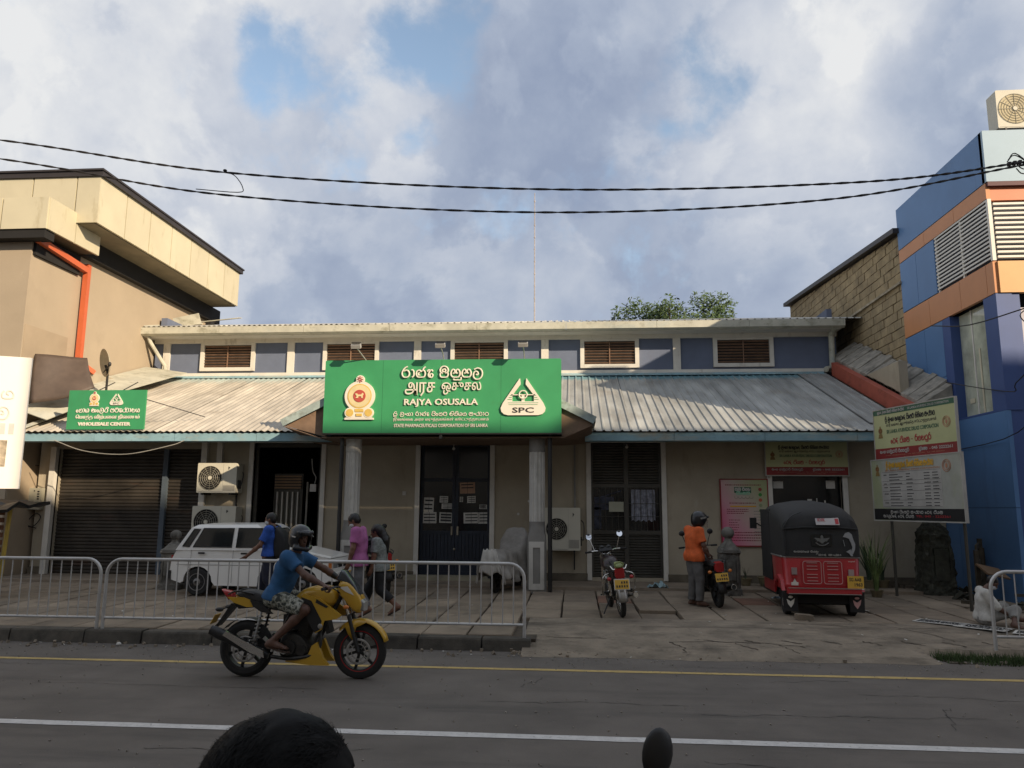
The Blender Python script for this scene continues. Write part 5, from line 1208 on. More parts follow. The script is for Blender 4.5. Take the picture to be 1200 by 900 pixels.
# ============================================================ PLANTS, POTS, RUBBISH
def plant_pot(label, loc, r, h, n, L_, mt_leaf, wid, cat='potted plant', grp='potted plants along the wall'):
    t = thing('potted_plant', label, cat, loc, 0, grp)
    m = MB(); m.lathe([(r*.7,0),(r,h),(r*1.08,h),(r*1.08,h*.9),(r*.9,h*.88),(.0,h*.86)], (0,0,0), 18); obj('pot', m, mat('clay pot', (.16,.13,.07), .9, var=.3, scale=6), t, smooth=True)
    m = MB()
    for k in range(n):
        a = random.random()*6.28; le = L_*random.uniform(.5,1.1); lean = random.uniform(.1,.55)
        P = [(0.03*cos(a),.03*sin(a),h*.8)]+[(le*lean*q**1.7*cos(a), le*lean*q**1.7*sin(a), h*.8+le*q*(1-.25*lean*q)) for q in (.35,.7,1)]
        d = Vector((-sin(a),cos(a),0))*wid; P = [Vector(p) for p in P]; ws_ = [.7,1,.7,.05]
        vs = [p+d*s_*sg for p, s_ in zip(P, ws_) for sg in (-1,1)]; m.add(vs, [(2*i,2*i+1,2*i+3,2*i+2) for i in range(3)])
    obj('leaves', m, mt_leaf, t); return t
random.seed(55)
m_leafd = mat('leaf dark', (.03,.05,.022), .7, var=.4, scale=6); m_leafl = mat('leaf pale', (.12,.17,.05), .7, var=.4, scale=6)
plant_pot('squat clay pot with sparse grass by the wall between pillar and three wheeler', (4.15,17.5,.3), .20, .20, 22, .40, m_leafl, .006)
plant_pot('small clay pot beside the pillar, left of the other clay pot', (3.72,17.6,.3), .13, .16, 12, .32, m_leafd, .010)
plant_pot('tall pale feathery plant right behind the three wheeler', (5.95,16.2,.24), .12, .14, 70, 1.25, m_leafl, .007)
plant_pot('dark sword leaved plant against the wall right of the three wheeler', (6.25,17.4,.28), .16, .2, 18, .95, m_leafd, .028)
plant_pot('second dark sword leaved plant nearer the mossy pillar', (6.6,17.6,.28), .14, .18, 12, .8, m_leafd, .026)
def crumple(label, loc, s, mt, cat, name, seed, n=9):
    random.seed(seed); m = MB(); k = 10; vs = []
    for j in range(k+1):
        for i in range(k+1):
            x = (i/k-.5)*s[0]; y = (j/k-.5)*s[1]; vs.append((x+random.uniform(-.02,.02), y+random.uniform(-.02,.02), s[2]*abs(mathutils.noise.noise(Vector((x*9+seed, y*9, 0))))*2*(1-abs(2*i/k-1)**3)+.004))
    m.add(vs, [(j*(k+1)+i, j*(k+1)+i+1, (j+1)*(k+1)+i+1, (j+1)*(k+1)+i) for j in range(k) for i in range(k)])
    o = obj(name, m, mt, smooth=False); o.location = loc; tag(o, label, cat); return o
crumple('crumpled pale blue plastic bag on the veranda step left of the orange shirted man', (1.75,16.9,.30), (.42,.22,.12), mat('pale bag', (.28,.40,.42), .5, var=.2), 'plastic bag', 'plastic_bag', 3)
crumple('small white litter on the ground by the wall right of the three wheeler', (6.35,16.9,.24), (.3,.16,.04), m_paper, 'litter', 'litter', 5)
crumple('dark litter heap at the wall right of the three wheeler', (6.9,17.7,.24), (.9,.5,.15), m_joint, 'litter', 'litter', 6)
crumple('small blue plastic scrap on the slabs beside the three wheeler', (3.95,15.8,.23), (.25,.1,.04), mat('pale scrap', (.35,.42,.45), .5), 'litter', 'litter', 7)
crumple('white paper scrap on the slabs right of the three wheeler', (5.0,14.2,.22), (.10,.07,.03), m_paper, 'litter', 'litter', 8)
m = MB(); random.seed(77)
for k in range(70): x = random.uniform(-9.5,6.5); y = random.uniform(11.3,16.5) if random.random() < .5 else random.uniform(10.6,10.92); m.rbox((x, y, (PZ(y)+.008) if y > 11.2 else .01), (random.uniform(.01,.05), random.uniform(.01,.03), .004), rotm(random.uniform(-.4,.4), random.uniform(-.4,.4), random.random()*3))
tag(obj('paper_scraps', m, m_paper, kind='stuff'), 'tiny pale scraps of paper scattered on the pavement and gutter', 'litter')
m = MB(); m.ell((-6.38,10.78,.025),(.035,.03,.025)); tag(obj('litter', m, m_paper), 'small white paper ball lying in the gutter below the dark kerb', 'litter')
# stone wedge behind the three wheeler's wheel
m = MB(); m.rbox((3.66,13.1,PZ(13.1)+.045),(.26,.14,.09),rotm(.05,.08,.1)); tag(obj('stone_block', m, m_conc), 'flat stone wedged behind the left rear wheel of the three wheeler', 'stone')
# old timber stand at the right
wt = thing('timber_stand', 'dark old timber pallets stacked against the blue wall at right', 'pallet', (7.95,16.2,.2))
random.seed(90); mw = mat('old wood', (.055,.045,.03), .9, var=.5, scale=7)
for k, (p0, p1, w_) in enumerate([((-.35,-.6,1.05),(.3,.5,1.1),.09),((-.35,-.6,.75),(.3,.5,.78),.08),((-.35,-.6,.45),(.3,.5,.48),.09),((-.35,-.6,.15),(.3,.5,.15),.09)]):
    m = MB(); m.bar(p0, p1, .03, w_); obj('plank', m, mw, wt)
for x, y in ((-.35,-.6),(.0,-.05),(.3,.5)): m = MB(); m.bar((x,y,0),(x,y,1.2 if x == 0 else 1.0),.07,.07); obj('post', m, mw, wt)
m = MB(); m.rbox((-.15,-.75,.62),(.5,.35,.03),rotm(.5,.2,.3)); obj('board', m, mat('tan wood', (.16,.10,.055), .9, var=.2), wt)
m = MB(); m.rbox((-.5,-1.6,.1),(1.2,.12,.06),rotm(0,.05,-.5)); obj('plank', m, mw, wt); m = MB(); m.rbox((.3,-1.9,.3),(1.3,.05,.05),rotm(0,0,-.2)); m.rbox((.3,-2.1,.12),(1.3,.05,.05),rotm(0,0,-.2)); obj('rail', m, m_shutg, wt)
m = MB(); random.seed(91)
for k in range(60): m.rbox((7.4+random.random()*1.6, 14.6+random.random()*2.6, .2+random.random()*.12), (random.uniform(.05,.25),random.uniform(.04,.15),random.uniform(.02,.08)), rotm(random.random(),random.random(),random.random()*3))
tag(obj('rubble', m, m_stoned, kind='stuff'), 'dark rubble and scrap heaped along the foot of the blue wall', 'rubble')
# newspapers spread by the seated man
def paper_sheet(x, y, a, w_, d_, seed, lab):
    o_ = thing('newspaper', lab, 'newspaper', (x, y, PZ(y)+.01), a, 'newspapers spread on the pavement'); random.seed(seed)
    m = MB(); m.box(-w_/2,w_/2,-d_/2,d_/2,0,.006); obj('sheet', m, m_paper, o_)
    m = MB()
    for i in range(9):
        yy = -d_/2+.05+i*(d_-.1)/9; xx = -w_/2+.04
        while xx < w_/2-.08: q = random.uniform(.04,.12); m.box(xx, xx+q, yy, yy+random.uniform(.012,.045), .006, .008); xx += q+.025
    obj('newsprint', m, m_ink, o_)
paper_sheet(5.72,13.02,-.72,.72,.36,1,'newspaper sheet at the left end of the row before the seated man')
paper_sheet(6.15,12.60,-.78,.70,.42,2,'newspaper sheet beside the knees of the seated man')
paper_sheet(6.75,12.05,-.6,.8,.4,3,'newspaper sheet to the right of the seated man')
# street stall fragment at the left edge
st = thing('street_stall', 'fragment of a street stall with yellow post and brown rack at the left edge', 'stall', (-11.3,14.2,.2))
m = MB(); m.tube([(.42,0,0),(.50,0,1.75)], .04); obj('post', m, mat('yellow post', (.42,.29,.05), .6), st)
for k in range(7): m = MB(); m.rbox((-.05,.05,.75+.14*k),(.8,.03,.09)); obj('slat', m, mat('brown slat', (.17,.07,.03), .7, var=.3), st)
m = MB(); k = 8; vs = []
for i in range(k+1):
    for j in range(5): vs.append((-1.2+2.0*i/k, -.5+.3*j, 1.80+.1*abs(sin(i*1.7+j))-.08*(i/k)-(.15 if j == 0 else 0)))
m.add(vs, [(i*5+j, i*5+j+1, (i+1)*5+j+1, (i+1)*5+j) for i in range(k) for j in range(4)]); o = obj('canopy', m, mat('black plastic', (.012,.012,.012), .35), st); md = o.modifiers.new('s','SOLIDIFY'); md.thickness = .06
for (cx, cc, rx) in ((.25,(.03,.16,.05),.28),(.12,(.38,.16,.05),.2),(.2,(.40,.03,.03),.12)):
    m = MB(); m.ell((cx,-.3,.55 if cc[0] < .39 else .95),(rx,.18,.38 if cc[0] < .39 else .12),14,10); obj('cloth_bundle', m, mat('bundle %.2f' % cc[0], cc, .8, var=.2), st, smooth=True)
for k in range(3): m = MB(); m.tube([(-.3+.3*k,-.2,0),(-.3+.3*k,-.2,.6)], .025); obj('leg', m, m_shutg, st)
# ============================================================ VEHICLES
m_rub = mat('tyre rubber', (.018,.017,.016), .85, var=.2, scale=20)
m_blk = mat('black plastic part', (.014,.014,.014), .45, var=.1)
m_eng = mat('engine dark metal', (.045,.043,.04), .4, metal=.6, var=.3, scale=14)
m_chr = mat('chrome', (.62,.60,.56), .18, metal=1.0, var=.05)
m_alu = mat('dull aluminium', (.42,.41,.39), .35, metal=.8, var=.1)
m_yel = mat('bike yellow', (.52,.30,.025), .28, var=.04, coat=.4)
m_redl = mat('tail light red', (.34,.02,.02), .25, var=.05)
m_oral = mat('indicator orange', (.55,.17,.03), .3)
m_plate = mat('yellow number plate', (.62,.37,.05), .6, var=.05)
m_seat = mat('seat vinyl', (.022,.021,.02), .6, var=.15, scale=12)
def wheel(par, x, z, r, w, spokes, name='wheel', rim_m=None, disc_=True, y=0, stripe=None):
    """motorcycle wheel: axis along y, centred on (x, y, z)"""
    t = MB(); n = 40; sec = [(r-.0,0),(r-.012,.35*w),(r-.045,.5*w),(r-.085,.42*w),(r-.095,.0),(r-.085,-.42*w),(r-.045,-.5*w),(r-.012,-.35*w)]
    k = len(sec); vs = [(x+a*cos(2*pi*j/n), y+b, z+a*sin(2*pi*j/n)) for j in range(n) for a, b in sec]
    t.add(vs, [(j*k+i, j*k+(i+1) % k, ((j+1) % n)*k+(i+1) % k, ((j+1) % n)*k+i) for j in range(n) for i in range(k)])
    tw = obj(name, t, m_rub, par, smooth=True)
    m = MB(); ri = r-.085; sec = [(ri,.4*w),(ri-.022,.36*w),(ri-.026,0),(ri-.022,-.36*w),(ri,-.4*w)]; k = 5
    vs = [(x+a*cos(2*pi*j/n), y+b, z+a*sin(2*pi*j/n)) for j in range(n) for a, b in sec]; m.add(vs, [(j*k+i, j*k+(i+1) % k, ((j+1) % n)*k+(i+1) % k, ((j+1) % n)*k+i) for j in range(n) for i in range(k)])
    for j in range(spokes):
        a = 2*pi*j/spokes+.3; m.bar((x+.03*cos(a), y, z+.03*sin(a)), (x+(ri-.02)*cos(a), y, z+(ri-.02)*sin(a)), .03 if spokes < 9 else .006, .03 if spokes < 9 else .006, upv=(0,1,0))
    m.cyl((x, y-.05, z), (x, y+.05, z), .035, n=14)
    obj('rim', m, rim_m or m_blk, tw, smooth=True, angle=30)
    if stripe: m = MB(); m.tube([(x+(ri-.004)*cos(2*pi*j/n), y-.38*w, z+(ri-.004)*sin(2*pi*j/n)) for j in range(n)], .006, 5, closed=True); obj('rim_stripe', m, stripe, tw)
    if disc_:
        m = MB(); dr = r*.42; yy = y-.065
        for q in (dr, dr*.62): m.tube([(x+q*cos(2*pi*j/28), yy, z+q*sin(2*pi*j/28)) for j in range(28)], .014 if q == dr else .006, 5, closed=True, flat=(1,.25,1))
        for j in range(10): a = 2*pi*j/10; m.bar((x+dr*.6*cos(a), yy, z+dr*.6*sin(a)), (x+dr*cos(a), yy, z+dr*sin(a)), .012, .006)
        obj('brake_disc', m, m_alu, tw)
    return tw
def P_(l): return [tuple(p) for p in l]
# ---- the ridden yellow sports motorcycle: x forward, rear axle at x=0
def yellow_bike(par):
    wheel(par, 0, .315, .318, .115, 6, rim_m=m_blk, disc_=True)
    wheel(par, 1.34, .31, .312, .095, 6, rim_m=m_blk, stripe=m_redl)
    m = MB()
    for s in (-1, 1): m.tube([(1.34,s*.085,.31),(1.225,s*.085,.68),(1.13,s*.085,.98)], [.024,.024,.02], 10)
    obj('fork', m, m_blk, par, smooth=True)
    m = MB()
    for s in (-1, 1): m.tube([(1.265,s*.085,.55),(1.15,s*.085,.92)], .0235, 10)
    obj('fork_stanchion', m, m_chr, par, smooth=True)
    # front mudguard: arc over the tyre
    m = MB(); n = 12; k = 5
    vs = []
    for i in range(n+1):
        a = radians(20+115*i/n); rr = .355+.012*sin(pi*i/n)
        for j in range(k):
            b = (j/(k-1)-.5)*.15; dz = -.035*(abs(j/(k-1)-.5)*2)**2; vs.append((1.34+(rr+dz)*cos(a), b, .31+(rr+dz)*sin(a)))
    m.add(vs, [(i*k+j, i*k+j+1, (i+1)*k+j+1, (i+1)*k+j) for i in range(n) for j in range(k-1)])
    for s in (-1,1): m.add([(1.44,s*.078,.64),(1.30,s*.078,.67),(1.16,s*.082,.62),(1.22,s*.085,.50),(1.27,s*.085,.44),(1.31,s*.08,.58)], [(0,1,2,3,4,5)])
    o = obj('front_mudguard', m, m_yel, par, smooth=True, angle=60); md = o.modifiers.new('s','SOLIDIFY'); md.thickness = .008
    # tank and its side shrouds
    tank = [(.50,.78),(.56,.90),(.68,1.0),(.86,1.04),(1.0,1.02),(1.07,.95),(1.05,.84),(.92,.78),(.7,.76)]
    m = MB(); m.puff(smooth2(tank,4), lambda x,z: .15 if x > .7 else .10+.05*(x-.5)/.2, prof=[(-1,.5),(-.9,.75),(-.65,.93),(-.3,1),(.3,1),(.65,.93),(.9,.75),(1,.5)]); obj('fuel_tank', m, m_yel, par, smooth=True, angle=50)
    for s in (-1, 1):
        m = MB(); sh_ = [(.70,.96),(.90,.90),(1.16,.72),(1.10,.68),(.96,.66),(.93,.56),(.86,.52),(.80,.62),(.74,.76),(.66,.88)]
        m.prism(sh_, lambda u,v,d: (u,d,v), s*.150, s*.178); obj('tank_shroud', m, m_yel, par)
        m = MB(); m.prism([(.68,.92),(.80,.88),(.93,.66),(.91,.56),(.85,.53),(.78,.64),(.70,.80)], lambda u,v,d: (u,d,v), s*.179, s*.183); m.prism([(.86,.90),(1.0,.82),(.98,.80),(.85,.86)], lambda u,v,d: (u,d,v), s*.179, s*.182); obj('decal', m, m_blk, par)
        m = MB(); m.ell((.915,s*.184,.60),(.028,.006,.028),12,8); obj('badge', m, m_alu, par)
    # headlight cowl
    cowl = [(1.10,1.10),(1.22,1.08),(1.34,.94),(1.38,.82),(1.34,.74),(1.27,.76),(1.16,.88),(1.08,.98)]
    m = MB(); m.puff(smooth2(cowl,3), .12); obj('headlight_cowl', m, m_yel, par, smooth=True, angle=50)
    m = MB(); m.puff([(1.33,.92),(1.40,.86),(1.395,.76),(1.34,.76)], .10); obj('headlight', m, mat('lamp glass', (.25,.25,.24), .08), par, smooth=True)
    m = MB(); m.puff([(1.05,1.12),(1.10,1.22),(1.14,1.21),(1.30,1.02),(1.36,.90),(1.33,.93),(1.22,1.07)], .10); obj('windscreen', m, mat('smoked visor', (.04,.045,.05), .15), par, smooth=True)
    for s in (-1, 1):
        m = MB(); m.prism([(1.10,1.03),(1.20,1.04),(1.28,.94),(1.18,.98)], lambda u,v,d: (u,d,v), s*.121, s*.126); obj('cowl_stripe', m, m_trim, par)
        m = MB(); m.tube([(1.20,s*.12,.82),(1.22,s*.20,.82)], .008); m.ell((1.22,s*.22,.82),(.035,.02,.022)); obj('indicator', m, m_oral, par)
    # bars, grips, levers
    m = MB()
    for s in (-1, 1): m.tube(smooth_path([(1.11,s*.06,1.02),(1.10,s*.2,1.04),(1.0,s*.34,1.03)]), .012, 8)
    obj('handlebar', m, m_blk, par, smooth=True)
    for s in (-1, 1):
        m = MB(); m.tube([(1.045,s*.27,1.035),(.985,s*.39,1.03)], .019, 10); obj('grip', m, m_rub, par, smooth=True)
        m = MB(); m.tube([(1.10,s*.25,1.04),(1.075,s*.38,1.03)], .006, 6); obj('lever', m, m_blk, par)
    # seat, tail
    seat = [(-.12,.95),(.02,.98),(.22,.93),(.36,.86),(.55,.82),(.60,.79),(.5,.76),(.2,.80),(-.1,.90)]
    m = MB(); m.puff(smooth2(seat,3), .115); obj('seat', m, m_seat, par, smooth=True, angle=50)
    for s in (-1, 1):
        m = MB(); m.prism([(-.22,.90),(-.02,.90),(.14,.84),(.20,.80),(.02,.79),(-.14,.84)], lambda u,v,d: (u,d,v), s*.095, s*.125); obj('tail_panel', m, m_yel, par)
        m = MB(); m.prism([(.06,.87),(.20,.84),(.34,.72),(.20,.74),(.10,.80)], lambda u,v,d: (u,d,v), s*.115, s*.14); obj('side_panel', m, m_blk, par)
        m = MB(); m.tube(smooth_path([(-.22,s*.1,.93),(-.1,s*.13,.97),(.1,s*.13,.94)]), .010, 6); obj('grab_rail', m, m_blk, par)
    m = MB(); m.puff([(-.33,.98),(-.20,.95),(-.18,.87),(-.24,.86)], .06); obj('tail_light', m, m_redl, par, smooth=True)
    m = MB(); m.puff([(-.20,.86),(.0,.84),(.1,.78),(-.1,.76)], .09); m.prism([(-.14,.80),(-.20,.82),(-.36,.58),(-.34,.56)], lambda u,v,d: (u,d,v), -.05, .05); m.prism([(-.34,.60),(-.36,.58),(-.44,.50),(-.42,.50)], lambda u,v,d: (u,d,v), -.07, .07); obj('rear_fender', m, m_blk, par)
    for s in (-1,1): m = MB(); m.ell((-.30,s*.13,.76),(.05,.02,.025)); m.tube([(-.22,s*.04,.78),(-.30,s*.12,.76)], .008); obj('indicator', m, m_blk, par, smooth=True)
    m = MB(); m.rbox((-.40,0,.64),(.006,.16,.12),rotm(0,.5,0)); obj('number_plate', m, m_plate, par)
    # frame, engine, swingarm, shocks
    m = MB()
    for s in (-1, 1):
        m.tube([(1.10,s*.03,.92),(.85,s*.10,.45),(.78,s*.12,.28),(.45,s*.12,.30)], .018, 8); m.tube([(1.08,s*.03,.98),(.55,s*.12,.76),(.40,s*.12,.42)], .018, 8); m.tube([(.55,s*.12,.76),(-.1,s*.09,.86)], .014, 8)
        m.bar((.42,s*.115,.40),(.0,s*.10,.315),.03,.05)
    obj('chassis', m, m_blk, par, smooth=True)
    for s in (-1, 1):
        m = MB(); m.tube([(.12,s*.13,.36),(.20,s*.13,.74)], .014, 8)
        for i in range(7): q = (.135+.055*i/6*1, s*.13, .43+.26*i/6); m.tube([(q[0]+.030*cos(2*pi*j/12), q[1]+.030*sin(2*pi*j/12), q[2]) for j in range(12)], .008, 5, closed=True)
        obj('shock_absorber', m, m_alu if s < 0 else m_eng, par)
    m = MB(); m.puff(smooth2([(.42,.30),(.46,.50),(.62,.52),(.74,.44),(.80,.30),(.70,.22),(.50,.22)],3), .15); m.tube([(.66,0,.44),(.76,0,.66)], .085, 14)
    for i in range(7): m.rbox((.672+.015*i, 0, .48+.026*i), (.20,.20,.008), rotm(0,-.36,0))
    for s in (-1, 1): m.cyl((.55,s*.13,.36),(.55,s*.19,.36),.085,n=20); m.cyl((.70,s*.13,.33),(.70,s*.175,.33),.06,n=16)
    obj('engine', m, m_eng, par, smooth=True, angle=35)
    m = MB(); m.rbox((.60,0,.63),(.30,.18,.16)); m.rbox((.95,0,.62),(.05,.16,.24),rotm(0,-.3,0)); obj('airbox', m, m_blk, par)
    m = MB(); m.tube(smooth_path([(.80,-.05,.60),(.90,-.09,.48),(.86,-.13,.30),(.6,-.17,.24),(.36,-.18,.26)]), .022, 8); obj('exhaust_pipe', m, m_eng, par, smooth=True)
    m = MB(); m.tube([(.34,-.20,.27),(.10,-.215,.36),(-.22,-.23,.50)], [.035,.06,.062], 16, flat=(1,.8,1)); m.tube([(-.22,-.23,.50),(-.34,-.235,.55)], [.064,.055], 16, flat=(1,.8,1)); sil = obj('silencer', m, m_blk, par, smooth=True)
    m = MB(); m.prism([(.32,.26),(.30,.34),(-.14,.545),(-.18,.50),(.16,.31)], lambda u,v,d: (u,d,v), -.285, -.268); obj('heat_shield', m, m_chr, par)
    m = MB()
    for s in (-1, 1): m.prism([(.52,.20),(.80,.17),(1.02,.17),(.96,.24),(.88,.42),(.82,.38),(.78,.28),(.54,.24)], lambda u,v,d: (u,d,v), s*.10, s*.16)
    obj('belly_pan', m, m_yel, par)
    m = MB()
    for s in (-1, 1): m.tube([(.40,s*.12,.34),(.40,s*.28,.34)], .014, 8); m.tube([(.16,s*.12,.42),(.12,s*.24,.44)], .012, 8); m.bar((.40,s*.14,.33),(.25,s*.14,.46),.01,.04)
    m.tube([(.40,-.2,.34),(.52,-.22,.30),(.56,-.24,.32)], .010, 6); obj('footpeg', m, m_alu, par)
    m = MB(); n = 10
    for s in (0,): 
        vs = []
        for i in range(n+1):
            a = radians(60+80*i/n); vs += [(.345*cos(a), -.07, .315+.345*sin(a)), (.345*cos(a), .07, .315+.345*sin(a))]
        m.add(vs, [(2*i,2*i+1,2*i+3,2*i+2) for i in range(n)])
    m.bar((-.02,-.06,.42),(.36,-.06,.40),.02,.05); obj('tyre_hugger', m, m_blk, par)
    m = MB(); m.tube(smooth_path([(.95,.28,1.05),(1.0,.26,1.15),(1.03,.25,1.22)][:0] or [(1.05,-.22,1.03),(1.12,-.1,.95),(1.16,-.05,.8)]), .006, 5); m.tube(smooth_path([(1.02,.22,1.03),(1.18,.08,1.0),(1.15,.02,.8)]), .006, 5); obj('brake_cable', m, m_blk, par)
yb = thing('motorcycle', 'yellow and black sports motorcycle being ridden along the road in the foreground', 'motorcycle', (-3.81,9.08,.0), radians(.3))
yellow_bike(yb)
# ---- upright commuter motorcycle, seen mostly from behind
def commuter(par, tankm, chrome, bright_mirror=False, light_tail=True, guards=True):
    wheel(par, 0, .30, .305, .09, 14 if chrome else 6, rim_m=m_chr if chrome else m_blk, disc_=False)
    wheel(par, 1.26, .30, .305, .08, 14 if chrome else 6, rim_m=m_chr if chrome else m_blk, disc_=False)
    m = MB()
    for s in (-1,1): m.tube([(1.26,s*.08,.30),(1.06,s*.08,.95)], .02, 8)
    obj('fork', m, m_chr if chrome else m_blk, par, smooth=True)
    for (cx, a0, a1, nm) in ((0,35,150,'rear_mudguard'),(1.26,30,140,'front_mudguard')):
        m = MB(); n = 12; k = 5; vs = []
        for i in range(n+1):
            a = radians(a0+(a1+ (35 if cx == 0 else 0)-a0)*i/n)
            for j in range(k): b = (j/(k-1)-.5)*.15; vs.append((cx+(.36-.03*(abs(j/(k-1)-.5)*2)**2)*cos(a), b, .30+(.36-.03*(abs(j/(k-1)-.5)*2)**2)*sin(a)))
        m.add(vs, [(i*k+j, i*k+j+1, (i+1)*k+j+1, (i+1)*k+j) for i in range(n) for j in range(k-1)])
        o = obj(nm, m, m_alu if chrome else m_blk, par, smooth=True); md = o.modifiers.new('s','SOLIDIFY'); md.thickness = .006
    m = MB(); m.puff(smooth2([(.50,.74),(.58,.88),(.8,.94),(.98,.86),(.98,.76),(.7,.72)],4), .14, prof=[(-1,.5),(-.85,.8),(-.5,.95),(0,1),(.5,.95),(.85,.8),(1,.5)]); obj('fuel_tank', m, tankm, par, smooth=True, angle=50)
    m = MB(); m.puff(smooth2([(-.22,.78),(-.15,.84),(.2,.82),(.5,.80),(.52,.75),(.1,.74),(-.2,.73)],3), .125); obj('seat', m, m_seat, par, smooth=True, angle=50)
    m = MB(); m.puff([(-.24,.74),(.4,.72),(.45,.55),(.2,.5),(-.05,.62)], .10); obj('side_cover', m, tankm, par, smooth=True)
    m = MB(); m.puff([(-.34,.80),(-.22,.82),(-.20,.66),(-.32,.64)], .075); tl_ = obj('tail_light', m, m_redl, par, smooth=True)
    if chrome: m = MB(); m.tube([(-.33,.07*cos(a),.86+.035*sin(a)) for a in [2*pi*i/14 for i in range(14)]], .014, 6, closed=True); m.puff([(-.32,.84),(-.18,.90),(-.15,.84),(-.3,.80)], .06); obj('tail_cover', m, mat('green tail', (.22,.26,.08), .5), par)
    m = MB(); R = rotm(0,.22,0) @ rotm(.08 if chrome else 0,0,0)
    if chrome: m.rbox((-.375,0,.555),(.004,.25,.17),R,0)
    m.rbox((-.380,0,.555),(.006,.225,.145),R,1)
    random.seed(3)
    for r_ in range(2):
        for c_ in range(5 if r_ else 3): q = R @ Vector((-.006,(-.08+.04*c_),.03-.06*r_)); m.rbox((-.380+q.x,q.y,.555+q.z),(.004,.022,.034),R,2)
    obj('number_plate', m, [m_trim, m_plate, m_ink], par)
    for s in (-1,1):
        m = MB(); m.tube([(-.27,s*.07,.66),(-.29,s*.16,.65)], .008); obj('indicator_stalk', m, m_blk, par)
        m = MB(); m.ell((-.30,s*.18,.65),(.03,.035,.03)); obj('indicator', m, m_oral if not chrome else m_redl, par, smooth=True)
        m = MB(); m.tube(smooth_path([(1.02,s*.03,.95),(1.0,s*.15,1.02),(.92,s*.33,1.02)]), .011, 8); obj('handlebar', m, m_chr if chrome else m_blk, par, smooth=True)
        m = MB(); m.tube([(.95,s*.26,1.02),(.90,s*.37,1.02)], .018, 8); obj('grip', m, m_rub, par, smooth=True)
        m = MB(); m.tube(smooth_path([(.97,s*.20,1.03),(.96,s*.24,1.16),(.95,s*.27,1.24)]), .007, 6); mir = obj('mirror_stem', m, m_chr if chrome else m_blk, par)
        m = MB(); m.ell((.955,s*.275,1.285),(.022,.058,.052),16,10); obj('mirror', m, m_blk, mir, smooth=True)
        if chrome or bright_mirror:
            m = MB(); m.prism(circ(s*.275,1.285,.050,20), lambda u,v,d: (d+(v-1.285)*.55,u,v), .925, .931); obj('mirror_glass', m, mat('mirror white', (.9,.9,.9), .05, metal=1.0), mir)
        m = MB(); m.tube([(.12,s*.13,.34),(.10,s*.13,.68)], .026, 10); obj('shock_absorber', m, m_chr if chrome else m_eng, par, smooth=True)
        if guards:
            P = [(-.05,s*.12,.72),(-.12,s*.24,.68),(-.08,s*.27,.55),(.1,s*.26,.38),(.28,s*.2,.36),(.25,s*.12,.42)]
            m = MB(); m.tube(smooth_path(P), .011, 8); obj('saree_guard', m, m_chr, par, smooth=True)
    m = MB(); m.tube([(-.30,-.10,.79),(-.26,-.13,.84),(.0,-.14,.86)], .010); m.tube([(-.30,.10,.79),(-.26,.13,.84),(.0,.14,.86)], .010); m.tube([(-.30,-.10,.79),(-.30,.10,.79)], .010); obj('grab_rail', m, m_chr if chrome else m_blk, par)
    m = MB(); m.puff(smooth2([(.42,.30),(.46,.50),(.62,.52),(.78,.44),(.80,.28),(.50,.22)],3), .14); m.tube([(.66,0,.44),(.74,0,.68)], .08, 14); m.bar((.95,0,.95),(.72,0,.3),.05,.05); m.bar((.95,0,.90),(.0,0,.74),.06,.06)
    for s in (-1,1): m.bar((.42,s*.10,.38),(0,s*.09,.30),.03,.05)
    obj('engine', m, m_eng, par, smooth=True, angle=35)
    m = MB(); m.tube([(.6,-.17,.26),(.2,-.2,.28),(-.28,-.22,.36)], [.03,.045,.05], 12); e_ = obj('silencer', m, m_chr if chrome else m_blk, par, smooth=True)
    m = MB(); m.tube([(-.28,-.22+.045*cos(a),.36+.045*sin(a)) for a in [2*pi*i/16 for i in range(16)]], .008, 5, closed=True); obj('silencer_tip', m, m_chr, e_)
    m = MB(); m.cyl((1.10,0,.90),(1.22,0,.90),.085,.09,18); m.ell((1.22,0,.90),(.04,.09,.09)); obj('headlight', m, m_chr if chrome else m_blk, par, smooth=True)
    m = MB(); m.rbox((1.02,0,1.02),(.10,.22,.07),rotm(0,.5,0)); m.cyl((1.0,-.06,1.05),(1.03,-.06,1.08),.045,n=14); m.cyl((1.0,.06,1.05),(1.03,.06,1.08),.045,n=14); obj('instruments', m, m_blk, par)
    m = MB()
    for s in (-1,1): m.tube(smooth_path([(1.0,s*.2,1.02),(1.12,s*.14,1.06),(1.1,s*.04,.85)]), .006, 5)
    obj('brake_cable', m, m_blk, par)
    m = MB(); m.tube([(.42,.10,.28),(.36,.26,.02)], .012, 6); m.tube([(.42,-.12,.34),(.42,-.26,.34)], .012, 6); m.tube([(.42,.12,.34),(.42,.26,.34)], .012, 6); obj('side_stand', m, m_blk, par)
    for s in (-1,1):
        m = MB(); m.ell((.30,s*.18,.40),(.09,.03,.05)) if False else m.rbox((.12,s*.2,.40),(.10,.07,.03)); obj('pillion_peg', m, m_rub, par)
cb = thing('motorcycle', 'parked motorcycle with chrome guards and red tail light before the louvred door, seen from behind', 'motorcycle', (.78,13.1,PZ(13.1)), radians(101))
cb.rotation_euler = (radians(-7), 0, radians(96))
commuter(cb, mat('tank black red', (.03,.015,.015), .3), True)
kb = thing('motorcycle', 'black parked motorcycle beside the man in the orange shirt, seen from behind', 'motorcycle', (2.56,14.4,PZ(14.4)), radians(93))
kb.rotation_euler = (radians(-5), 0, radians(97))
commuter(kb, mat('tank black', (.014,.014,.015), .3), False, guards=False)
# a third one behind the walkers (copy of the black one)
k3 = dup(kb, (-3.75,15.6,PZ(15.6)), 0, 'motorcycle with a yellow plate parked half hidden behind the walking woman')
k3.rotation_euler = (radians(-5), 0, radians(118))
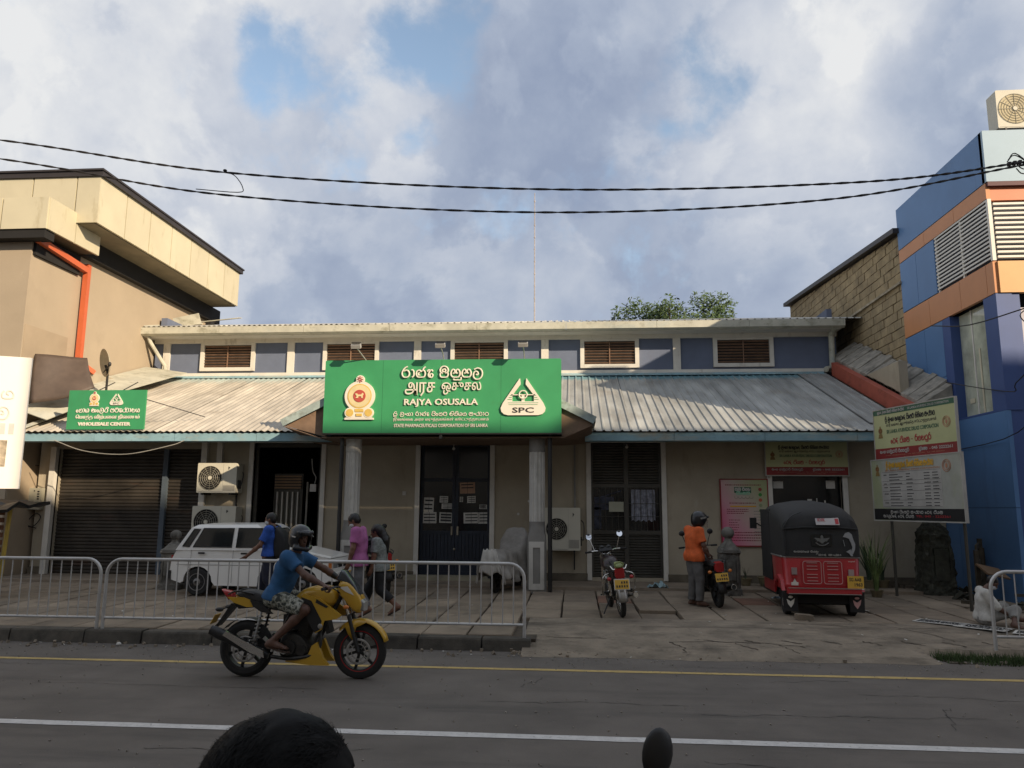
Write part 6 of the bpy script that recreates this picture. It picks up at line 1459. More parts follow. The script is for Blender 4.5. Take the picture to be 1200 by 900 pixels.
# the one whose mirror just enters the frame at the bottom (it has only its left mirror)
k4 = dup(kb, (0,0,0), 0, 'dark motorcycle mirror rising into the bottom edge of the frame')
for c_ in list(k4.children):
    if c_.name.startswith('mirror_stem') and sum(v.co.y for v in c_.data.vertices) < 0:
        for g_ in list(c_.children): bpy.data.objects.remove(g_)
        bpy.data.objects.remove(c_)
k4.rotation_euler = (radians(-9), 0, radians(-62)); q = k4.rotation_euler.to_matrix() @ Vector((.955,.275,1.285)); k4.location = (.265-q.x, 2.55-q.y, 1.225-q.z)
for c_ in k4.children:
    if c_.name.startswith('mirror_stem'):
        for g_ in c_.children: g_.scale = (1, .95, 1.45); g_.location.z = -1.285*.45-.02
# covered scooter
cs = thing('covered_scooter', 'scooter under a crumpled grey cover between the middle door and the right column', 'scooter', (-1.45,16.35,.24), radians(72))
wheel(cs, -.45, .22, .22, .09, 5, disc_=False); wheel(cs, .72, .22, .22, .09, 5, disc_=False)
m = MB(); m.puff([(-.6,.3),(-.5,.5),(.2,.5),(.5,.35),(.6,.25),(.3,.2)], .16); obj('scooter_body', m, m_blk, cs, smooth=True)
def cloth_cover(par):
    nu, nv = 72, 26; vs = []
    prof = [(-.78,.62),(-.5,.82),(-.1,.84),(.2,.80),(.42,.98),(.55,1.12),(.62,1.28),(.70,1.12),(.80,.9),(.84,.7)]
    pp_ = smooth_path([(a, b) for a, b in prof], 8); xs = [p.x for p in pp_]; zs = [p.y for p in pp_]
    for j in range(nv+1):
        for i in range(nu+1):
            u = i/nu; x = -.78+1.62*u; top = float(np.interp(x, xs, zs)); s = j/nv*2-1
            hang = abs(s); wdt = .20+.16*math.exp(-((x-.5)/.18)**2)*.9+.06*(1-u)
            if hang < .35: y = wdt*s/.35*.8; z = top-.03*(s/.35)**2
            else: q_ = (hang-.35)/.65; y = (wdt*.8+.10*q_**.6+.055*sin(x*23+s*2+2*q_)*q_)*(1 if s > 0 else -1); z = top-.03-(top-.22-.12*abs(sin(x*4.2)))*q_
            nse = mathutils.noise.noise(Vector((x*7, s*5, 1)))*.05; vs.append((x+nse*.5, y+nse, z+nse))
    m = MB(); m.add(vs, [(j*(nu+1)+i, j*(nu+1)+i+1, (j+1)*(nu+1)+i+1, (j+1)*(nu+1)+i) for j in range(nv) for i in range(nu)])
    o = obj('grey_cover', m, mat('grey cover', (.27,.25,.22), .5, var=.22, scale=6, bump=.6, bscale=14), par, smooth=True, angle=70); md = o.modifiers.new('s','SOLIDIFY'); md.thickness = .006
cloth_cover(cs)
m = MB(); nu, nv = 26, 14; vs = []
for j in range(nv+1):
    for i in range(nu+1):
        u, v = i/nu, j/nv; a_ = -1.9+2.6*u
        vs.append((-.80+.16*sin(a_*1.0)*0-.02-.10*v*(1-v)+.035*sin(u*26+v*3)*v, .30*sin(a_)*(.55+.5*v), .88-.42*v-.08*abs(sin(u*7))*v+.02*sin(u*26)))
m.add(vs, [(j*(nu+1)+i, j*(nu+1)+i+1, (j+1)*(nu+1)+i+1, (j+1)*(nu+1)+i) for j in range(nv) for i in range(nu)])
o = obj('pale_cloth', m, mat('pale cover', (.44,.42,.38), .6, var=.15, scale=8), cs, smooth=True, angle=70); md = o.modifiers.new('s','SOLIDIFY'); md.thickness = .006
# ---- white hatchback (x forward, centred, length 3.3, right side towards the street)
def tyre_car(par, x, y, r, w, out):
    t = MB(); n = 32; t.lathe([(r*.62,-w/2),(r*.9,-w/2),(r,-w*.36),(r,w*.36),(r*.9,w/2),(r*.62,w/2)], (x,y,r), n, rotm(radians(90),0,0)); wt_ = obj('wheel', t, m_rub, par, smooth=True, angle=35)
    m = MB(); yy = y+out*w*.42; m.lathe([(.0,.03),(.03,.035),(r*.3,.01),(r*.52,-.01),(r*.60,.02),(r*.64,.02),(r*.64,-.05)], (x,yy,r), n, rotm(radians(90 if out < 0 else -90),0,0)); obj('wheel_cover', m, mat('hub grey', (.22,.21,.20), .45, metal=.5), wt_, smooth=True, angle=30)
    m = MB()
    for k in range(9): a = 2*pi*k/9; m.rbox((x+r*.40*cos(a), yy+out*.018, r+r*.40*sin(a)), (.045,.008,.03), rotm(0,-a,0))
    m.cyl((x,yy+out*.0,r),(x,yy+out*.045,r),.028,n=12); obj('hub_hole', m, m_blk, wt_)
def car(par):
    m_cw = mat('car white', (.76,.74,.69), .3, var=.03, coat=.5)
    def arch(cx, r, n=9): return [(cx+r*cos(pi*i/n), .27+r*sin(pi*i/n)) for i in range(n+1)]
    low = [(1.62,.34),(1.655,.50),(1.63,.66),(1.58,.74),(1.30,.82),(.85,.885),(.66,.90),(-1.42,.92),(-1.56,.86),(-1.64,.70),(-1.66,.48),(-1.62,.30)]
    bot = [(-1.42+.0,.24)]+arch(-1.06,.30)[::-1]+[(-.70,.20),(.72,.20)]+arch(1.08,.30)[::-1]+[(1.45,.26)]
    poly = low+bot; hw = .70
    # side skins: outline sheets left/right with tumblehome, closed across the top
    m = MB(); k = len(poly)
    def hy(x, z, s): 
        t_ = (1-.10*max(0,(x-1.0)/.66)**2-.06*max(0,(-x-1.1)/.55)**2); return s*hw*t_*(1-.035*max(0,(z-.55)/.35))*(1-.02*max(0,(.45-z)/.2))
    vs = [(x, hy(x,z,-1), z) for x, z in poly]+[(x, hy(x,z,1), z) for x, z in poly]
    m.add(vs, [tuple(range(k)), tuple(range(2*k-1,k-1,-1))]+[(i,(i+1)%k,k+(i+1)%k,k+i) for i in range(k)])
    bd = obj('body', m, m_cw, par, smooth=True, angle=25)
    # greenhouse
    def sec(x, z, w_): return (x, z, w_)
    gh = MB(); B = [(-1.52,.90,.665),(.70,.90,.665)]; T = [(-1.20,1.36,.575),(.10,1.385,.575)]
    vs = []
    rings = [[(-1.56,.88),(.74,.895)],[(-1.44,1.08),(.46,1.10)],[(-1.30,1.32),(.16,1.34)],[(-1.18,1.385),(.05,1.40)]]
    wd = [.675,.64,.59,.54]
    for (r_, w_) in zip(rings, wd): (xa, za), (xb, zb) = r_; vs += [(xa,-w_,za),(xb,-w_,zb),(xb,w_,zb),(xa,w_,za)]
    gh.add(vs, [(i*4+j, i*4+(j+1)%4, (i+1)*4+(j+1)%4, (i+1)*4+j) for i in range(3) for j in range(4)]+[(12,13,14,15)])
    # roof crown
    gh.add([(-1.18,-.54,1.385),(.05,-.54,1.40),(.05,.54,1.40),(-1.18,.54,1.385),(-1.0,-.3,1.415),(-.05,-.3,1.425),(-.05,.3,1.425),(-1.0,.3,1.415)], [(0,1,5,4),(1,2,6,5),(2,3,7,6),(3,0,4,7),(4,5,6,7)])
    obj('cabin', gh, m_cw, par, smooth=True, angle=25)
    gm = mat('car glass', (.012,.014,.014), .05, var=.1, spec=.8); gasket = m_blk
    def yat(z): return float(np.interp(z, [.88,1.09,1.33,1.39], wd))
    for s in (-1,1):
        for P in ([(-1.42,.955),(-1.28,.95),(-1.10,1.30),(-1.23,1.30)],[(-1.20,.95),(-.40,.95),(-.40,1.32),(-1.03,1.315)],[(-.31,.95),(.55,.96),(.20,1.325),(-.31,1.325)]):
            g_ = MB(); P2 = P
            g_.add([(x, s*(yat(z)+.008), z) for x, z in P2]+[(x, s*(yat(z)+.001), z) for x, z in P2], [(0,1,2,3),(4,7,6,5),(0,4,5,1),(1,5,6,2),(2,6,7,3),(3,7,4,0)]); pn = obj('side_window', g_, gm, par)
            g_ = MB(); g_.tube([(x, s*(yat(z)+.010), z) for x, z in P2], .010, 6, closed=True); obj('gasket', g_, gasket, pn)
        g_ = MB()
        for xx in (-1.22+.0,-.355,.62): g_.tube([(xx,s*hy(0,.9,1)*1.004,.89),(xx,s*hw*1.002,.60),(xx+(-.0),s*hw*1.0,.26)], .004, 4)
        g_.tube([(-1.5,s*hw*1.0,.60),(1.5,s*hw*.97,.60)], .005, 4); obj('door_seam', g_, mat('seam grey', (.20,.19,.17), .6), par)
        for xx in (-1.0,-.12): g_ = MB(); g_.rbox((xx,s*.703,.83),(.13,.02,.035)); obj('door_handle', g_, m_blk, par)
        g_ = MB(); g_.rbox((.50,s*.76,.98),(.10,.12,.09)); g_.bar((.5,s*.66,.93),(.5,s*.74,.96),.03,.03); obj('wing_mirror', g_, m_blk, par)
        g_ = MB(); g_.rbox((-1.625,s*.56,.68),(.06,.16,.20)); obj('tail_lamp', g_, m_redl, par)
        g_ = MB(); g_.rbox((1.615,s*.48,.62),(.06,.24,.14)); obj('headlight', g_, mat('lamp glass', (.25,.25,.24), .08), par)
        g_ = MB(); g_.rbox((1.60,s*.64,.62),(.05,.07,.13)); obj('indicator', g_, m_oral, par)
    # windscreen and rear glass set just proud of the cabin
    def slab4(P, off, nm):
        a = [Vector(p) for p in P]; n_ = (a[1]-a[0]).cross(a[3]-a[0]).normalized()*off; q = MB(); q.add([p+n_ for p in a]+[p+n_*.2 for p in a], [(0,1,2,3),(4,7,6,5),(0,4,5,1),(1,5,6,2),(2,6,7,3),(3,7,4,0)]); obj(nm, q, gm, par)
    slab4([(.66,-.58,.955),(.66,.58,.955),(.20,.52,1.31),(.20,-.52,1.31)], .012, 'windscreen')
    slab4([(-1.53,.56,.95),(-1.53,-.56,.95),(-1.33,-.50,1.30),(-1.33,.50,1.30)], .012, 'rear_window')
    q = MB(); q.add([(1.58,-.60,.755),(1.58,.60,.755),(.80,.62,.905),(.80,-.62,.905),(1.55,-.5,.785),(1.55,.5,.785),(.84,.52,.935),(.84,-.52,.935)], [(4,5,6,7),(0,1,5,4),(1,2,6,5),(2,3,7,6),(3,0,4,7)]); obj('bonnet', q, m_cw, par, smooth=True, angle=15)
    q = MB(); q.rbox((1.67,0,.40),(.10,1.34,.16)); obj('front_bumper', q, m_cw, par); q = MB(); q.rbox((-1.68,0,.40),(.10,1.34,.16)); obj('rear_bumper', q, m_blk, par)
    q = MB(); q.rbox((1.635,0,.62),(.03,.66,.10)); obj('grille', q, m_blk, par); q = MB(); q.rbox((1.725,0,.42),(.01,.48,.11)); obj('number_plate', q, m_plate, par)
    q = MB(); q.box(-1.5,1.5,-.55,.55,.22,.6); obj('underbody', q, m_dark, par)
    q = MB(); q.bar((.70,-.35,.93),(.55,.05,1.02),.012,.012); q.bar((.70,.15,.93),(.55,.5,1.02),.012,.012); obj('wiper', q, m_blk, par)
    for x in (-1.06,1.08):
        for s in (-1,1): tyre_car(par, x, s*.62, .265, .16, s)
cr_ = thing('car', 'small white hatchback parked behind the crowd barrier, nose to the right', 'car', (-6.2,15.45,PZ(15.4)), radians(-3)); car(cr_); cr_.scale = (1,1,.97)
# ---- red and black three wheeler, seen from behind
def tuk(par):
    """x right, y forward (away), rear face at y=0"""
    m_tr = mat('three wheeler red', (.40,.022,.026), .35, var=.10, scale=3, coat=.3)
    m_hd = mat('black hood canvas', (.022,.021,.020), .75, var=.15, scale=5, bump=.3, bscale=18)
    W_ = .66
    # lower body: rings from floor to waist, rounded plan
    def plan(w, y0, y1, r=.12):
        P = []; 
        for cx, cy, a in ((w-r, y0+r, -pi/2), (w-r, y1-r, 0), (-w+r, y1-r, pi/2), (-w+r, y0+r, pi)): P += [(cx+r*cos(a+pi/2*i/4), cy+r*sin(a+pi/2*i/4)) for i in range(5)]
        return P
    m = MB(); rings = [(.40,.60,.06,1.0),(.44,.645,.02,1.02),(.52,.65,.0,1.03),(.55,.64,.01,1.03),(.90,.66,.015,1.03),(.96,.665,.03,1.03)]
    n = 20; vs = []
    for z, w_, y0, y1 in rings: vs += [(x, y, z) for x, y in plan(w_, y0, y1)]
    m.add(vs, [(i*n+j, i*n+(j+1)%n, (i+1)*n+(j+1)%n, (i+1)*n+j) for i in range(len(rings)-1) for j in range(n)]+[tuple(range(n-1,-1,-1)), tuple((len(rings)-1)*n+j for j in range(n))])
    obj('rear_body', m, m_tr, par, smooth=True, angle=35)
    m = MB(); m.rbox((0,-.03,.43),(1.24,.10,.10)); obj('bumper', m, m_tr, par)
    m = MB(); m.rbox((0,-.085,.475),(1.22,.012,.012)); m.rbox((0,-.085,.385),(1.22,.012,.012)); obj('bumper_trim', m, m_alu, par)
    m = MB(); m.tube([(x, y, .965) for x, y in plan(.672,.02,1.03)], .014, 6, closed=True); obj('waist_trim', m, m_alu, par)
    # hood: loft of cross sections from rear to front
    secs = [(-.0,.63,.97,1.42,.16),(.03,.66,.97,1.60,.22),(.16,.665,.97,1.70,.24),(.55,.67,.97,1.80,.24),(1.1,.66,.97,1.86,.24),(1.9,.60,1.35,1.82,.22),(2.05,.56,1.45,1.76,.20)]
    def arch_(w, z0, z1, r, n=6):
        P = [(-w, z0)]+[(-w+r-r*cos(pi/2*i/n), z1-r+r*sin(pi/2*i/n)) for i in range(n+1)]
        c = [(x, z+.0) for x, z in P]; mid_ = [(-w*.3, z1+.035), (0, z1+.045), (w*.3, z1+.035)]
        return c+mid_+[(-x, z) for x, z in c[::-1]]
    m = MB(); vs = []
    for y, w_, z0, z1, r_ in secs: a = arch_(w_, z0, z1, r_); vs += [(x, y, z) for x, z in a]
    k = len(a); m.add(vs, [(i*k+j, i*k+j+1, (i+1)*k+j+1, (i+1)*k+j) for i in range(4) for j in range(k-1)]+[(i*k+j, i*k+j+1, (i+1)*k+j+1, (i+1)*k+j) for i in (4,5) for j in range(1, k-2)]+[tuple(range(k))])
    obj('hood', m, m_hd, par, smooth=True, angle=45)
    m = MB(); m.tube([(-.64,-.012,1.42),(-.3,-.03,1.45),(.3,-.03,1.45),(.64,-.012,1.42)], .014, 6); m.tube(smooth_path([(-.64,-.01,1.44),(-.5,-.01,1.62),(-.3,.06,1.70)]), .010, 5); m.tube([(-.60,-.016,1.0),(-.60,-.016,1.42)], .006, 5); obj('hood_seam', m, m_blk, par)
    m = MB(); m.prism(rrect(-.17,.19,1.14,1.34,.03,3), XZ, -.012, .0); obj('rear_window', m, m_glassd, par)
    # stickers and lettering on the back
    m = MB(); m.rbox((.13,-.028,1.55),(.40,.01,.135),rotm(-.5,0,0)); m.v = [(v[0], v[1]+.03, v[2]) for v in m.v]; st_ = obj('sticker', m, mat('sticker white', (.50,.46,.44), .5), par)
    t_ = text_mb('KVK', .13, .05, .03, 1.572, .02); R = rotm(-.5,0,0); t_.v = [(v[0], -.006+(v[2]-1.55)*math.tan(.5)*1.0-.014+.008, v[2]) for v in t_.v]; obj('sticker_letters', t_, m_pink_t, st_)
    m = MB(); m.rbox((.29,-.018,1.55),(.06,.006,.10),R); m.v = [(v[0],v[1]+.02-.006+.0,v[2]) for v in m.v]; obj('sticker_patch', m, m_pink_t, st_)
    def wing(s): return [(.01+s*.0,1.245),(s*.03,1.27),(s*.13,1.285),(s*.12,1.265),(s*.10,1.26),(s*.11,1.245),(s*.08,1.24),(s*.09,1.225),(s*.05,1.225),(s*.02,1.20),(0,1.19)]
    m = MB()
    for s in (-1,1): P = [(.02+x, z) for x, z in wing(s)]; m.prism(P if s > 0 else P[::-1], XZ, -.018, -.013)
    m.prism([(.005,1.19),(.035,1.19),(.045,1.30),(.02,1.33),(-.005,1.30)], XZ, -.019, -.013); m.tube([(-.09,-.016,1.20),(-.03,-.016,1.165),(.02,-.016,1.155),(.07,-.016,1.165),(.13,-.016,1.20)], .008, 5)
    obj('wing_emblem', m, mat('faded grey', (.15,.15,.14), .6), par)
    m = MB(); m.prism([(.38,1.30),(.42,1.36),(.48,1.38),(.53,1.34),(.55,1.26),(.58,1.18),(.57,1.10),(.53,1.02),(.50,1.05),(.53,1.13),(.51,1.20),(.48,1.27),(.43,1.29)], XZ, -.014, .02)
    m.prism([(.42,1.06),(.50,1.10),(.51,1.06),(.53,.99),(.50,.99),(.47,1.03)], XZ, -.014, .02); m.bar((.38,-.012,1.25),(.40,-.012,1.15),.012,.006)
    obj('face_decal', m, mat('decal grey', (.33,.33,.33), .6), par)
    obj('rear_lettering', flat(text_mb('ක', .01, .01, 9, 9) if False else sinhala('අම්මාෙග රත්න', .42, .02, -.26, 1.055, .006, .003, 2, 5), -.016), m_paper, par)
    obj('rear_lettering', flat(sinhala('ආශිවාද සංස්ථා', .38, .02, .14, 1.005, .006, .003, 2, 5), -.016), m_paper, par)
    # engine lid
    m = MB()
    for s in (-1, 1):
        x0, x1 = (s*.02, s*.33) if s > 0 else (-.33, -.02)
        m.tube([(x, -.012+.0, z) for x, z in rrect(x0, x1, .54, .90, .04, 3)], .006, 4, closed=True)
        for k_ in range(6):
            z = .585+.052*k_+(.03 if k_ > 2 else 0); m.rbox(((x0+x1)/2, -.014, z), (.18, .014, .010))
    obj('louvre_trim', m, mat('pinkish trim', (.55,.30,.27), .5), par)
    m = MB(); m.prism(rrect(-.36,.36,.52,.92,.05,4), XZ, -.006, .01); obj('engine_lid', m, m_tr, par)
    for x in (-.48,.48): m = MB(); m.rbox((x,-.008,.74 if x < 0 else .72),(.09,.03,.11)); tl2 = obj('tail_light', m, mat('lens grey', (.34,.25,.23), .3), par); m = MB(); m.rbox((x,-.015,.65),(.09,.02,.04)); obj('lens', m, m_redl, tl2)
    m = MB(); m.add([(-.53,-.012,.53),(-.43,-.012,.53),(-.48,-.012,.62)], [(0,1,2)]); m.rbox((-.48,-.010,.535),(.12,.008,.05)); obj('triangle_sticker', m, m_trim, par)
    m = MB(); m.rbox((.535,-.045,.575),(.27,.012,.20),rotm(0,0,0)); np_ = obj('number_plate', m, m_plate, par)
    m = MB(); m.rbox((.535,-.045,.47),(.27,.013,.016)); obj('plate_edge', m, m_trim, np_)
    for (s_, w_, cx_, cz_) in (('SG AAB', .20, .53, .62), ('1963', .13, .58, .54)): t_ = text_mb(s_, w_, .055, cx_, cz_, .02); t_.v = [(v[0], -.053, v[2]) for v in t_.v]; obj('plate_letters', t_, m_ink, np_)
    t_ = text_mb('super', .12, .022, .50, .90, .01); t_.v = [(v[0], -.012+.0, v[2]) for v in t_.v]; obj('lettering', t_, m_trim, par)
    m = MB(); m.box(-.55,.55,.06,1.0,.22,.42); m.cyl((-.5,.35,.22),(.5,.35,.22),.05); obj('underbody', m, m_dark, par)
    for s in (-1, 1):
        t_ = MB(); r = .205; t_.lathe([(r*.5,-.05),(r*.9,-.055),(r,-.035),(r,.035),(r*.9,.055),(r*.5,.05)], (s*.56,.35,r), 28, rotm(0,radians(90),0)); w_ = obj('wheel', t_, m_rub, par, smooth=True, angle=35)
        m = MB(); m.lathe([(.0,.03),(r*.3,.02),(r*.55,-.01)], (s*.6,.35,r), 20, rotm(0,radians(90*s),0)); obj('hub', m, m_alu, w_)
        m = MB(); m.prism([(s*.56-.13,.40),(s*.56-.12,.10),(s*.56+.12,.09),(s*.56+.13,.40)], XZ, .02, .035); mf = obj('mudflap', m, m_rub, par)
        m = MB(); m.prism([(s*.56-.07,.29),(s*.56,.25),(s*.56+.07,.30),(s*.56+.05,.22),(s*.56,.15),(s*.56-.05,.21)], XZ, .012, .018); m.ell((s*.56,.014,.32),(.04,.006,.02)); obj('flap_decal', m, mat('flap pink', (.50,.28,.26), .6) if s > 0 else m_trim, mf)
        m = MB(); m.prism([(.0+.02,.42),(.12,.58),(.35,.66),(.62,.58),(.72,.42),(.64,.42),(.55,.53),(.35,.59),(.17,.53),(.08,.42)], lambda u,v,d: (d,u,v), s*.64, s*.70); obj('wheel_arch', m, m_tr, par)
        m = MB(); m.tube([(s*.60,1.95,1.72),(s*.62,2.0,1.0),(s*.45,2.3,.6)], .022, 8); obj('front_pillar', m, m_blk, par)
        m = MB(); m.box(s*.625,s*.64,1.06,1.98,.50,1.74); obj('side_curtain', m, m_hd, par)
        m = MB(); m.tube([(s*.64,1.03,.97),(s*.65,1.08,1.7)], .02, 8); obj('side_pillar', m, m_blk, par)
        m = MB(); m.bar((s*.62,2.0,1.42),(s*.78,1.95,1.50),.02,.02); m.rbox((s*.80,1.93,1.48),(.13,.05,.20)); obj('mirror', m, m_blk, par)
        m = MB(); m.box(s*.60-.02,s*.60+.02,1.0,1.95,.30,.50) ; obj('side_sill', m, m_tr, par)
    m = MB(); m.puff([(1.9,.3),(1.95,.95),(2.2,1.0),(2.5,.7),(2.55,.4),(2.4,.3)], .45); m.v = [(v[1], v[0], v[2]) for v in m.v]; obj('front_cowl', m, m_tr, par, smooth=True)
    m = MB(); m.add([(-.5,2.12,1.0),(.5,2.12,1.0),(.52,1.98,1.70),(-.52,1.98,1.70)], [(0,1,2,3)]); obj('windscreen', m, m_glassd, par)
    m = MB(); m.box(-.55,.55,.8,.95,.5,1.25); m.box(-.55,.55,.85,1.3,.45,.7); m.box(-.2,.2,1.45,1.7,.35,.7); obj('seat', m, m_seat, par)
    m = MB(); m.box(-.6,.6,.95,2.2,.26,.32); obj('floor', m, m_blk, par)
    t_ = MB(); r = .2; t_.lathe([(r*.5,-.05),(r*.9,-.055),(r,-.035),(r,.035),(r*.9,.055),(r*.5,.05)], (0,2.35,r), 24, rotm(0,radians(90),0)); obj('wheel', t_, m_rub, par, smooth=True)
tk = thing('three_wheeler', 'red three wheeler with black canvas hood parked with its back to the street', 'three wheeler', (4.06,13.35,PZ(13.4)), radians(-3)); tuk(tk)
tk.scale = (.93,1,1.0)
# ============================================================ PEOPLE: each body is one smooth surface taken from a distance field
class Field:
    def __init__(s, lo, hi, h):
        s.lo = np.array(lo, float); s.h = h; s.n = np.ceil((np.array(hi)-s.lo)/h).astype(int)+1; s.F = np.full(s.n, 1.0, np.float32)
    def sub(s, lo, hi):
        a = np.maximum(np.floor((np.array(lo)-s.lo)/s.h).astype(int), 0); b = np.minimum(np.ceil((np.array(hi)-s.lo)/s.h).astype(int)+1, s.n)
        if (b <= a).any(): return None, None
        g = [s.lo[i]+s.h*np.arange(a[i], b[i]) for i in range(3)]
        X = np.stack(np.meshgrid(*g, indexing='ij'), -1); return tuple(slice(a[i], b[i]) for i in range(3)), X
    def put(s, sl, d, k, op='u'):
        A = s.F[sl]
        if op == 'u': hh = np.maximum(k-np.abs(A-d), 0)/k; s.F[sl] = np.minimum(A, d)-hh*hh*k*.25
        else: hh = np.maximum(k-np.abs(A+d), 0)/k; s.F[sl] = np.maximum(A, -d)+hh*hh*k*.25
    def cone(s, p0, p1, r0, r1, k=.03, cut=None, op='u', sq=None):
        p0 = np.array(p0, float); p1 = np.array(p1, float); R = max(r0, r1)+k+3*s.h
        sl, X = s.sub(np.minimum(p0, p1)-R, np.maximum(p0, p1)+R)
        if sl is None: return
        d = p1-p0; L2 = max(d @ d, 1e-9); t = np.clip(((X-p0) @ d)/L2, 0, 1); q = X-p0-t[..., None]*d
        dist = np.sqrt((q*q).sum(-1))-(r0+(r1-r0)*t)
        for (c, n_) in (cut or []): n_ = np.array(n_, float); n_ /= np.linalg.norm(n_); dist = np.maximum(dist, (X-np.array(c)) @ n_)
        s.put(sl, dist, k, op)
    def ell(s, c, r, R=None, k=.03, op='u', cut=None):
        c = np.array(c, float); r = np.array(r, float); m = r.max()+k+3*s.h; sl, X = s.sub(c-m, c+m)
        if sl is None: return
        q = X-c
        if R is not None: q = q @ np.array(R)
        k0 = np.sqrt(((q/r)**2).sum(-1)); k1 = np.sqrt(((q/r**2)**2).sum(-1))+1e-9; dist = k0*(k0-1)/k1
        for (cc, n_) in (cut or []): n_ = np.array(n_, float); n_ /= np.linalg.norm(n_); dist = np.maximum(dist, (X-np.array(cc)) @ n_)
        s.put(sl, dist, k, op)
    def plane(s, c, n_):
        sl, X = s.sub(s.lo, s.lo+s.h*s.n); n_ = np.array(n_, float); n_ /= np.linalg.norm(n_); s.F = np.maximum(s.F, (X-np.array(c)) @ n_).astype(np.float32)
    def folds(s, amp, fr=28, seed=0):
        _, X = s.sub(s.lo, s.lo+s.h*(s.n-1)+1e-6); rg = np.random.RandomState(seed); A = 0
        for i in range(5):
            v = rg.normal(size=3)*np.array([1,1,.55]); v *= fr*(.5+.4*i)/np.linalg.norm(v); A = A+np.sin(X @ v+rg.rand()*6+1.5*np.sin(X[..., 2]*9+i))/(1+.5*i)
        s.F = (s.F+amp*A[:s.F.shape[0], :s.F.shape[1], :s.F.shape[2]]).astype(np.float32)
    def mesh(s, name, mt):
        F = s.F; F[0] = F[-1] = 1; F[:, 0] = F[:, -1] = 1; F[:, :, 0] = F[:, :, -1] = 1
        S = F < 0; nx, ny, nz = F.shape
        c = np.zeros((nx-1, ny-1, nz-1), int)
        for dx in (0,1):
            for dy in (0,1):
                for dz in (0,1): c += S[dx:nx-1+dx, dy:ny-1+dy, dz:nz-1+dz]
        act = (c > 0) & (c < 8); I = np.argwhere(act); idx = -np.ones(act.shape, int); idx[act] = np.arange(len(I))
        acc = np.zeros((len(I), 3)); cnt = np.zeros(len(I))
        for ax in range(3):
            o = [a for a in range(3) if a != ax]
            for u in (0,1):
                for v in (0,1):
                    a = I.copy(); a[:, o[0]] += u; a[:, o[1]] += v; b = a.copy(); b[:, ax] += 1
                    fa = F[tuple(a.T)]; fb = F[tuple(b.T)]; m = (fa < 0) != (fb < 0); t = np.where(m, fa/(fa-fb+1e-12), 0)
                    p = a.astype(float); p[:, ax] += t; acc[m] += p[m]; cnt[m] += 1
        V = s.lo+s.h*(acc/np.maximum(cnt, 1)[:, None]); Q = []
        for ax in range(3):
            a0 = [slice(None)]*3; a1 = [slice(None)]*3; a0[ax] = slice(0, -1); a1[ax] = slice(1, None)
            ch = S[tuple(a0)] != S[tuple(a1)]; E_ = np.argwhere(ch); o = [a for a in range(3) if a != ax]
            ok = (E_[:, o[0]] > 0) & (E_[:, o[1]] > 0); 
            for q in o: ok &= E_[:, q] < F.shape[q]-1
            E_ = E_[ok]
            def cell(du, dv): e = E_.copy(); e[:, o[0]] -= du; e[:, o[1]] -= dv; return idx[tuple(e.T)]
            q = np.stack([cell(0,0), cell(1,0), cell(1,1), cell(0,1)], 1); Q.append(q[(q >= 0).all(1)])
        Q = np.concatenate(Q)
        me = bpy.data.meshes.new(name); me.from_pydata(V.tolist(), [], Q.tolist()); me.materials.append(mt)
        bm = bmesh.new(); bm.from_mesh(me); bmesh.ops.recalc_face_normals(bm, faces=bm.faces); bmesh.ops.smooth_vert(bm, verts=bm.verts, factor=.4, use_axis_x=True, use_axis_y=True, use_axis_z=True); bm.to_mesh(me); bm.free()
        me.polygons.foreach_set('use_smooth', [True]*len(me.polygons)); me.update(); return me
A_ = lambda *p: np.array(p, float)
def un(v): v = np.array(v, float); return v/np.linalg.norm(v)
def frame_of(fwd, upv=(0,0,1)):
    """columns: right, forward, up of a head looking along fwd"""
    f = un(fwd); r = un(np.cross(f, upv)); u = np.cross(r, f); return np.stack([r, f, u], 1)
def head_field(F, c, Rh, sc=1.0):
    P = lambda x, y, z: c+Rh @ (A_(x, y, z)*sc)
    F.ell(P(0,-.012,.025), A_(.074,.095,.088)*sc, Rh, .02); F.ell(P(0,.022,-.035), A_(.060,.068,.078)*sc, Rh, .03)
    F.ell(P(0,.060,-.082), A_(.028,.024,.022)*sc, Rh, .03)                                    # chin
    F.cone(P(0,.082,.012), P(0,.106,-.022), .009*sc, .013*sc, .012)                             # nose
    F.ell(P(0,.079,.035), A_(.05,.014,.010)*sc, Rh, .015)                                       # brow
    for s in (-1,1):
        F.ell(P(s*.030,.094,.018), A_(.017,.014,.010)*sc, Rh, .01, op='s'); F.ell(P(s*.029,.080,.016), A_(.012,.010,.009)*sc, Rh, .004)   # socket, eyeball
        F.ell(P(s*.076,-.005,.0), A_(.008,.018,.030)*sc, Rh, .008)                              # ear
    F.ell(P(0,.088,-.048), A_(.024,.010,.006)*sc, Rh, .006); F.ell(P(0,.086,-.058), A_(.021,.010,.006)*sc, Rh, .006)     # lips
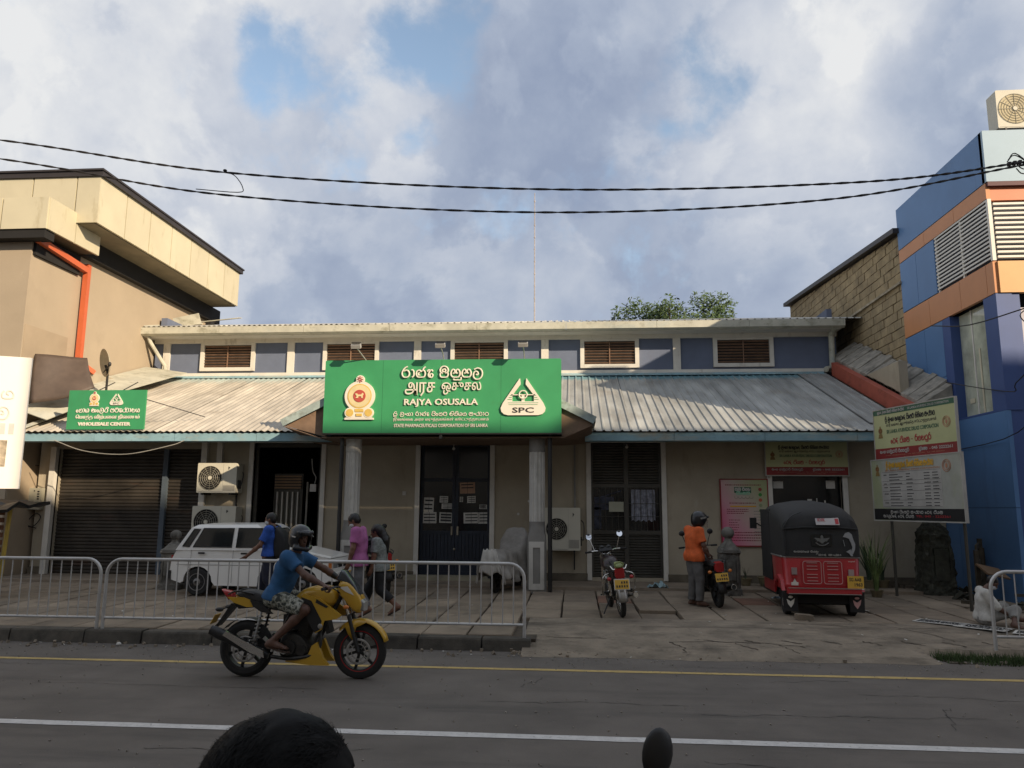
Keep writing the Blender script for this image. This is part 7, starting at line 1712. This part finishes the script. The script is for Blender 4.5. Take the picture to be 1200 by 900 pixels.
def hand_field(F, w, d, nrm, curl=.5, side=1, sc=1.0, grip=False):
    """w wrist, d hand direction, nrm palm normal (fingers curl towards it); thumb leaves the side"""
    d = un(d); nrm = un(nrm-np.dot(nrm, d)*d); lat = np.cross(d, nrm)*side; ps = .0125*sc
    for k, o in enumerate((-1.5,-.5,.5,1.5)): F.cone(w+lat*o*.013*sc, w+d*.088*sc+lat*o*.020*sc, .012*sc, .0105*sc, .012)
    for k, (o, L_) in enumerate(zip((-1.5,-.5,.5,1.5), (.062,.078,.083,.072))):
        p = w+d*.086*sc+lat*o*.0215*sc; a = curl*.7; e = d
        for j, f in enumerate((.42,.32,.26)):
            e = un(d*math.cos(a)+nrm*math.sin(a)); q = p+e*L_*f*sc*1.1; F.cone(p, q, (.0092-.0012*j)*sc, (.0082-.0012*j)*sc, .003); p = q; a += curl*.9
    t0 = w+d*.025*sc+lat*.020*sc; t1 = t0+un(lat*.8+d*.6+nrm*.35)*.038*sc; t2 = t1+un(lat*(.2-.3*curl)+d*.9+nrm*(.3+.6*curl))*.030*sc; t3 = t2+un(d*.7+nrm*(.3+.8*curl)-lat*.2)*.024*sc
    F.cone(t0, t1, .014*sc, .0105*sc, .008); F.cone(t1, t2, .0100*sc, .009*sc, .003); F.cone(t2, t3, .009*sc, .0075*sc, .003)
def person(label, loc, J, look, skin, cloth, h=.0085, rz=0, sc=1.0, name='person', group=None):
    """J: joints in local metres. cloth: list of (part name, kind, material, params)"""
    J = {k: A_(*v) for k, v in J.items()}; t = thing(name, label, 'person', loc, rz, group)
    pts = np.array(list(J.values())); lo = pts.min(0)-.24; hi = pts.max(0)+.24
    def limbs(F, g=0.0, arms=True, legs=True, torso=True, k=.03):
        if torso:
            for a, b, r0, r1 in (('hipR','waistR',.098,.086),('hipL','waistL',.098,.086),('waistR','ribR',.086,.094),('waistL','ribL',.086,.094)): F.cone(J[a], J[b], r0+g, r1+g, .05)
            F.cone(J['hipR'], J['hipL'], .095+g, .095+g, .05); F.cone(J['ribR'], J['ribL'], .090+g, .090+g, .05)
            F.cone(J['shR'], J['shL'], .060+g, .060+g, .06); F.cone(J['chest'], J['neck'], .085+g, .052+g*.3, .05)
        if arms:
            for s in 'RL':
                F.ell(J['sh'+s], (.056+g,)*3, None, .03); F.cone(J['sh'+s], J['el'+s], .052+g, .038+g, k); m_ = J['el'+s]*.65+J['wr'+s]*.35
                F.cone(J['el'+s], m_, .037+g, .038+g, k); F.cone(m_, J['wr'+s], .038+g, .025+g, k)
        if legs:
            for s in 'RL':
                F.cone(J['hip'+s], J['kn'+s], .088+g, .056+g, .04); m_ = J['kn'+s]*.68+J['an'+s]*.32
                F.cone(J['kn'+s], m_, .053+g, .055+g, k); F.cone(m_, J['an'+s], .055+g, .034+g, k)
    # derived torso points
    J['chest'] = (J['shR']+J['shL'])/2*.75+(J['hipR']+J['hipL'])/2*.25; hc = (J['hipR']+J['hipL'])/2; scn = (J['shR']+J['shL'])/2
    for s in 'RL':
        dh = (J['hip'+s]-hc); J['waist'+s] = hc*.55+scn*.45+dh*.55; J['rib'+s] = hc*.28+scn*.72+(J['sh'+s]-scn)*.42
    F = Field(lo, hi, h)
    limbs(F)
    F.cone(J['neck'], J['head'], .052, .050, .03); Rh = frame_of(look); head_field(F, J['head'], Rh, sc)
    for s, sd in (('R',-1),('L',1)):
        hd = J.get('hd'+s, J['wr'+s]*2-J['el'+s])-J['wr'+s]; pn = J.get('pn'+s, A_(0,1,0)); hand_field(F, J['wr'+s], hd, pn, float(J.get('cu'+s, A_(.45,0,0))[0]), sd)
        f0 = J['an'+s]; f1 = J['to'+s]; heel = f0+(f0-f1)*.22; dz = A_(0,0,-.035)
        F.cone(heel+dz, f1+A_(0,0,.0), .036, .026, .03); F.cone(f0, f0*.4+f1*.6, .036, .032, .03)
        dd = un(f1-f0); la = un(np.cross(dd, (0,0,1)))
        for q in (-.03,-.014,.002,.018,.032): F.cone(f1+la*q*.9, f1+la*q+dd*(.035-.5*abs(q+.01)), .0105, .009, .006)
    body = obj('body', None, None, t, me=F.mesh('body', skin))
    for (nm, kind, mt_, pr) in cloth:
        if kind == 'shirt':
            g = pr.get('g', .016); C = Field(lo, hi, h*1.15)
            for a, b, r0, r1 in (('hipR','waistR',.100,.092),('hipL','waistL',.100,.092),('waistR','ribR',.092,.097),('waistL','ribL',.092,.097)): C.cone(J[a], J[b], r0+g, r1+g, .06)
            C.cone(J['ribR'], J['ribL'], .093+g, .093+g, .06); C.cone(J['hipR'], J['hipL'], .100+g, .100+g, .06); C.cone(J['shR'], J['shL'], .054+g, .054+g, .07); C.cone(J['chest'], J['neck']*.9+J['chest']*.1, .085+g, .055+g*.4, .05)
            dn = pr.get('drop')
            if dn is not None:
                for s in 'RL': C.cone(J['hip'+s], J['hip'+s]+A_(*dn), .100+g, .098+g, .06)
            C.folds(pr.get('fold', .0042), 26, pr.get('seed', 1))
            hem = pr['hem']; hn = pr.get('hemn', hc-scn); C.plane(A_(*hem), hn)
            C.plane(J['neck']*.8+J['chest']*.2+A_(*pr.get('cof', (0,0,.02))), J['neck']-J['chest'])
            for s in 'RL':
                q = pr.get('sl', .62); e = J['sh'+s]*(1-q)+J['el'+s]*q; C.cone(J['sh'+s], e+(e-J['sh'+s])*.3, .052+g, .056+g, .06, cut=[(e, J['el'+s]-J['sh'+s])])
                if pr.get('long'):
                    C.cone(J['sh'+s], J['el'+s], .056+g, .046+g, .03); e2 = J['el'+s]*(1-pr['long'])+J['wr'+s]*pr['long']; C.cone(J['el'+s], e2, .046+g, .040+g, .03, cut=[(e2, J['wr'+s]-J['el'+s])])
        elif kind == 'trousers':
            g = pr.get('g', .018); C = Field(lo, hi, h*1.15)
            C.cone(J['hipR'], J['hipL'], .086+g, .086+g, .05); C.cone(hc, hc+(scn-hc)*.12, .092+g, .088+g, .05)
            for s in 'RL':
                C.cone(J['hip'+s], J['kn'+s], .086+g, .066+g, .04); q = pr.get('to', .93)
                if q > 0: e = J['kn'+s]*(1-q)+J['an'+s]*q; C.cone(J['kn'+s], e+(e-J['kn'+s])*.2, .066+g, pr.get('cuff', .05)+g, .03, cut=[(e, J['an'+s]-J['kn'+s])])
            C.folds(pr.get('fold', .0045), 24, 5)
            if pr.get('to', 1) <= 0:
                for s in 'RL': pass
                C.plane(A_(*pr['hem']), pr['hemn'])
        elif kind == 'hair':
            C = Field(J['head']-.22, J['head']+.22, h*.75); P = lambda x, y, z: J['head']+Rh @ (A_(x, y, z)*sc)
            q_ = pr.get('v', 1.0); C.ell(P(0,-.018,.032), A_(.083,.100,.094)*sc*q_, Rh, .02); C.ell(P(0,-.05,-.01), A_(.074,.062,.07)*sc*q_, Rh, .02)
            C.ell(P(0,.085,-.045), A_(.085,.075,.095)*sc, Rh, .012, op='s'); C.folds(.0018, 120, 3)
        elif kind == 'longhair':
            C = Field(J['head']-A_(.25,.25,.6), J['head']+.22, h*.9); P = lambda x, y, z: J['head']+Rh @ (A_(x, y, z)*sc)
            C.ell(P(0,-.018,.032), A_(.088,.108,.100), Rh, .02); C.ell(P(0,.095,-.045), A_(.075,.075,.095), Rh, .012, op='s')
            C.cone(P(0,-.08,0), P(0,-.13,-.18), .075, .075, .05); C.cone(P(0,-.13,-.18), P(0,-.13,-.36), .07, .035, .05); C.folds(.0035, 60, 3)
        elif kind == 'mask':
            C = Field(J['head']-.2, J['head']+.2, h*.7); P = lambda x, y, z: J['head']+Rh @ (A_(x, y, z)*sc)
            C.ell(P(0,.036,-.050), A_(.066,.070,.056)*sc, Rh, .02); C.plane(P(0,.02,0), Rh @ A_(0,-1,0))
            C.cone(P(-.07,.02,-.03), P(-.082,-.01,.0), .003, .003, .003); C.cone(P(.07,.02,-.03), P(.082,-.01,.0), .003, .003, .003)
        elif kind == 'helmet':
            C = Field(J['head']-.28, J['head']+.28, h*.8); P = lambda x, y, z: J['head']+Rh @ (A_(x, y, z)*sc)
            C.ell(P(0,-.015,.035), A_(.128,.152,.125), Rh, .02); C.ell(P(0,-.02,-.04), A_(.118,.130,.115), Rh, .04)
            if pr.get('full'): C.cone(P(-.10,.06,-.10), P(0,.155,-.10), .030, .026, .03); C.cone(P(.10,.06,-.10), P(0,.155,-.10), .030, .026, .03)
            C.ell(P(0,.115,-.015 if pr.get('full') else -.05), A_(.090,.085,.066 if pr.get('full') else .095), Rh, .012, op='s'); C.ell(P(0,.0,-.13), A_(.09,.095,.08), Rh, .01, op='s'); C.ell(P(0,.02,-.02), A_(.082,.10,.115), Rh, .01, op='s')
            C.cone(P(-.07,.115,.085), P(.07,.115,.085), .022, .022, .02)
        elif kind == 'cap':
            continue
        o = obj(nm, None, None, t, me=C.mesh(nm, mt_))
    t['_J'] = 0; del t['_J']
    return t, J, Rh, body
def skin_mat(n_, c): return mat(n_, c, .55, var=.08, scale=9)
sk1 = skin_mat('skin brown', (.16,.075,.045)); sk2 = skin_mat('skin dark brown', (.10,.048,.030))
m_hair = mat('hair black', (.008,.007,.006), .45, var=.3, scale=40)
m_mask = mat('face mask', (.45,.47,.48), .8)
def denim(n_, c): return mat(n_, c, .85, var=.2, scale=14, bump=.2, bscale=60)
def camo():
    m = bpy.data.materials.new('camouflage cloth'); m.use_nodes = True; t = m.node_tree; n = t.nodes; l = t.links; b = n['Principled BSDF']; b.inputs['Roughness'].default_value = .85
    tcn = n.new('ShaderNodeTexCoord'); k = n.new('ShaderNodeTexNoise'); k.inputs['Scale'].default_value = 16; k.inputs['Detail'].default_value = 2; l.new(tcn.outputs['Object'], k.inputs[0])
    r = n.new('ShaderNodeValToRGB'); r.color_ramp.interpolation = 'CONSTANT'; l.new(k.outputs['Fac'], r.inputs[0]); e = r.color_ramp.elements; e[0].position = 0; e[0].color = (.03,.035,.03,1); e[1].position = .46; e[1].color = (.17,.17,.13,1)
    q = e.new(.54); q.color = (.33,.33,.28,1); q = e.new(.62); q.color = (.06,.065,.055,1); l.new(r.outputs[0], b.inputs['Base Color']); return m
def flipflop(par, J, mt_, s_):
    f0, f1 = J['an'+s_], J['to'+s_]; d = un(A_(*(f1-f0))*A_(1,1,.6)); m = MB(); c = Vector(f0*.45+f1*.55)+Vector((0,0,-.045)); y = Vector(d); x = y.cross(Vector((0,0,1))).normalized(); z = x.cross(y)
    R = Matrix((x,y,z)).transposed(); m.add([c+R @ Vector((px,py,pz)) for pz in (-.008,.006) for px,py in ((-.035,-.13),(.035,-.13),(.045,.03),(.04,.12),(0,.14),(-.04,.12),(-.045,.03))], [tuple(range(6,-1,-1)),tuple(range(7,14))]+[(i,(i+1)%7,7+(i+1)%7,7+i) for i in range(7)])
    m.tube([c+R @ Vector((-.04,.0,.0)), c+R @ Vector((0,.07,.045)), c+R @ Vector((.04,.0,.0))], .006, 5); obj('sandal', m, mt_, par)
# --- rider of the yellow motorcycle (x forward, as the bike)
Jr = dict(hipR=(.32,-.085,.90),hipL=(.32,.085,.90),shR=(.50,-.19,1.36),shL=(.52,.19,1.36),neck=(.54,0,1.44),head=(.585,-.02,1.575),
 elR=(.74,-.26,1.17),wrR=(.965,-.31,1.075),elL=(.80,.27,1.20),wrL=(.975,.31,1.08),hdR=(1.06,-.325,1.045),hdL=(1.07,.325,1.05),pnR=(0,0,-1),pnL=(0,0,-1),cuR=(1.15,0,0),cuL=(1.15,0,0),
 knR=(.74,-.21,.78),knL=(.74,.21,.78),anR=(.37,-.23,.42),anL=(.37,.23,.42),toR=(.54,-.235,.365),toL=(.54,.235,.365))
m_hel = mat('helmet black', (.010,.011,.013), .3, var=.1, coat=.2)
rider, JR, RhR, _ = person('motorcycle rider in a blue T-shirt, camouflage shorts and black helmet, riding the yellow motorcycle', yb.location[:], Jr, (.80,-.62,-.16), sk2,
  [('t_shirt','shirt', denim('royal blue cotton', (.018,.085,.20)), dict(hem=(.30,0,.875), hemn=(-.25,0,-1), sl=.60, seed=4, fold=.004, g=.02)),
   ('shorts','trousers', camo(), dict(to=0, g=.026, hem=(.70,0,.80), hemn=(1,0,-.25), fold=.004)),
   ('helmet','helmet', m_hel, dict(full=True))], h=.0075, rz=yb.rotation_euler[2])
m = MB(); c = Vector(JR['head']); R = Matrix(RhR.tolist())
vs = []
for i in range(9):
    a = radians(-62+124*i/8)
    for z, rr in ((.07,.142),(.11,.128)): vs.append(c+R @ Vector((rr*sin(a)*.92, rr*cos(a)*1.08, z)))
m.add(vs, [(2*i,2*i+2,2*i+3,2*i+1) for i in range(8)]); o = obj('visor', m, mat('smoked visor', (.04,.045,.05), .15), rider, smooth=True); md = o.modifiers.new('s','SOLIDIFY'); md.thickness = .004
m = MB(); m.rbox(c+R @ Vector((.122,.03,.03)), (.012,.09,.014), R); m.rbox(c+R @ Vector((-.122,.03,.03)), (.012,.09,.014), R); obj('helmet_stripe', m, m_alu, rider)
m = MB(); m.tube([Vector(JR['elR']).lerp(Vector(JR['wrR']),.55), Vector(JR['elR']).lerp(Vector(JR['wrR']),.62)], .036, 14) if False else m.tube([Vector(JR['elL']).lerp(Vector(JR['wrL']),.5), Vector(JR['elL']).lerp(Vector(JR['wrL']),.8)], [.041,.035], 14); obj('arm_band', m, m_blk, rider, smooth=True)
for s_ in 'RL': flipflop(rider, JR, mat('sandal brown', (.05,.03,.02), .7), s_)
# --- standing helper: joints of an upright walker; f facing angle is put in by hand through x (walking to the left = -x)
def walker(face=-1, H=1.68, stride=.22, lean=.03, armf=.12, bend=.15):
    k = H/1.68; f = face
    return dict(hipR=(0,-f*.085*1,.90*k),hipL=(0,f*.085,.90*k),shR=(f*lean,-f*.18,1.40*k),shL=(f*lean,f*.18,1.40*k),neck=(f*(lean+.01),0,1.46*k),head=(f*(lean+.045),0,1.575*k),
      elR=(f*(lean-.06),-f*.225,1.13*k),wrR=(f*(lean+armf),-f*.23,.90*k),elL=(f*(lean+.02),f*.225,1.13*k),wrL=(f*(lean-armf+.1),f*.23,.90*k),
      hdR=(f*(lean+armf+.04),-f*.23,.80*k),hdL=(f*(lean-armf+.13),f*.23,.80*k),pnR=(f*.6,f*.6,0),pnL=(f*.6,-f*.6,0),
      knR=(f*(stride*.55+.04),-f*.09,.49*k),knL=(f*(-stride*.2+.03),f*.09,.48*k),anR=(f*stride,-f*.09,.075),anL=(f*(-stride-.02),f*.09,.14),toR=(f*(stride+.15),-f*.10,.045),toL=(f*(-stride+.10),f*.10,.035))
# blue shirt, backpack, mask, walking left
Jb = walker(-1, 1.60, .2, -.02, .30); Jb['elR'] = (.02,.235,1.10); Jb['wrR'] = (-.16,.25,.92)
Jb.update(elL=(-.10,-.235,1.06), wrL=(-.34,-.24,.86), hdL=(-.42,-.24,.80), elR=(.08,.22,1.08), wrR=(.02,.24,.86), hdR=(.0,.24,.77))
pb, JB, RB, _ = person('man in a bright blue shirt, black backpack and face mask walking left', (-5.42,13.7,PZ(13.7)), Jb, (-1,.0,-.12), sk1,
  [('shirt','shirt', denim('bright blue cotton', (.02,.08,.36)), dict(hem=(0,0,.86), hemn=(0,0,-1), sl=.75, seed=2)),
   ('trousers','trousers', denim('navy trousers', (.012,.014,.03)), dict()), ('hair','hair', m_hair, {}), ('face_mask','mask', m_mask, {})])
m = MB(); m.puff(smooth2([(.10,1.42),(.22,1.40),(.30,1.25),(.31,1.02),(.24,.93),(.11,.94)],3), .15)
obj('backpack', m, mat('backpack black', (.012,.012,.014), .7, var=.3, scale=12), pb, smooth=True, angle=60)
bpy.data.objects['backpack'].location.z = -.08
for s in (-1,1): m = MB(); m.tube(smooth_path([(.14,s*.11,1.34),(.02,s*.12,1.405),(-.10,s*.13,1.31),(-.10,s*.14,1.12),(.05,s*.15,1.0)]), .016, 6); obj('backpack_strap', m, m_blk, pb, smooth=True)
for s_ in 'RL': flipflop(pb, JB, m_blk, s_)
# pink shirt, grey trousers, mask, head bent, walking left
Jp = walker(-1, 1.63, .17, .03, .02); Jp['head'] = (-.115,0,1.52); Jp['neck'] = (-.06,0,1.43)
pp_, JP, RP, _ = person('man in a pink shirt and grey trousers with a face mask walking left, head bent', (-3.50,12.65,PZ(12.6)), Jp, (-1,.0,-.55), sk1,
  [('shirt','shirt', denim('pink cotton', (.36,.11,.27)), dict(hem=(0,0,.80), hemn=(0,0,-1), sl=.7, seed=6, drop=(0,0,-.1), g=.016)),
   ('trousers','trousers', denim('grey trousers', (.10,.10,.105)), dict()), ('hair','hair', m_hair, {}), ('face_mask','mask', m_mask, {})])
for s_ in 'RL': flipflop(pp_, JP, m_blk, s_)
# woman behind him: grey print top, black trousers, long dark hair
Jw = walker(-1, 1.42, .30, .04, .05)
pw, JW, RW, _ = person('woman with long dark hair and grey printed top walking behind the pink shirted man', (-3.22,12.95,PZ(12.9)), Jw, (-1,.1,-.25), sk1,
  [('top','shirt', mat('grey print cotton', (.20,.22,.21), .85, var=.4, scale=30, dirt=((.05,.06,.06), .1, 22, (1,1,1))), dict(hem=(0,0,.70), hemn=(0,0,-1), sl=.8, seed=3, drop=(0,0,-.12))),
   ('trousers','trousers', denim('black trousers', (.012,.012,.013)), dict(to=.62)), ('hair','longhair', m_hair, {})])
for s_ in 'RL': flipflop(pw, JW, m_blk, s_)
# orange shirt with helmet, standing at the black motorcycle, seen from behind right
k = 1.0
Jo = dict(hipR=(.085,-.02,.88),hipL=(-.085,.02,.88),shR=(.165,-.03,1.34),shL=(-.165,.05,1.34),neck=(.03,.04,1.41),head=(.09,.07,1.525),
  elR=(.25,-.02,1.08),wrR=(.30,.08,.86),hdR=(.31,.10,.76),elL=(-.12,.16,1.06),wrL=(.02,.30,.92),hdL=(.08,.36,.87),pnR=(-.7,.5,0),pnL=(.5,0,-.6),
  knR=(.12,.0,.47),knL=(-.06,.03,.47),anR=(.12,-.02,.075),anL=(-.10,.02,.075),toR=(.22,.07,.04),toL=(.0,.13,.04))
po_, JO, RO, _ = person('man in an orange shirt, grey trousers and black helmet standing beside the black motorcycle', (2.17,14.55,PZ(14.5)), Jo, (.27,.88,-.22), sk2,
  [('shirt','shirt', denim('orange cotton', (.62,.115,.025)), dict(hem=(0,0,.79), hemn=(0,0,-1), sl=.8, seed=9, drop=(0,0,-.1), g=.016)),
   ('trousers','trousers', denim('grey cloth', (.115,.11,.105)), dict(g=.02, cuff=.055)), ('helmet','helmet', m_hel, dict())], rz=radians(-50))
c = Vector(JO['head']); R = Matrix(RO.tolist()); m = MB(); vs = []
for i in range(9):
    a = radians(-60+120*i/8)
    for z, rr in ((.045,.15),(-.10,.165)): vs.append(c+R @ Vector((rr*sin(a), rr*cos(a)*1.05, z)))
m.add(vs, [(2*i,2*i+2,2*i+3,2*i+1) for i in range(8)]); obj('visor', m, mat('clear visor', (.42,.38,.33), .15, alpha=.35), po_, smooth=True)
m = MB(); vs = []
for q in (.35,.75): m.tube([c+R @ Vector((s*.09,.10-.0,.10-.0*q)) for s in (-1,0,1)], .006, 5)
m.rbox(c+R @ Vector((.125,.0,.04)), (.01,.12,.03), R @ rotm(.4,0,0)); m.rbox(c+R @ Vector((-.125,.0,.04)), (.01,.12,.03), R @ rotm(.4,0,0)); obj('helmet_stripe', m, m_alu, po_)
m = MB(); q = Vector(JO['wrR']); m.tube([q+Vector((0,-.005,.02)), q+Vector((.003,.0,.0))], .031, 12); obj('wrist_band', m, m_chr, po_)
for s_ in 'RL': flipflop(po_, JO, mat('sandal brown', (.05,.03,.02), .7), s_)
# seated man at the right, legs stretched, bent forward over the newspapers
Js = dict(hipR=(.0,-.09,.14),hipL=(-.02,.09,.15),shR=(-.02,-.18,.58),shL=(.05,.18,.60),neck=(.08,-.02,.66),head=(.17,-.05,.755),
  elR=(.10,-.27,.36),wrR=(.32,-.22,.20),hdR=(.42,-.2,.15),elL=(.2,.24,.38),wrL=(.38,.12,.22),hdL=(.47,.08,.17),pnR=(0,0,-1),pnL=(0,0,-1),
  knR=(.44,-.20,.30),knL=(.45,.22,.32),anR=(.28,-.42,.09),anL=(.72,.25,.10),toR=(.36,-.52,.05),toL=(.85,.2,.08))
ps_, JS, RS, _ = person('man in a white shirt and face mask sitting on the pavement behind the right barrier', (6.30,12.85,PZ(12.8)), Js, (.35,-.75,-.55), sk2,
  [('shirt','shirt', denim('white cotton', (.50,.48,.43)), dict(hem=(.0,0,.10), hemn=(0,0,-1), sl=.9, long=.2, seed=7, g=.010, fold=.003)),
   ('sarong','trousers', denim('pale sarong', (.22,.21,.19)), dict(g=.018, to=.6, fold=.003)), ('hair','hair', m_hair, {}), ('face_mask','mask', m_mask, {})])
ps_.scale = (.86,.86,.86)
# foreground onlooker: only the top of the head shows at the bottom of the frame
Jf = walker(1, 1.66, .03, .0, .02); Jf['head'] = (.03,0,1.535)
Jf = {a: ((b[0]*.25, b[1], b[2])) for a, b in Jf.items()}
for s, sg in (('R',-1),('L',1)): Jf['to'+s] = (.17, sg*.1, .045); Jf['an'+s] = (0, sg*.1, .075); Jf['kn'+s] = (.02, sg*.09, .48); Jf['hd'+s] = (.03, sg*.24, .78); Jf['pn'+s] = (0,-sg,0)
Jf['head'] = (.03,0,1.525)
pf, JF, RF, _ = person('onlooker with thick black hair, head cut by the bottom edge of the frame', (-.435,1.14,0), Jf, (1,.30,-.05), sk1,
  [('shirt','shirt', denim('dark shirt', (.02,.02,.022)), dict(hem=(0,0,.80), hemn=(0,0,-1), sl=.7)), ('trousers','trousers', denim('black trousers', (.012,.012,.013)), {}), ('hair','hair', mat('hair jet black', (.003,.003,.003), .7, spec=.2), dict(v=1.08))], h=.0085, rz=radians(0))
random.seed(66); m = MB(); c = Vector(JF['head']); R = Matrix(RF.tolist())
for k in range(9000):
    d = Vector((random.gauss(0,1), random.gauss(0,1)-.15, abs(random.gauss(0,1))*.9-.25)); d.normalize()
    if d.y > .62 and d.z < .55: continue
    p = Vector((d.x*.090, d.y*.108-.018, d.z*.096+.032)); tn = Vector((random.gauss(0,.4), -.7*d.y-.5, -.5+random.gauss(0,.3))); tn = (tn-d*tn.dot(d)).normalized()
    L_ = random.uniform(.018,.038); up_ = random.uniform(.0006,.0032); w_ = d.cross(tn).normalized()*.0007
    a = p*.99; b_ = p+tn*L_*.5+d*up_; e_ = p+tn*L_+d*up_*random.uniform(.2,1.6)
    a, b_, e_ = [c+R @ v for v in (a, b_, e_)]; w_ = R @ w_
    m.add([a-w_, a+w_, b_+w_*.8, b_-w_*.8, e_], [(0,1,2,3),(3,2,4)])
obj('hair_strands', m, mat('hair jet black', (.003,.003,.003), .7, spec=.2), pf, kind='stuff')
# world-space roots: keep the origin at the base and the parts where they stand
for t in [o for o in bpy.data.objects if o.get('category') in ('building','wall') and o.type == 'EMPTY' and o.name.split('.')[0] in ('pharmacy_hall','commercial_building','block_wall','shop_building','apartment_block','tower_block','low_block','corner_block')]:
    for c in t.children: c.location = Vector(c.location)-Vector(t.location)
